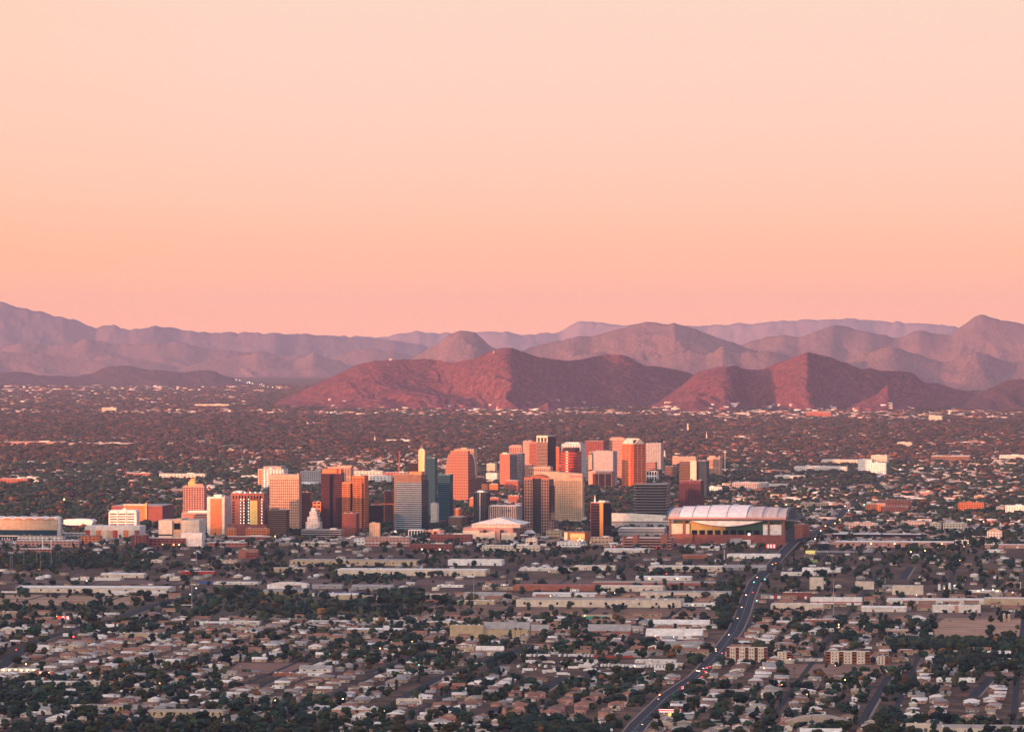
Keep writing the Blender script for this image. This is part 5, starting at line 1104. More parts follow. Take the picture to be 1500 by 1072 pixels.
def shed(line):
    spec, label = line.split('|'); t_ = spec.split(); x0, x1, yb, wp, rp = map(float, t_[:5]); wc, rc_, kd, nd = t_[5], t_[6], t_[7], int(t_[8])
    Y = depth(yb); mpp = Y / F; W = (x1 - x0) * mpp / CT; hw = max(2.6, wp * mpp)
    D = min(70, max(14, W * .45)); flat = F * (CZ - hw) * (1 / Y - 1 / (Y + D))
    X = ((x0 + x1) / 2 - 750) * mpp
    th = TH
    nm = 'apartment_building' if 'apartment' in label or 'flats' in label else 'school_building' if 'school' in label else 'shop' if 'shop' in label else 'warehouse'
    o = thing(nm, label, nm.replace('_', ' '), (X, Y, 0), -th, 'sheds, shops and works of the near city'); occupy(X, Y, W, D, -th, 4)
    x0_, x1_ = -W / 2, W / 2; rise = max(.35, (rp - flat) * mpp) if kd != 'F' else .35
    w = MB().box(x0_, x1_, 0, D, 0, hw); rr = random.Random(int(x0 * 7 + yb))
    if kd == 'F': w.box(x0_, x1_, 0, .5, hw, hw + .7).box(x1_ - .5, x1_, .5, D, hw, hw + .7); 
    obj('wall', w, o, W_(wc)); rm = W_(rc_)
    if kd == 'F': rf = obj('roof', MB().box(x0_ + .5, x1_ - .5, .5, D - .3, hw, hw + .3), o, rm)
    elif kd == 'G':
        rise = min(rise, D * .35, 9); rf = obj('roof', MB().gable(x0_ - .5, x1_ + .5, -.6, D + .6, hw, hw + rise, 'x'), o, rm)
    elif kd == 'H': rf = obj('roof', MB().hip(x0_ - .8, x1_ + .8, -.8, D + .8, hw, hw + min(rise, 8)), o, rm)
    elif kd == 'V':
        pts = [(x0_ - .6 + (W + 1.2) * j / 12, hw + (min(rise, 9) + .6) * math.sin(math.pi * j / 12) ** .8) for j in range(13)]; rf = obj('roof', MB().xz(pts[::-1], -.5, D), o, rm)
    else:
        k = max(3, int(W / 12)); b = MB()
        for j in range(k): b.gable(x0_ + W * j / k + .2, x0_ + W * (j + 1) / k - .2, -.4, D, hw, hw + min(3.2, max(1.5, rise)), 'y')
        rf = obj('roof', b, o, rm)
    dh = min(hw * .62, 4.2)
    for i in range(nd):
        xx = x0_ + W * (i + .5) / nd + rr.uniform(-1, 1); wd = 1.7 if W / max(nd, 1) < 9 else rr.choice([2.2, 3.2, 4.0])
        if nd > 8 or hw < 5: obj('window', MB().box(xx - wd / 2, xx + wd / 2, -.12, .2, hw * .35, hw * .7), o, glass('dark'))
        else: obj('door', MB().box(xx - wd / 2, xx + wd / 2, -.14, .2, .05, dh), o, W_(rr.choice(['dgrey', 'dgrey', 'brown', 'white'])))
    if 'two storey' in label or 'apartment' in label:
        for i in range(nd): xx = x0_ + W * (i + .5) / nd; obj('window', MB().box(xx - 1.2, xx + 1.2, -.12, .2, hw * .68, hw * .9), o, glass('dark'))
    if kd == 'F' and W > 25:
        for i in range(rr.randint(2, 5)):
            cx = rr.uniform(x0_ + 2, x1_ - 2); obj('rooftop_unit', MB().box(cx - 1.2, cx + 1.2, D * .3, D * .3 + 2, hw + .3, hw + 1.7), rf, W_(rr.choice(['grey', 'white'])))
    if 'red stripe' in label: obj('stripe', MB().box(x0_, x1_, -.25, -.02, hw * .38, hw * .5), o, W_('red'))
    if 'green front' in label: obj('sign_panel', MB().box(x0_ + 6, x1_ - 16, -.4, -.02, hw * .3, hw * .85), o, mat('green_sign_panel', (.05, .30, .24), .6, .05))
    if 'green doors' in label:
        for i in range(3): obj('panel', MB().box(x0_ + 12 + i * 13, x0_ + 16 + i * 13, -.4, -.02, .3, hw * .7), o, mat('green_sign_panel', (.05, .30, .24), .6, .05))
    if 'pink centre' in label: obj('centre_panel', MB().box(-3, 3, -.4, -.02, 0, hw), o, W_('pink'))
    if 'lamps' in label or 'lamp ' in label:
        k = 5 if 'very long' in label else 6 if 'string' in label else 2
        for i in range(k): xx = x0_ + W * (i + .5) / k; obj('wall_lamp', MB().box(xx - .6, xx + .6, -1.2, -.3, hw * .7, hw * .7 + 1.1), o, LAMPM('amber_lamp', (1, .55, .2), 8))
for ln in SHED.split('\n'): shed(ln)
# orange and cream apartment blocks
def flats(label, x0, x1, yb, yt, bays):
    o, W, D, m = start('apartment_building', label, 'apartment building', x0, x1, x1 + .6, yb, 'cream and orange apartment blocks right of the avenue', dflt=16); z1 = zat(yt, m)
    obj('wall', MB().box(-W / 2, W / 2, 0, D, 0, z1 - 1), o, W_('brick')); k = bays * 2 + 1 if bays > 1 else 2; u_ = W / (bays * 1.7 + (k - bays)); b = -W / 2
    for i in range(k):
        a = b; b = a + u_ * (1.7 if ((i % 2 == 1) if bays > 1 else i == 0) else 1)
        cream_ = (i % 2 == 1) if bays > 1 else i == 0
        if cream_:
            q = obj('bay', MB().box(a, b, -1.6, 0, 0, z1), o, W_('cream'))
            for f in range(4):
                for xx in (a + (b - a) * .2, a + (b - a) * .62): obj('window', MB().box(xx, xx + 1.3, -1.75, -1.4, z1 * (.1 + f * .23), z1 * (.1 + f * .23) + 1.4), q, glass('brown'))
        else:
            for f in range(4): obj('balcony', MB().box(a + .6, b - .6, -.9, .2, z1 * (.06 + f * .235), z1 * (.06 + f * .235) + 1.1), o, W_('rust')); obj('balcony_recess', MB().box(a + .9, b - .9, -.1, .1, z1 * (.06 + f * .235) + 1.2, z1 * (.06 + f * .235) + 2.7), o, glass('dark'))
    roof(o, -W / 2, W / 2, 0, D, z1 - 1, None, 'roofwhite')
flats('long cream and orange apartment block beside the avenue, partly behind trees', 1064, 1124, 969, 947, 4)
flats('small cream and orange apartment end block just right of the longest one', 1139, 1160, 970, 954, 1)
flats('cream and orange apartment block of three cream bays', 1210, 1274, 972, 953, 3)
flats('small cream and orange apartment end block right of the three bay one', 1285, 1303, 973, 961, 1)
# filling station
o, W, D, m = start('filling_station', 'filling station with a long glowing red canopy and lit yellow shop', 'filling station', 966, 997, 997, 1050, dflt=12)
z1 = 6.0; obj('canopy', MB().box(-W / 2, W / 2, 0, D, z1 - .1, z1 + 2.0), o, LAMPM('red_canopy_light', (.42, .01, .015), .5)); obj('canopy_edge', MB().box(-W / 2 - .2, W / 2 + .2, -.3, -.05, z1 - .5, z1 + .1).box(-W / 2 - .2, W / 2 + .2, -.3, -.05, z1 + 1.8, z1 + 2.3), o, LAMPM('white_canopy_light', (1, .8, .7), .8))
for i in range(4): obj('column', MB().box(-W / 2 + 2 + i * (W - 5) / 3, -W / 2 + 2.6 + i * (W - 5) / 3, 4, 4.6, 0, z1 - .1), o, W_('white'))
obj('shop', MB().box(-W / 2 + 8, W / 2 - 4, D + 1, D + 9, 0, 4.5), o, W_('cream')); obj('shop_window', MB().box(-W / 2 + 9, W / 2 - 5, D + .7, D + 1.1, .6, 3.4), o, LAMPM('yellow_shop_light', (1, .62, .12), 1.4)); obj('side_canopy', MB().box(W / 2 + 1, W / 2 + 20, 3, D, 3.6, 4.2), o, W_('white'))
# billboards and signs
def board(label, x0, x1, yt, yb, cols, strength=0, bands=1):
    o, W, D, m = start('billboard', label, 'billboard', x0, x1, x1, yb, 'billboards and lit signs', dflt=1.5); zt = zat(yt, m); h = (yb - yt) * m * .6
    for s_ in (-.3, .3): obj('post', MB().box(W * s_ - .3, W * s_ + .3, .3, .9, 0, zt - .2), o, W_('dgrey'))
    k = len(cols)
    for i, c in enumerate(cols):
        mm = LAMPM('sign_' + c, {'red': (.9, .06, .04), 'white': (1, .8, .75), 'yellow': (.7, .6, .2), 'lime': (.3, .5, .12)}[c], strength) if strength else W_(c)
        obj('panel', MB().box(-W / 2 + W * i / k, -W / 2 + W * (i + 1) / k - .05, 0, .3, zt - h, zt), o, mm)
    return o
board('red and white billboard above the shops at left', 84, 101, 902, 911, ['red', 'red', 'white', 'red', 'white'], .25)
board('glowing red and white sign in front of the stadium right end', 1122, 1137, 797, 806, ['red', 'white', 'red', 'white', 'red', 'white', 'red'], 1.3)
board('yellow billboard at the inner bend of the avenue', 1180, 1194, 806, 814, ['yellow'], .22)
board('bright green low sign below the yellow billboard', 1186, 1198, 820, 826, ['lime'], .0)
board('white sign board with red writing left of the tan office block', 1128, 1144, 872, 880, ['white', 'red', 'white'], .0)
board('small white billboard beside the red beacon at left', 92, 105, 927, 935, ['white'], .0)
# blue tent in front of the stadium
o, W, D, m = start('dome_tent', 'small round blue topped tent beside the glowing red sign', 'tent', 1129, 1137, 1137, 799, dflt=10); obj('cover', MB().cyl(0, 5, 3, 5.5, 5, 3.6, 14).cyl(0, 5, 5.5, 6.8, 3.6, .5, 14), o, mat('blue_tent_cloth', (.12, .30, .42), .7, .05)); obj('wall', MB().cyl(0, 5, 0, 3, 5, 5, 14), o, W_('offwhite'))
o, W, D, m = start('peaked_tent', 'white peaked tent roof right of the arena', 'tent', 767, 784, 785, 790, dflt=16); obj('cover', MB().hip(-W / 2, W / 2, 0, D, zat(781, m), zat(776, m)), o, W_('white'))
for s_ in (-1, 1): obj('post', MB().box(s_ * W / 2 - .4, s_ * W / 2 + .4, 0, .8, 0, zat(781, m)), o, W_('white'))
# gantry, silos, tanks, hopper
o, W, D, m = start('sign_gantry', 'thin pale sign gantry arm reaching left from the tall pole at the green strip', 'gantry', 232, 282, 282, 891, dflt=1); obj('beam', MB().box(-W / 2, W / 2, 0, .8, 5, 6.2), o, W_('offwhite')); obj('post', MB().box(-W / 2, -W / 2 + .6, 0, .6, 0, 6.2), o, W_('grey')); obj('pole_bracket', MB().box(W / 2 - 1, W / 2, -.1, .9, 0, 7), o, W_('grey'))
for (x0, yt, yb, lb) in [(5, 894, 908, 'taller of two tan silos at the left edge'), (11, 896, 908, 'shorter of two tan silos at the left edge'), (116, 901, 909, 'white cylindrical tank left of the hip roofed hall'), (1376, 855, 864, 'white tank left of the rounded grey tank'), (1391, 853, 864, 'tall white tank with a green lamp'),
                         (1383, 857, 864, 'low rounded grey tank between two white ones'), (1471, 898, 910, 'left one of the two stone stumps beside the sandy field'), (1478, 899, 910, 'right one of the two stone stumps beside the sandy field')]:
    o, W, D, m = start('storage_tank', lb, 'tank', x0 - 2, x0 + 2, x0 + 2, yb, 'tanks and silos', dflt=4); zt = zat(yt, m); obj('shell', MB().cyl(0, 2.2, 0, zt * .9, 2.2, 2.2, 16), o, W_('tan' if 'tan' in lb.split() or 'stone' in lb else 'grey' if 'grey tank' in lb and 'left' not in lb else 'white')); obj('cap', MB().cyl(0, 2.2, zt * .9, zt, 2.2, .6, 16), o, W_('offwhite'))
o, W, D, m = start('hopper', 'tan gravel hopper on legs beside the two silos', 'hopper', 9, 25, 25, 906, dflt=8); obj('bin', MB().poly([(-W / 2, 0, 9), (W / 2, 0, 9), (W / 2, 8, 9), (-W / 2, 8, 9), (-W / 4, 2, 4), (W / 4, 2, 4), (W / 4, 6, 4), (-W / 4, 6, 4)], [(0, 3, 2, 1), (4, 5, 6, 7), (0, 1, 5, 4), (1, 2, 6, 5), (2, 3, 7, 6), (3, 0, 4, 7)]).box(-W / 2, W / 2, 0, 8, 9.02, 11), o, W_('tan'))
for i in range(4): obj('leg', MB().box([-W / 4, W / 4][i % 2] - .3, [-W / 4, W / 4][i % 2] + .3, [1.5, 6][i // 2], [2.1, 6.6][i // 2], 0, 4.5), o, W_('brown'))
# ------------------------------------------------------------------ occupancy test
OCCA = np.array(OCC)
def free(e, n, w=8):
    return not np.any((e + w > OCCA[:, 0]) & (e - w < OCCA[:, 1]) & (n + w > OCCA[:, 2]) & (n - w < OCCA[:, 3]))
segs = []
for ln, w_ in ROADLINES:
    for a, b in zip(ln[:-1], ln[1:]): segs.append((a[0], a[1], b[0], b[1], w_))
SEG = np.array(segs)
def offroad(X, Y, w=6):
    ax, ay, bx, by, ww = SEG.T; dx, dy = bx - ax, by - ay; t_ = np.clip(((X - ax) * dx + (Y - ay) * dy) / (dx * dx + dy * dy + 1e-9), 0, 1)
    return bool(np.all((X - ax - t_ * dx) ** 2 + (Y - ay - t_ * dy) ** 2 > (ww + w) ** 2))
def inpoly(px, py, P):
    c = False; j = len(P) - 1
    for i in range(len(P)):
        if (P[i][1] > py) != (P[j][1] > py) and px < (P[j][0] - P[i][0]) * (py - P[i][1]) / (P[j][1] - P[i][1]) + P[i][0]: c = not c
        j = i
    return c
BARE = [p for i, p in enumerate(FIELDS) if i not in (10, 11)]
WOOD = [FIELDS[10], FIELDS[11], [(1290, 951), (1545, 955), (1545, 938), (1330, 936)], [(1060, 925), (1082, 925), (1090, 855), (1050, 858)], [(0, 835), (215, 832), (240, 815), (120, 812), (0, 815)], [(-20, 1090), (500, 1090), (480, 1058), (230, 1062), (-20, 1072)], [(760, 1090), (905, 1090), (880, 1060), (720, 1062)],
        [(470, 855), (560, 838), (600, 848), (560, 856)], [(1320, 800), (1500, 800), (1500, 776), (1400, 776)], [(1390, 795), (1440, 795), (1440, 770), (1395, 775)]]
YARD = [(745, 998), (1010, 992), (1030, 962), (745, 958)]
TWOST = [(750, 1050), (925, 1050), (925, 1022), (750, 1022)]
# ------------------------------------------------------------------ houses
def sizes(kind):
    return {'gable': (13, 9.5), 'hip': (14, 11), 'flat': (12, 9), 'two': (12, 10), 'cross': (15, 10)}[kind]
def house_parts(kind):
    w, d = sizes(kind); h = 2.9 if kind != 'two' else 5.6; P = {}
    P['wall'] = MB().box(-w / 2, w / 2, 0, d, 0, h)
    if kind == 'gable': P['wall'].poly([(-w / 2, 0, h), (w / 2, 0, h), (0, 0, h + 1.9), (-w / 2, d, h), (w / 2, d, h), (0, d, h + 1.9)], [(0, 1, 2), (3, 5, 4)]); P['roof'] = MB().poly([(-w / 2 - .6, -.6, h - .2), (0, -.6, h + 2.1), (0, d + .6, h + 2.1), (-w / 2 - .6, d + .6, h - .2), (w / 2 + .6, -.6, h - .2), (w / 2 + .6, d + .6, h - .2)], [(0, 1, 2, 3), (1, 4, 5, 2)])
    elif kind == 'flat': P['roof'] = MB().box(-w / 2 - .3, w / 2 + .3, -.3, d + .3, h, h + .35)
    elif kind == 'cross': P['roof'] = MB().gable(-w / 2 - .6, w / 2 + .6, -.6, d + .6, h, h + 1.9, 'x').gable(-w * .35, w * .05, -2.2, 3, h - .1, h + 1.7, 'y'); P['wall'].box(-w * .33, w * .03, -2, 0, 0, h - .1)
    else: P['roof'] = MB().hip(-w / 2 - .6, w / 2 + .6, -.6, d + .6, h, h + 2.1)
    y0 = -.08 if kind != 'cross' else -.08
    P['door'] = MB().box(w * .12, w * .12 + 1.1, y0, .1, 0, 2.1)
    P['window'] = [MB().box(w * .27, w * .27 + 1.7, y0, .1, 1, 2.2), MB().box(-w * .42, -w * .42 + 1.6, y0 if kind != 'cross' else -.08, .1, 1, 2.2)]
    if kind == 'two': P['window'] += [MB().box(w * .2, w * .2 + 1.5, y0, .1, 3.7, 4.9), MB().box(-w * .35, -w * .35 + 1.5, y0, .1, 3.7, 4.9)]
    P['garage_door'] = MB().box(-w * .2, -w * .2 + 2.6, y0, .1, 0, 2.2) if kind in ('hip', 'two') else None
    return P
WALLS = {'cream': ('cream', .16), 'tan': ('tan', .16), 'white': ('white', .12), 'pink': ('pink', .08), 'grey': ('grey', .1), 'brown': ('brown', .1)}
ROOFS = ['roofgrey', 'roofbrown', 'roofwhite', 'rooftile', 'rooftan']
RNAME = {'roofgrey': 'grey', 'roofbrown': 'brown', 'roofwhite': 'white', 'rooftile': 'red tiled', 'rooftan': 'tan'}
KN = {'gable': 'gabled', 'hip': 'hip roofed', 'flat': 'flat roofed', 'two': 'two storey', 'cross': 'low winged'}
houses = []; rh = random.Random(11)
def visible(px, py): return -25 < px < 1525 and py < 1096
sheds2 = []
for n0 in np.arange(4800, 9950, 205.):
    for e0 in np.arange(-2600, 2400, 128.):
        X, Y = to_world(e0 + 64, n0 + 100)
        if Y < 4900: continue
        px, py = proj(X, Y)
        if not (-150 < px < 1650): continue
        indus = 800 < py < 905
        for col in (20, 47, 82, 108):
            k = 0
            while k < 185:
                step = rh.uniform(15, 21); nn = n0 + 12 + k; ee = e0 + col + rh.uniform(-3, 3); k += step
                X, Y = to_world(ee, nn)
                if Y < 4900: continue
                px, py = proj(X, Y)
                if not visible(px, py) or not free(ee, nn, 8) or not offroad(X, Y, 9): continue
                if any(inpoly(px, py, P) for P in BARE + WOOD) or inpoly(px, py, YARD): continue
                if inpoly(px, py, TWOST):
                    if rh.random() < .85: houses.append((ee, nn, 'two', rh.choice(['pink', 'pink', 'cream']), rh.choice(['rooftile', 'roofbrown']), X, Y, px, py, rh.choice((0, 0, 1))))
                    continue
                if indus:
                    if rh.random() < .30: sheds2.append((ee, nn, X, Y, px, py)); k += 14
                    elif rh.random() < .13: houses.append((ee, nn, rh.choice(['gable', 'flat', 'hip']), rh.choice(['cream', 'tan', 'white', 'grey']), rh.choice(ROOFS), X, Y, px, py, rh.choice((0, 1))))
                    continue
                if 905 <= py < 960 and rh.random() < .12: sheds2.append((ee, nn, X, Y, px, py)); k += 14; continue
                if rh.random() < .62: houses.append((ee, nn, rh.choice(['gable', 'gable', 'hip', 'flat', 'cross', 'cross', 'hip']), rh.choice(['cream', 'cream', 'tan', 'white', 'pink', 'grey', 'brown', 'tan']), rh.choice(ROOFS + ['roofgrey', 'roofwhite', 'roofbrown']), X, Y, px, py, rh.choice((0, 0, 1))))
houses.sort(key=lambda h: h[6])
near_h, far_h = houses[:300], houses[300:]
PROT = {}
def near_word(px, py):
    spots = [(78, 1007, 'the cream apartment rows'), (140, 1040, 'the ochre apartment building'), (270, 1050, 'the long tan apartment building'), (600, 1030, 'the pale square hall'), (518, 1046, 'the pinkish stepped roofs'), (980, 1050, 'the red canopy filling station'), (1196, 1062, 'the shallow tan dome'),
             (1420, 1075, 'the long school building'), (840, 1036, 'the pink two storey estate'), (1272, 1040, 'the short dark street at lower right'), (1400, 999, 'the white zigzag flats'), (380, 1075, 'the dark trees at the bottom'), (730, 1075, 'the bottom centre woods'), (1090, 1060, 'the avenue, east side'), (460, 1075, 'the bottom woods'), (640, 1075, 'the lower centre streets'), (20, 1075, 'the lower left corner'), (1300, 1085, 'the school playing side')]
    return min(spots, key=lambda s_: (s_[0] - px) ** 2 + ((s_[1] - py) * 2.5) ** 2)[2]
GW = []; HU = MB().box(-.6, .6, -.6, .6, 0, 1.1).mesh('cooler_unit', W_('offwhite'))
LABELS = []                      # (object, base label, picture column) - finished at the end so that each singles out one thing
for (ee, nn, kd, wc, rc_, X, Y, px, py, rot) in near_h:
    key = (kd, wc, rc_)
    rz = -TH + (R(90) if rot else 0) + rh.uniform(-.03, .03)
    if key not in PROT:
        P = house_parts(kd); d = {}
        wm = mat('house_wall_' + wc, C[wc], .9, .08, .4, rnd=WALLS[wc][1], spec=.15); rm_ = mat('house_' + rc_, C[rc_], .9, .12, .5, rnd=.15, spec=.15)
        d['wall'] = P['wall'].mesh('wall', wm); d['roof'] = P['roof'].mesh('roof', rm_); d['door'] = P['door'].mesh('door', W_('dbrown')); d['window'] = [w.mesh('window', glass('dark')) for w in P['window']]
        d['garage_door'] = P['garage_door'].mesh('garage_door', W_('offwhite')) if P['garage_door'] else None; PROT[key] = d
    d = PROT[key]; o = thing('house', '', 'house', (X, Y, 0), rz, 'houses of the near streets'); s_ = rh.uniform(.85, 1.25); o.scale = (s_, s_, rh.uniform(.9, 1.15))
    LABELS.append((o, f"{wc} {KN[kd]} house with a {RNAME[rc_]} roof near {near_word(px, py)}", px))
    for nm in ('wall', 'roof', 'door'): obj(nm, d[nm], o)
    for w in d['window']: obj('window', w, o)
    if d['garage_door']: obj('garage_door', d['garage_door'], o)
    if rh.random() < .4: q = obj('cooler_unit', HU, [c_ for c_ in o.children if c_.name.startswith('roof')][0] if False else o); q.location = (rh.uniform(-2, 2), sizes(kd)[1] * .55, (2.9 if kd != 'two' else 5.6) + (.3 if kd == 'flat' else 1.2))
    if len(GW) < 110 and rh.random() < .5:
        g_ = thing('garden_wall', '', 'garden wall', (X - 2, Y - 9, 0), -TH, 'block walls round the near yards', 'thing'); GW.append(g_)
        obj('wall', MB().box(-9, 9, 0, .25, 0, 1.7).box(-9, -8.75, .25, 11, 0, 1.7), g_, W_(rh.choice(['tan', 'pink', 'offwhite']))); obj('gate', MB().box(2, 3.4, -.1, .35, .05, 1.6), g_, W_('dbrown'))
        LABELS.append((g_, f"low yard wall with a dark gate near {near_word(px, py)}", px))
# farther houses as one merged object
class NP:
    def __init__(s): s.V = []; s.T = []; s.Q = []; s.C = []; s.n = 0
    def add(s, V, T, Q, col):
        s.V.append(V); s.C.append(np.tile(col, (len(V), 1)) if np.ndim(col) == 1 else col)
        if T is not None and len(T): s.T.append(T + s.n)
        if Q is not None and len(Q): s.Q.append(Q + s.n)
        s.n += len(V)
    def mesh(s, name, m):
        F_ = []
        if s.Q: F_.append(np.concatenate(s.Q))
        if s.T: F_.append(np.concatenate(s.T))
        return np_mesh(name, np.concatenate(s.V), F_, m, np.concatenate(s.C))
BOXQ = np.array([(4, 5, 6, 7), (0, 1, 5, 4), (1, 2, 6, 5), (2, 3, 7, 6), (3, 0, 4, 7)])
def boxv(x0, x1, y0, y1, z0, z1): return np.array([(x0, y0, z0), (x1, y0, z0), (x1, y1, z0), (x0, y1, z0), (x0, y0, z1), (x1, y0, z1), (x1, y1, z1), (x0, y1, z1)], float)
def xform(V, X, Y, rz):
    c, s_ = math.cos(rz), math.sin(rz); o = V.copy(); o[:, 0] = V[:, 0] * c - V[:, 1] * s_ + X; o[:, 1] = V[:, 0] * s_ + V[:, 1] * c + Y; return o
hm_ = NP()
wallc = {k: np.array(C[k]) for k in ('cream', 'tan', 'white', 'pink', 'grey', 'brown')}
def add_house(npm, X, Y, rz, kd, wc, rc_, s_=1.0):
    w, d = sizes(kd); h = (2.9 if kd != 'two' else 5.6) * s_; w *= s_; d *= s_; j = rh.uniform(.8, 1.15)
    npm.add(xform(boxv(-w / 2, w / 2, 0, d, 0, h), X, Y, rz), None, BOXQ, wc * j)
    dk = np.array([.03, .03, .04])
    for a in (-.38, .2): npm.add(xform(boxv(w * a, w * a + 1.8, -.1, .1, .9, 2.2), X, Y, rz), None, BOXQ[1:2], dk)
    if kd == 'flat': npm.add(xform(boxv(-w / 2 - .3, w / 2 + .3, -.3, d + .3, h, h + .4), X, Y, rz), None, BOXQ, rc_ * j)
    else:
        a, b, c_, e = -w / 2 - .6, w / 2 + .6, -.6, d + .6; r_ = 0 if kd in ('gable', 'cross') else d / 2; ym = d / 2
        V = np.array([(a, c_, h), (b, c_, h), (b, e, h), (a, e, h), (a + r_, ym, h + 2.1 * s_), (b - r_, ym, h + 2.1 * s_)], float)
        if kd == 'gable': V[:, [0, 1]] = (V[:, [1, 0]] - [ym, -ym]) * [w / d, d / w] * 1.0 if False else V[:, [0, 1]]
        npm.add(xform(V, X, Y, rz), np.array([(1, 2, 5), (3, 0, 4)]), np.array([(0, 1, 5, 4), (2, 3, 4, 5)]), rc_ * j)
for (ee, nn, kd, wc, rc_, X, Y, px, py, rot) in far_h: add_house(hm_, X, Y, -TH + (R(90) if rot else 0), kd, wallc[wc], np.array(C[rc_]), rh.uniform(.9, 1.25))
# distant suburbs out to the mountains
NR = np.random.default_rng(404).random((128, 128))
def patch(X, Y):
    t = 0
    for k_, a_ in ((1, .5), (2.1, .3), (4.3, .2)):
        x, y = X / 420. * k_ + 300, Y / 1500. * k_; i, j = int(x) % 127, int(y) % 127; fx, fy = x % 1, y % 1
        t += a_ * ((NR[i, j] * (1 - fx) + NR[i + 1, j] * fx) * (1 - fy) + (NR[i, j + 1] * (1 - fx) + NR[i + 1, j + 1] * fx) * fy)
    return t
WHITEBANDS = [(0, 420, 600, 607, 1.3), (0, 420, 565, 574, .55), (600, 1180, 602, 609, 1.2), (1040, 1500, 602, 614, 1.5), (380, 620, 602, 608, 1.2), (450, 700, 672, 690, 2.4), (0, 320, 640, 652, 1.2), (330, 640, 660, 690, 1.2), (1040, 1500, 632, 700, 1.1), (0, 260, 688, 706, 1.3), (1050, 1500, 700, 800, .5), (0, 380, 575, 598, .5), (1400, 1500, 640, 700, 2), (1240, 1500, 545, 570, .5), (600, 1500, 604, 700, .25), (600, 800, 690, 740, 1.5)]
suburb = NP(); cnt = 0
rr = random.Random(5)
sunny = [np.array(C[k]) for k in ('white', 'offwhite', 'cream', 'cream', 'tan', 'pink', 'grey', 'salmon')]
def pushb(X, Y, w, d, h, c): suburb.add(xform(boxv(-w / 2, w / 2, 0, d, 0, h), X, Y, -TH), None, BOXQ, c); 
for (x0, x1, y0, y1, dn) in WHITEBANDS:
    A = (x1 - x0) * (y1 - y0)
    for i in range(int(A * .09 * dn)):
        px, py = rr.uniform(x0, x1), rr.uniform(y0, y1); X, Y = G(px, py); e, n = to_city(X, Y)
        if not free(e, n, 10) or not offroad(X, Y, 10): continue
        m = Y / F; w = rr.choice([5, 7, 9, 12, 18, 26]) * m * rr.uniform(.6, 1.2); h = rr.uniform(1.3, 2.3) * m * (.8 if w > 15 * m else 1.0); h = min(max(h, 3.5), 11)
        pushb(X, Y, w, min(40, w * .6), h, rr.choice(sunny) * rr.uniform(.85, 1.1))
for i in range(19000):
    py = HOR + 95 + 205 * rr.random() ** 1.0; px = rr.uniform(-20, 1520); X, Y = G(px, py); e, n = to_city(X, Y)
    if Y > 29500 or py > 797: continue
    if patch(X, Y) > .50 and rr.random() < .7: continue
    if patch(X, Y) < .44 and rr.random() < .035: pushb(X, Y, rr.uniform(30, 80), 30, rr.uniform(4, 7), rr.choice(sunny) * rr.uniform(.6, .9)); continue
    if rr.random() < (.45 if py > 640 else .8) and py < 760: continue
    if py > 700 and not (free(e, n, 8) and offroad(X, Y, 8)): continue
    s_ = rr.uniform(.8, 1.25); c = rr.choice(sunny[1:]) * rr.uniform(.35, .85)
    if py > 690: add_house(suburb, X, Y, -TH, rr.choice(['hip', 'cross', 'flat']), c, np.array(C[rr.choice(ROOFS)]), s_)
    else: pushb(X, Y, rr.uniform(10, 24), 10, rr.uniform(3, 5), c)
am = attr_mat('far_painted_walls', var=.12)
structure('distant_houses', hm_.mesh('distant_houses', am), kind='stuff', label='low houses and sheds packed between the trees of the middle distance', cat='houses')
# houses climbing the lowest slopes
FT = np.concatenate(FOOT); 
for k in range(380):
    x, y, z_ = FT[rr.randrange(len(FT))]; s_ = rr.uniform(.7, 1.2)
    if z_ > 8 + 50 * rr.random() ** 2: continue
    suburb.add(xform(boxv(-16 * s_, 16 * s_, 0, 14, z_ - 10, z_ + 6 * s_), x, y, -TH), None, BOXQ, rr.choice(sunny) * rr.uniform(.8, 1.1))
structure('far_suburbs', suburb.mesh('far_suburbs', am), kind='stuff', label='tiny pale houses and warehouses of the suburbs beyond downtown', cat='houses')
# filler workshops, each its own thing
sheds2.sort(key=lambda s_: s_[3]); WP = {}
def anchor_word(px, py):
    sp = [(130, 868, 'the very long cream warehouse'), (420, 862, 'the white vaulted shed'), (550, 842, 'the longest cream warehouse'), (700, 828, 'the large bright white building'), (870, 889, 'the longest cream tan wall'), (1000, 837, 'the long white shed'), (985, 935, 'the pale roofed factory'), (1100, 818, 'the white works'), (1310, 802, 'the very long pinkish shed'), (1225, 886, 'the red striped warehouse'),
          (1330, 871, 'the wide tall white block'), (1400, 896, 'the pink centred building'), (720, 934, 'the tall yellow tan block'), (545, 929, 'the clean white roofed workshop'), (160, 925, 'the white hipped hall'), (320, 915, 'the orange roofed shop'), (250, 810, 'the long red brick building'), (600, 800, 'the pinkish long building'), (1240, 925, 'the yard left of the sandy field'), (1450, 960, 'the dark trees at right'),
          (60, 960, 'the shops at left'), (250, 950, 'the long tan blank block'), (420, 940, 'the streets left of centre'), (1120, 870, 'the avenue'), (860, 940, 'the pinkish grey roofed hall'), (1180, 840, 'the bend of the avenue')]
    return min(sp, key=lambda s_: (s_[0] - px) ** 2 + ((s_[1] - py) * 3) ** 2)[2]
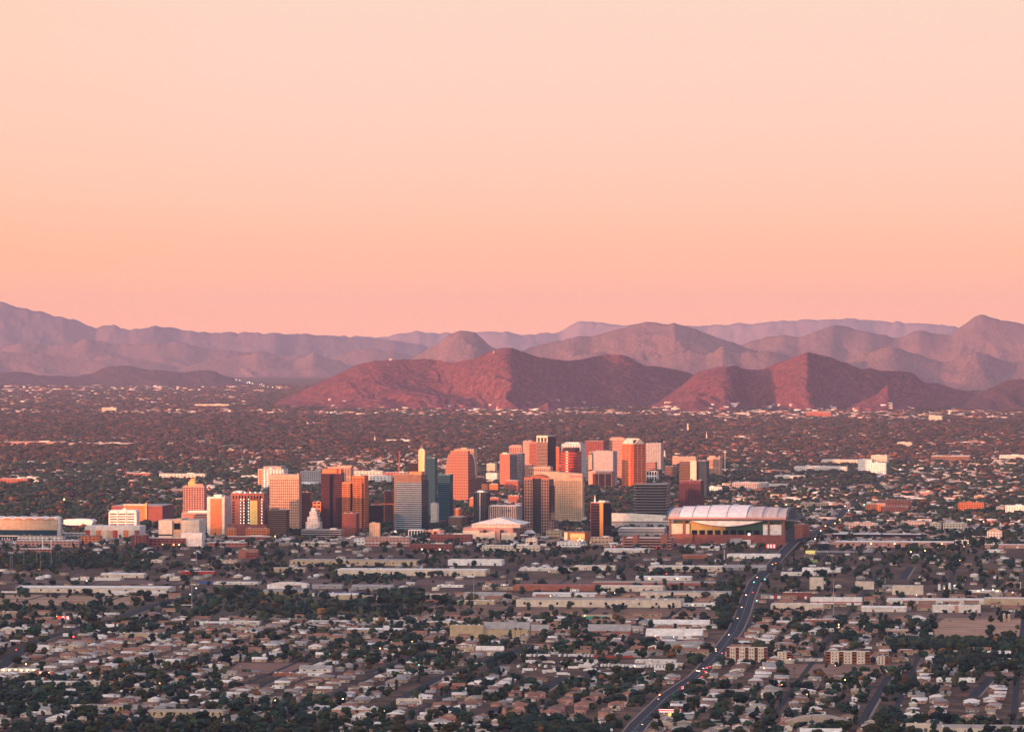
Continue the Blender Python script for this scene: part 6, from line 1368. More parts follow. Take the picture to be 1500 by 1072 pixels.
for (ee, nn, X, Y, px, py) in sheds2[:300]:
    if not free(ee, nn, 12): continue
    OCCA = np.array(OCC); kd = rh.choice(['flat', 'flat', 'gable', 'gable', 'long', 'long', 'long'])
    if kd == 'long' and not (free(ee, nn, 36) and offroad(X, Y, 42) and 802 < py < 900): kd = 'gable'
    if not free(ee, nn, 12): continue; wc = rh.choice(['cream', 'white', 'cream', 'grey', 'offwhite', 'salmon', 'offwhite', 'tan']); rc_ = rh.choice(['roofwhite', 'roofwhite', 'roofgrey', 'roofbrown', 'rooftan']); key = (kd, wc, rc_)
    w, d, h = {'flat': (24, 16, 4.6), 'gable': (20, 14, 3.8), 'long': (56, 20, 5.2)}[kd]
    if key not in WP:
        b = MB().box(-w / 2, w / 2, 0, d, 0, h); r_ = MB().box(-w / 2 - .2, w / 2 + .2, -.2, d + .2, h, h + .35) if kd != 'gable' else MB().gable(-w / 2 - .5, w / 2 + .5, -.5, d + .5, h, h + 2, 'x')
        WP[key] = (b.mesh('wall', W_(wc)), r_.mesh('roof', W_(rc_)), MB().box(-1.8, 1.8, -.12, .1, 0, h * .7).mesh('door', W_('dgrey')), MB().box(0, 2.4, -.1, .1, h * .4, h * .7).mesh('window', glass('dark')))
    a, b, c_, e_ = WP[key]; o = thing('workshop', '', 'workshop', (X, Y, 0), -TH, 'small workshops of the near city'); o.scale = (rh.uniform(.7, 1.3), rh.uniform(.8, 1.3), rh.uniform(.8, 1.25))
    LABELS.append((o, f"{'long ' if kd == 'long' else ''}{wc} workshop with a {RNAME[rc_]} {'gabled ' if kd == 'gable' else 'flat '}roof near {anchor_word(px, py)}", px))
    obj('wall', a, o); obj('roof', b, o); q = obj('door', c_, o); q.location = (rh.uniform(-w * .3, w * .3), 0, 0); q = obj('window', e_, o); q.location = (-w * .45, 0, 0); q = obj('window', e_, o); q.location = (w * .3, 0, 0)
    occupy(X, Y, w * o.scale[0], d * o.scale[1], -TH, 2)
OCCA = np.array(OCC)
# ------------------------------------------------------------------ trees
TREEC = [(.014, .034, .027), (.019, .042, .027), (.011, .026, .026), (.036, .049, .021), (.024, .040, .036), (.045, .044, .024), (.085, .050, .026), (.17, .08, .03)]
LEAFM = attr_mat('leaves', var=.3, scale=.5)
ICO = None
def ico(sub):
    import bmesh
    bm = bmesh.new(); bmesh.ops.create_icosphere(bm, subdivisions=sub, radius=1.0); V = np.array([v.co[:] for v in bm.verts]); T = np.array([[v.index for v in f.verts] for f in bm.faces]); bm.free(); return V, T
I1, I2 = ico(1), ico(2)
def crown_np(seed, detail):
    """a crown of unit height (0..1) and unit radius .5: uneven clumps plus loose leaf sprays with gaps between"""
    r = np.random.default_rng(seed); VV = []; TT = []; n = 0; nc = {2: 15, 1: 6, 0: 3}[detail]
    V0, T0 = (I2 if detail == 2 else I1)
    for i in range(nc):
        a = r.random() * 6.283; rad = .30 * math.sqrt(r.random()) * (1.15 if detail else .8); z_ = .22 + .62 * r.random(); rad *= (1.15 - abs(z_ - .45)); s_ = (.15 + .10 * r.random()) * {2: 1, 1: 1.35, 0: 1.75}[detail]
        v = V0 * s_ * (1 + (r.random((len(V0), 1)) - .5) * .75) * [1.15, 1.15, .85] + [rad * math.cos(a), rad * math.sin(a), z_]
        VV.append(v); TT.append(T0 + n); n += len(v)
    k = {2: 420, 1: 34, 0: 0}[detail]
    if k:
        d = r.normal(size=(k, 3)); d /= np.linalg.norm(d, axis=1)[:, None]; c = d * [.50, .50, .42] * (.55 + .55 * r.random((k, 1))) + [0, 0, .52]
        u = r.normal(size=(k, 3)); u /= np.linalg.norm(u, axis=1)[:, None]; w = np.cross(d, u); sz = (.045 if detail == 2 else .09) * (.6 + .9 * r.random((k, 1)))
        q = np.stack([c + u * sz, c + w * sz, c - u * sz * .9], 1).reshape(-1, 3); VV.append(q); TT.append(np.arange(3 * k).reshape(-1, 3) + n); n += 3 * k
    return np.concatenate(VV), np.concatenate(TT)
CR2 = [crown_np(100 + i, 2) for i in range(6)]; CR1 = [crown_np(200 + i, 1) for i in range(8)]; CR0 = [crown_np(300 + i, 0) for i in range(8)]
def tree_ok(px, py, e, n, X, Y): return free(e, n, 2.5) and offroad(X, Y, 3)
rt = random.Random(23); trees = []
def consider(px, py, H=None, W=None, c=None):
    X, Y = G(px, py); e, n = to_city(X, Y)
    if not tree_ok(px, py, e, n, X, Y): return
    H = H or rt.uniform(5.5, 12) * (1.25 if rt.random() < .1 else 1); trees.append((X, Y, H, W or H * rt.choice([.55, .75, .9, 1.0, 1.15, 1.3, 1.5]) * rt.uniform(.9, 1.1), c if c is not None else rt.choice(TREEC[:6] if rt.random() < .9 else TREEC), px, py))
# density by ground area: pick uniform points over depth slices
Yd = 4950.
while Yd < 10400:
    dY = 100.; halfw = 770 / F * (Yd + 50) ; area = 2 * halfw * dY / 1e6
    for i in range(int(area * 4200)):
        Y = Yd + rt.random() * dY; X = rt.uniform(-halfw, halfw); px, py = proj(X, Y)
        if any(inpoly(px, py, P) for P in WOOD[:2]): dn = .3
        elif py > 888 and py < 905 and px < 220: dn = .05
        elif any(inpoly(px, py, P) for P in WOOD): dn = .5
        elif any(inpoly(px, py, P) for P in BARE): dn = .03
        elif inpoly(px, py, YARD): dn = .1
        else:
            cl = fbm(np.array([X / 140.]), np.array([Y / 260.]), 71, 3)[0]; cl = max(0, (cl - .3) * 2.6)
            dn = (.60 if py > 950 else .42 if py > 905 else .14 if py > 800 else .24) * cl
        if rt.random() < dn: consider(px, py)
    Yd += dY
# extra dense lumps where the photograph shows dark groups
for (x0, x1, y0, y1, k, hh) in [(330, 700, 880, 897, 200, 4.5), (0, 190, 890, 898, 130, 2.6), (1300, 1500, 940, 952, 380, 9), (0, 480, 1060, 1090, 110, 9), (700, 900, 1062, 1090, 60, 9), (1050, 1085, 855, 925, 160, 11), (560, 620, 868, 884, 120, 10), (0, 220, 815, 836, 260, 8), (1215, 1260, 925, 945, 60, 8), (1390, 1500, 965, 985, 60, 11), (560, 600, 925, 950, 60, 9), (1100, 1180, 895, 912, 60, 8),
                               (900, 960, 860, 872, 0, 8), (390, 720, 905, 930, 180, 7), (0, 130, 1000, 1050, 120, 9), (750, 860, 1060, 1085, 80, 11), (1000, 1040, 965, 975, 14, 10), (1250, 1320, 985, 1005, 40, 9), (1370, 1440, 960, 975, 40, 12), (840, 900, 930, 950, 50, 8)]:
    for i in range(k):
        px, py = rt.uniform(x0, x1), rt.uniform(y0, y1); consider(px, py, H=hh * rt.uniform(.7, 1.15))
# street trees in front of the long walls
for (x0, x1, yb, k) in [(756, 997, 891, 8), (878, 971, 868, 12), (938, 1066, 879, 14), (490, 711, 845, 6), (22, 247, 874, 22), (1299, 1442, 888, 12), (1366, 1435, 898, 4), (951, 1058, 839, 4), (1064, 1124, 973, 12), (1210, 1274, 976, 3), (34, 148, 1012, 12), (96, 181, 1045, 9), (212, 327, 1055, 12), (1327, 1500, 1085, 8), (424, 610, 831, 3), (1225, 1396, 806, 6), (951, 1140, 800, 14), (230, 460, 803, 30), (600, 860, 809, 50), (300, 1000, 790, 40)]:
    for i in range(k): consider(rt.uniform(x0, x1), yb + rt.uniform(0, 2), H=rt.uniform(4.5, 8))
trees.sort(key=lambda t_: t_[1] * (1 - t_[2] / 60))
near_t, far_t = trees[:300], trees[300:]
def near_word2(px, py): return near_word(px, py)
CMESH = {}
def crown_mesh(i, ci):
    if (i, ci) not in CMESH:
        V, T = CR2[i]; c = np.array(TREEC[ci]); j = (.8 + .45 * V[:, 2:3]) * (.85 + .3 * rng.random((len(V), 1))); CMESH[(i, ci)] = np_mesh('crown', V, T, LEAFM, np.tile(c, (len(V), 1)) * j * 0 + np.tile(c, (len(V), 1)) * (.8 + .4 * rng.random((len(V), 1))))
    return CMESH[(i, ci)]
trunk = MB()
for (a, b, r0, r1) in [((0, 0, 0), (.01, 0, .3), .035, .026), ((.01, 0, .3), (.12, .05, .52), .02, .01), ((.01, 0, .3), (-.11, .06, .55), .02, .009), ((.01, 0, .28), (.0, -.12, .56), .018, .008), ((.01, 0, .3), (.02, .02, .62), .022, .01)]:
    A, B = Vector(a), Vector(b); k = 6; d = (B - A).normalized(); u = d.orthogonal().normalized(); w = d.cross(u)
    trunk.poly([A + (u * math.cos(j * 1.047) + w * math.sin(j * 1.047)) * r0 for j in range(k)] + [B + (u * math.cos(j * 1.047) + w * math.sin(j * 1.047)) * r1 for j in range(k)], [(j, (j + 1) % k, k + (j + 1) % k, k + j) for j in range(k)])
tmesh = trunk.mesh('trunk', mat('bark', (.09, .06, .045), .95, .15, 2.0))
CN = ['dark green', 'deep green', 'blackish green', 'olive green', 'grey green', 'dull olive', 'brown tinged', 'rusty']
for (X, Y, H, Wd, c, px, py) in near_t:
    ci = TREEC.index(c); o = thing('tree', '', 'tree', (X, Y, 0), rt.uniform(0, 6.28), 'shade trees of the near streets'); o.scale = (Wd, Wd, H)
    sz = 'tall' if H > 9.5 else 'small' if H < 6.2 else 'middle sized'
    LABELS.append((o, f"{sz} {CN[ci]} tree near {near_word(px, py)}", px)); obj('crown', crown_mesh(rt.randrange(6), ci), o); obj('trunk', tmesh, o)
tw = NP()
for (X, Y, H, Wd, c, px, py) in far_t:
    V, T = CR1[rt.randrange(8)]; a = rt.uniform(0, 6.28); ca, sa = math.cos(a), math.sin(a)
    v = np.stack([(V[:, 0] * ca - V[:, 1] * sa) * Wd + X, (V[:, 0] * sa + V[:, 1] * ca) * Wd + Y, V[:, 2] * H * 1.08 - .06 * H], 1); tw.add(v, T, None, np.array(c) * rt.choice([.7, .85, 1, 1.2, 1.6]) * rt.uniform(.9, 1.1))
structure('distant_trees', tw.mesh('distant_trees', LEAFM), kind='stuff', label='thousands of dark trees between the sheds and houses of the middle distance', cat='trees')
# far canopy out to the mountains
fw = NP(); FARC = [np.array(c) for c in [(.022, .034, .026), (.035, .036, .028), (.062, .042, .032), (.10, .050, .038), (.15, .068, .042), (.045, .034, .036), (.016, .036, .030), (.024, .046, .030)]]
r = np.random.default_rng(99); NB = {}
slices = []
Yd = 10350.
while Yd < 45000:
    dY = Yd * .012; hw = 775 / F * Yd; g_ = min(3.2, max(1, Yd / 9500)); cnt = int(2 * hw * dY / 1e6 * 1500 / g_ ** 1.15)
    for i in range(cnt):
        Y = Yd + r.random() * dY; X = (r.random() * 2 - 1) * hw; px, py = proj(X, Y)
        cl = 1.0
        if Y > 31500 and (450 < px < 1385 or r.random() < .35): continue
        inb = 0
        for (x0, x1, y0, y1, dn_) in WHITEBANDS[:6]:
            if x0 < px < x1 and y0 < py < y1: inb = 1
        pt_ = patch(X, Y)
        if pt_ < .45 and r.random() < (.40 if pt_ < .41 else .2): continue
        if inb and r.random() < .55: continue
        if py > 690:
            e, n = to_city(X, Y)
            if not free(e, n, 3) or not offroad(X, Y, 2): continue
        slices.append((X, Y, g_, px, py))
    Yd += dY
P_ = np.array(slices); N = len(P_)
for k in range(8):
    sel = np.arange(k, N, 8); V, T = CR0[k]; n = len(sel); a = r.random(n) * 6.283; H = (7 + 5 * r.random(n)) * (1 + .12 * (P_[sel, 2] - 1)); Wd = H * (.9 + .7 * r.random(n)) * P_[sel, 2] ** .85
    ca, sa = np.cos(a)[:, None], np.sin(a)[:, None]
    x = (V[None, :, 0] * ca - V[None, :, 1] * sa) * Wd[:, None] + P_[sel, 0][:, None]; y = (V[None, :, 0] * sa + V[None, :, 1] * ca) * Wd[:, None] + P_[sel, 1][:, None]; z_ = V[None, :, 2] * H[:, None] * 1.15 - .15 * H[:, None]
    ci = r.choice(6, n, p=[.28, .24, .2, .13, .05, .10]); nearer = (P_[sel, 1] < 16500) & (r.random(n) < .72); ci = np.where(nearer, r.choice([6, 7], n), ci); base = np.array(FARC)[ci] * (.75 + .5 * r.random((n, 1)))  # nearer trees mostly dark green, shade on the near plain put into colour
    VV = np.stack([x, y, z_], -1).reshape(-1, 3); TT = (T[None] + (np.arange(n) * len(V))[:, None, None]).reshape(-1, 3); fw.add(VV, TT, None, np.repeat(base, len(V), 0))
structure('far_woods', fw.mesh('far_woods', LEAFM), kind='stuff', label='unbroken canopy of suburban trees reaching back to the mountains', cat='trees')
# palms
pal_t = MB().cyl(0, 0, 0, 1, .022, .016, 6).mesh('trunk', MATS['bark']); pf = MB()
for i in range(16):
    a = i * 2.4; dn = -.15 + .38 * (i % 4) / 3; c_, s_ = math.cos(a), math.sin(a); L = .16
    p0 = Vector((0, 0, 1)); p1 = Vector((c_ * L * .6, s_ * L * .6, 1 + dn * .25 + .03)); p2 = Vector((c_ * L, s_ * L, 1 + dn * .25 - .06)); w = Vector((-s_, c_, 0)) * .022
    pf.poly([p0, p1 + w, p2, p1 - w], [(0, 1, 2), (0, 2, 3)])
pal_c = pf.mesh('crown', mat('palm_leaves', (.05, .065, .03), .8, .2, 2))
for i in range(90):
    if i < 14: px, py = rt.uniform(441, 482), rt.uniform(801, 803)
    elif i < 24: px, py = rt.uniform(1120, 1175), rt.uniform(806, 830)
    elif i < 40: px, py = rt.uniform(640, 800), rt.uniform(936, 965)
    else: px, py = rt.uniform(0, 1500), rt.uniform(940, 1070)
    X, Y = G(px, py); e, n = to_city(X, Y)
    if not free(e, n, .5) or not offroad(X, Y, -2): continue
    H = rt.uniform(9, 17) if i >= 14 else 8; o = thing('palm_tree', '', 'palm tree', (X, Y, 0), rt.uniform(0, 6), 'palms of the near city'); o.scale = (14, 14, H); obj('trunk', pal_t, o); obj('crown', pal_c, o)
    LABELS.append((o, f"{'tall' if H > 13 else 'short'} thin palm tree near {near_word(px, py) if py > 960 else anchor_word(px, py)}", px))
# ------------------------------------------------------------------ street lamps, signals and cars
lampm = LAMPM('amber_street_light', (1.0, .42, .12), 9); whitem = LAMPM('white_street_light', (1.0, .80, .55), 6); greenm = LAMPM('green_signal_light', (.15, 1, .7), 7); redm = LAMPM('red_signal_light', (1, .05, .04), 7); headm = LAMPM('headlight_glow', (1, .72, .42), 2.6); tailm = LAMPM('tail_light_glow', (1, .02, .02), 3.5)
lp = MB().cyl(0, 0, 0, 8, .12, .08, 6).mesh('pole', W_('dgrey')); la = MB().box(-.06, 1.8, -.06, .06, 7.9, 8.02).mesh('arm', W_('dgrey'))
def blob(r_): return MB().cyl(0, 0, -r_ * .8, 0, r_ * .5, r_, 8).cyl(0, 0, 0, r_ * .8, r_, r_ * .4, 8)
LM = {'amber': lampm, 'white': whitem, 'green': greenm, 'red': redm}; LB = {}
def lamp(px, py, kind='amber', r_=.9, words=None):
    X, Y = G(px, py + 8 * F / depth(py)); r_ *= .78; k = (kind, round(r_, 1))
    if k not in LB: LB[k] = blob(r_).mesh('lamp', LM[kind])
    o = thing('traffic_signal' if kind in ('green', 'red') else 'street_lamp', '', 'traffic signal' if kind in ('green', 'red') else 'street lamp', (X, Y, 0), rt.uniform(-.5, .5), 'lit street lamps and signals')
    obj('pole', lp, o); obj('arm', la, o); q = obj('lamp', LB[k], o); q.location = (1.6, 0, 7.7)
    LABELS.append((o, f"{kind} {'signal light' if kind in ('green', 'red') else 'glowing street lamp'} near {words or (near_word(px, py) if py > 960 else anchor_word(px, py) if py > 800 else 'the upper stretch of the long road' if px > 1040 else 'the far suburbs')}", px))
for (px, py, k, r_) in [(500, 1023, 'amber', .9), (555, 949, 'amber', .9), (602, 939, 'amber', .6), (401, 1025, 'amber', .7), (755, 1047, 'amber', .7), (106, 932, 'red', 1.3), (36, 972, 'amber', .9), (22, 951, 'red', .6), (975, 840, 'red', .9), (960, 802, 'red', .7), (899, 800, 'red', 1.0), (864, 794, 'amber', .5), (612, 973, 'green', .5),
                         (1227, 914, 'amber', 1.0), (1227, 918, 'amber', .8), (1236, 995, 'amber', .8), (1333, 808, 'amber', 1.2), (1354, 806, 'amber', 1.1), (1397, 857, 'white', 1.1), (1438, 863, 'white', 1.0), (1453, 863, 'white', 1.0), (1482, 867, 'white', .8), (1417, 795, 'amber', .9), (1411, 800, 'amber', .7), (1229, 761, 'amber', 1.2), (1222, 766, 'amber', 1.1), (1208, 770, 'amber', 1.1), (1201, 777, 'white', 1.1), (1124, 740, 'amber', 1.5),
                         (1151, 739, 'amber', 1.5), (1193, 789, 'white', 1.4), (1237, 741, 'white', 1.0), (1265, 739, 'green', 1.2), (1258, 738, 'white', 1.2), (1275, 722, 'white', 1.2), (1353, 655, 'white', 1.6), (1341, 670, 'white', 1.4), (1352, 669, 'white', 1.4), (1378, 640, 'green', 1.8), (1379, 634, 'white', 1.8), (1359, 656, 'amber', 1.6), (1318, 687, 'white', 2), (1328, 688, 'white', 1.6), (1344, 681, 'amber', 1.2), (1349, 722, 'red', 1.3),
                         (1390, 605, 'white', 2.5), (1386, 627, 'white', 2.2), (1375, 642, 'white', 2), (1404, 614, 'white', 2), (990, 696, 'white', 1.3), (1064, 700, 'amber', 1.2), (1070, 699, 'green', 1.2), (624, 765, 'amber', 1.2), (578, 778, 'white', 1.5), (617, 804, 'white', 1.4), (643, 804, 'white', 1.3), (402, 785, 'amber', 1.2), (126, 850, 'white', .8), (286, 861, 'white', .9), (277, 870, 'white', .8), (485, 838, 'amber', .8), (805, 872, 'amber', .8),
                         (899, 868, 'white', .6), (855, 901, 'amber', .8), (1013, 885, 'amber', .8), (93, 731, 'amber', 2), (37, 650, 'amber', 2.2), (192, 709, 'red', 1.5), (370, 684, 'red', 1.7), (1242, 747, 'white', 1.3), (1250, 755, 'red', 1.2), (924, 1072, 'green', .5), (931, 1072, 'green', .5), (1125, 792, 'amber', 1), (1180, 1016, 'amber', .5), (1117, 978, 'amber', .8), (964, 1017, 'amber', .8), (1414, 1048, 'red', .4), (610, 1030, 'green', .3),
                         (1103, 852, 'green', .7), (1119, 848, 'green', .7), (1107, 879, 'green', .6), (1440, 764, 'white', 1.2), (1443, 775, 'white', 1.3), (1437, 786, 'red', 1.0), (1130, 826, 'amber', .6), (1382, 861, 'amber', .8), (1405, 820, 'amber', .7), (1341, 871, 'white', .6), (958, 931, 'white', .5), (985, 932, 'white', .5), (763, 919, 'amber', .6), (791, 918, 'amber', .7), (180, 986, 'amber', .6), (232, 1000, 'amber', .6), (130, 985, 'amber', .5)]:
    lamp(px, py, k, r_)
for i in range(16): px = rt.uniform(0, 1500); lamp(px, rt.uniform(810, 1060), rt.choice(['amber', 'amber', 'white']), rt.choice([.3, .4, .5]))
for i in range(46):
    if i < 22: px, py = rt.uniform(330, 400), rt.uniform(553, 568); py = 553 + (px - 330) * .2 + rt.uniform(-1.5, 1.5)
    elif i < 30: px, py = rt.uniform(150, 330), rt.uniform(527, 545)
    else: px, py = rt.uniform(1240, 1480), rt.uniform(535, 560)
    if i < 30: lamp(px, py + .1, 'white', rt.choice([2.4, 3.0, 3.6]), words='the pale plain beyond the far left hills')
# cars
cb = MB().poly([(-2.2, -.9, .3), (2.2, -.9, .3), (2.2, .9, .3), (-2.2, .9, .3), (-2.2, -.88, .85), (2.2, -.88, .8), (2.2, .88, .8), (-2.2, .88, .85), (-1.5, -.72, 1.4), (.6, -.72, 1.42), (.6, .72, 1.42), (-1.5, .72, 1.4), (-2.0, -.86, .95), (1.2, -.86, .92), (1.2, .86, .92), (-2.0, .86, .95)],
               [(0, 3, 2, 1), (0, 1, 5, 4), (1, 2, 6, 5), (2, 3, 7, 6), (3, 0, 4, 7), (4, 5, 6, 7), (8, 9, 10, 11), (12, 8, 11, 15), (9, 13, 14, 10), (12, 13, 9, 8), (14, 15, 11, 10)])
car_cols = {'white': (.7, .7, .7), 'silver': (.4, .41, .43), 'dark': (.03, .03, .04), 'red': (.35, .03, .03), 'blue': (.04, .07, .18)}
CM = {k: cb.mesh('body', mat('car_paint_' + k, v, .3, 0, spec=.5)) for k, v in car_cols.items()}
cwin = MB().poly([(-1.9, -.85, .97), (1.1, -.85, .94), (.5, -.76, 1.34), (-1.4, -.76, 1.33), (-1.9, .85, .97), (1.1, .85, .94), (.5, .76, 1.34), (-1.4, .76, 1.33)], [(0, 1, 2, 3), (7, 6, 5, 4), (1, 5, 6, 2), (4, 0, 3, 7)]).mesh('window', glass('dark'))
whl = MB()
for s_ in (-1,): whl.xz([(.34 * math.cos(j * .7854), .34 + .34 * math.sin(j * .7854)) for j in range(8)], -.12, .12)
whl = whl.mesh('wheel', W_('dgrey')); hl_ = MB().box(2.15, 2.5, -.3, .3, .45, .95).mesh('headlight', headm); tl_ = MB().box(-2.5, -2.15, -.3, .3, .5, 1.0).mesh('tail_light', tailm)
def car(X, Y, rz, col, lit, z_=.15, label=None, px=0, big=1.0):
    o = thing('car', '', 'car', (X, Y, z_), rz, 'cars on the avenue' if lit else 'parked cars'); obj('body', CM[col], o); obj('window', cwin, o)
    if Y < 7200:
        for x in (-1.35, 1.35):
            for y in (-.86, .86): q = obj('wheel', whl, o); q.location = (x, y, 0)
    if lit:
        for y in (-.55, .55):
            q = obj('headlight', hl_, o); q.location = (0, y, 0); q.scale = (1, big * .75, big * .75); q = obj('tail_light', tl_, o); q.location = (0, y, 0); q.scale = (1, big * .75, big * .75)
    LABELS.append((o, label, px)); return o
def on_avenue(py, off):
    Yt = depth(py)
    for (a, b), h in zip(zip(avenue[:-1], avenue[1:]), hz_):
        if a[1] <= Yt <= b[1]:
            t_ = (Yt - a[1]) / (b[1] - a[1]); d = (Vector(b) - Vector(a)).normalized(); p = Vector(a) + (Vector(b) - Vector(a)) * t_ + Vector((d.y, -d.x)) * off; return p.x, p.y, math.atan2(d.y, d.x), h
    return None
for (py, off, away, br) in [(1001, 3, 1, 1.8), (1004, 6, 1, 1.8), (1007, 3, 1, 1.8), (1009, 6, 1, 1.8), (999, 9, 1, 1.6), (995, 6, 1, 1.6), (992, 9, 1, 1.5), (986, 9, 1, 1.9), (984, 6, 1, 1.6), (979, 3, 1, 1.8), (977, 6, 1, 1.5), (983, -8, 0, 1.8), (983.5, -4, 0, 1.8), (979, -2, 0, 1.2), (951, -9, 0, 1.5), (954, -6, 0, 1.5), (957, 6, 1, 1.0), (930, -5, 0, 1.3), (906, -6, 0, 1.6), (890, -6, 0, 1.8), (872, -6, 0, 2), (868, 5, 1, 1.5), (846, -4, 0, 1.8), (826, 6, 1, 2.5), (1024, -8, 0, .9), (1040, 8, 1, .8), (1061, 5, 0, 1.0), (774, -5, 0, 1.6), (733, 3, 0, 1.8), (672, 0, 1, 2.4), (645, 0, 0, 3.6), (628, 0, 0, 4)]:
    r_ = on_avenue(py, off * .8)
    if not r_: continue
    X, Y, an, h = r_; col = rt.choice(list(car_cols)); px, _ = proj(X, Y)
    where = 'at the busy junction of the avenue' if 974 < py < 1012 else 'on the lower stretch of the avenue' if py > 1012 else 'on the avenue beside the factory' if py > 900 else 'on the avenue between the dark trees' if py > 840 else 'on the rising bend of the avenue' if py > 780 else 'on the upper stretch of the long road'
    car(X, Y, an + (0 if away else math.pi), col, True, h + .02, f"{col} car with {'red tail lights' if away else 'headlights on'} {where}", px, br)
for i in range(190):
    if i < 30: px, py = rt.uniform(770, 1000), rt.uniform(975, 992)
    elif i < 70: px, py = rt.uniform(600, 1500), rt.uniform(890, 960)
    else: px, py = rt.uniform(0, 1500), rt.uniform(905, 1066)
    X, Y = G(px, py); e, n = to_city(X, Y)
    if not free(e, n, 1) or not offroad(X, Y, 1): continue
    col = rt.choice(['white', 'white', 'white', 'silver', 'dark', 'red', 'blue']); car(X, Y, -TH + rt.choice([0, math.pi / 2, math.pi]), col, False, .13, f"{col} parked car near {near_word(px, py) if py > 975 else anchor_word(px, py)}", px)
# trailers and trucks in the yard
tb = MB().box(-6.5, 6.5, -1.25, 1.25, 1.1, 3.9); td = {c: tb.mesh('box_body', mat('trailer_' + c, C[c], .5, .04, .3)) for c in ('white', 'red', 'offwhite')}
cab = MB().xz([(6.9, .6), (9.3, .6), (9.3, 1.9), (8.7, 3.0), (6.9, 3.1)], -1.15, 1.15).mesh('cab', W_('white')); tund = MB().box(-6.2, 6.3, -.5, .5, .8, 1.1).mesh('chassis', W_('dgrey'))
tw_ = MB().xz([(.5 * math.cos(j * .7854), .5 + .5 * math.sin(j * .7854)) for j in range(8)], -1.2, 1.2).mesh('wheel', W_('dgrey'))
def trailer(px, py, col, rz, cabbed, where):
    X, Y = G(px, py); o = thing('truck' if cabbed else 'trailer', '', 'truck' if cabbed else 'trailer', (X, Y, 0), rz, 'trucks and trailers in the yards'); obj('box_body', td[col], o); obj('chassis', tund, o)
    for x in (-5, -3.8): q = obj('wheel', tw_, o); q.location = (x, 0, 0)
    if cabbed: obj('cab', cab, o); q = obj('wheel', tw_, o); q.location = (8, 0, 0)
    LABELS.append((o, f"{'white' if col != 'red' else 'red'} {'truck' if cabbed else 'trailer'} {'side on' if abs(math.cos(rz)) > .7 else 'end on'} {where}", px)); occupy(X, Y, 14, 3, rz, 0)
for i in range(22): trailer(882 + i * 5.2, 976.5 + .1 * i, 'offwhite' if i % 3 else 'white', R(80), False, 'in the long row of trailers by the avenue')
for i in range(10): trailer(770 + i * 7 + rt.uniform(-1, 1) + (16 if i > 4 else 0), 962, 'white', R(80) if i % 4 else -TH, False, 'in the upper truck yard')
for i in range(5): trailer(846 + i * 5.5, 962.5, 'offwhite', R(80), False, 'left of the red trailers')
for i in range(4): trailer(878 + i * 14, 964.5, 'red', -TH, False, 'in the upper truck yard')
for i in range(46): trailer(rt.uniform(752, 985), rt.uniform(969, 990), rt.choice(['white', 'offwhite', 'white']), rt.choice([-TH, -TH, R(82), R(170)]), rt.random() < .3, 'in the crowded lower truck yard')
for (px, py, c_) in [(520, 846, 'white'), (690, 846, 'white'), (650, 838, 'offwhite'), (1040, 893, 'white'), (1110, 905, 'white'), (1270, 951, 'white'), (1180, 915, 'offwhite'), (200, 845, 'white'), (20, 869, 'white'), (8, 869, 'white'), (1190, 830, 'white'), (1360, 820, 'white'), (1375, 822, 'white'), (700, 975, 'white')]: trailer(px, py, c_, -TH, False, 'near ' + anchor_word(px, py))
# power poles of the rail yard and streets
pp = MB().cyl(0, 0, 0, 1, .18, .12, 6).mesh('pole', W_('brown')); pc = MB().box(-1.3, 1.3, -.1, .1, .93, .945).mesh('crossarm', W_('brown'))
for i in range(80):
    px, py = rt.uniform(0, 1500), rt.uniform(815, 1068); X, Y = G(px, py); e, n = to_city(X, Y)
    if not free(e, n, 0) or not offroad(X, Y, -3): continue
    o = thing('power_pole', '', 'power pole', (X, Y, 0), -TH, 'wooden power poles'); o.scale = (1, 1, rt.uniform(11, 15)); obj('pole', pp, o); obj('crossarm', pc, o)
    LABELS.append((o, f"thin brown power pole near {near_word(px, py) if py > 960 else anchor_word(px, py)}", px))
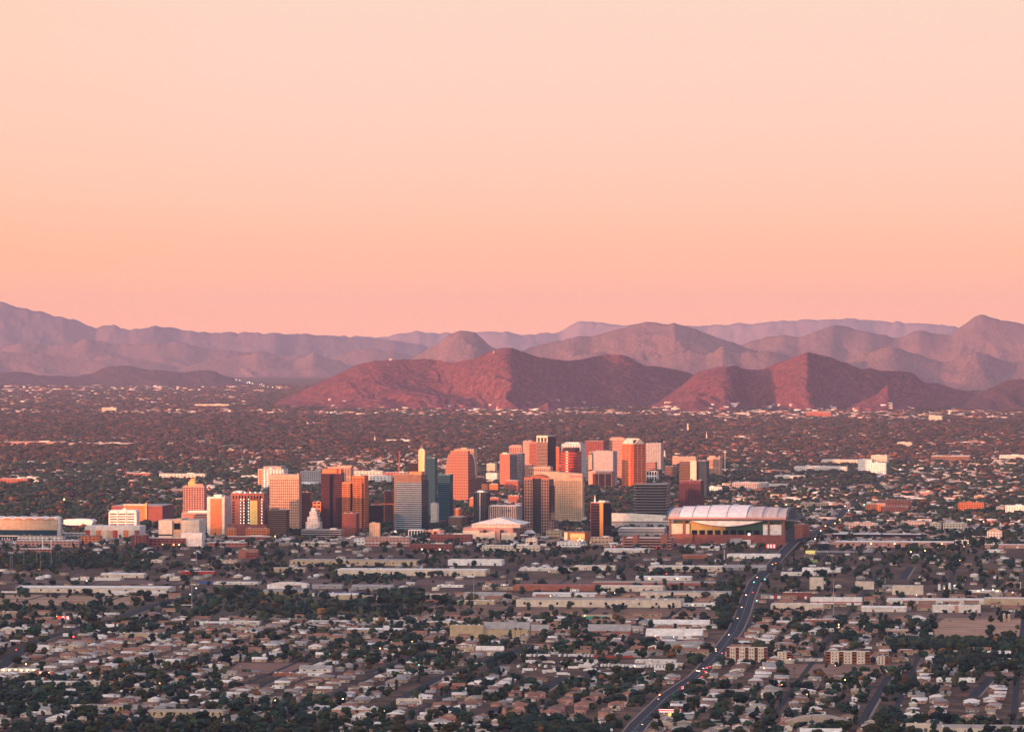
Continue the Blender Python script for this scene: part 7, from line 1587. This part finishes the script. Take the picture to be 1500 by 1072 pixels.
# masts on the mountain tops
def top_mast(px_, py_, Yb, h, label):
    X = (px_ - 750) / F * Yb; Zt = CZ + (HOR - py_) * Yb / F; o = thing('mast', label, 'mast', (X, Yb, Zt - 8), 0, 'masts on the mountain tops'); obj('pole', MB().cyl(0, 0, 0, h + 8, 1.3, .6, 6), o, W_('salmon')); obj('hut', MB().box(-9, 9, -4, 4, 6, 13), o, W_('cream'))
top_mast(572, 527, 30300, 105, 'tall faint lattice mast on the left shoulder of the big mountain')
top_mast(742, 511, 30000, 26, 'short mast left of the summit of the big mountain')
top_mast(724, 516, 30010, 26, 'short mast with a pale hut below the summit of the big mountain')
# ------------------------------------------------------------------ finish the labels so that each singles out one thing
ORD = ['leftmost', 'second from left', 'third from left', 'fourth from left', 'fifth from left', 'sixth from left', 'seventh from left', 'eighth from left']
NW = ['', '', 'two', 'three', 'four', 'five', 'six', 'seven', 'eight']
by = {}
for o, l, px in LABELS: by.setdefault(l, []).append((px, o))
for l, lst in by.items():
    lst.sort(key=lambda a: a[0])
    for i, (px, o) in enumerate(lst):
        if len(lst) == 1: t_ = l
        elif len(lst) <= 8: t_ = (ORD[i] if i < len(lst) - 1 or len(lst) < 3 else 'rightmost') + ' ' + l
        else: t_ = (ORD[i] if i < 4 else ['rightmost', 'second from right', 'third from right', 'fourth from right'][len(lst) - 1 - i] if len(lst) - 1 - i < 4 else 'middle') + ' ' + l
        o['label'] = ' '.join(t_.split()[:16])
for o in THINGS:
    w = o['label'].split()
    if len(w) > 16: o['label'] = ' '.join(w[:16])
# ------------------------------------------------------------------ haze
hm = bpy.data.materials.new('valley_haze'); hm.use_nodes = True; t = hm.node_tree; t.nodes.clear()
ho = t.nodes.new('ShaderNodeOutputMaterial'); pv = t.nodes.new('ShaderNodeVolumePrincipled')
pv.inputs['Density'].default_value = 0.97e-5; pv.inputs['Color'].default_value = (.78, .78, 1.0, 1); pv.inputs['Anisotropy'].default_value = 0.3
t.links.new(pv.outputs[0], ho.inputs['Volume'])
hb = MB().box(-26500, 22500, -9500, 76500, -40, 1090)
hz = structure('haze', hb.mesh('haze', hm), kind='stuff')
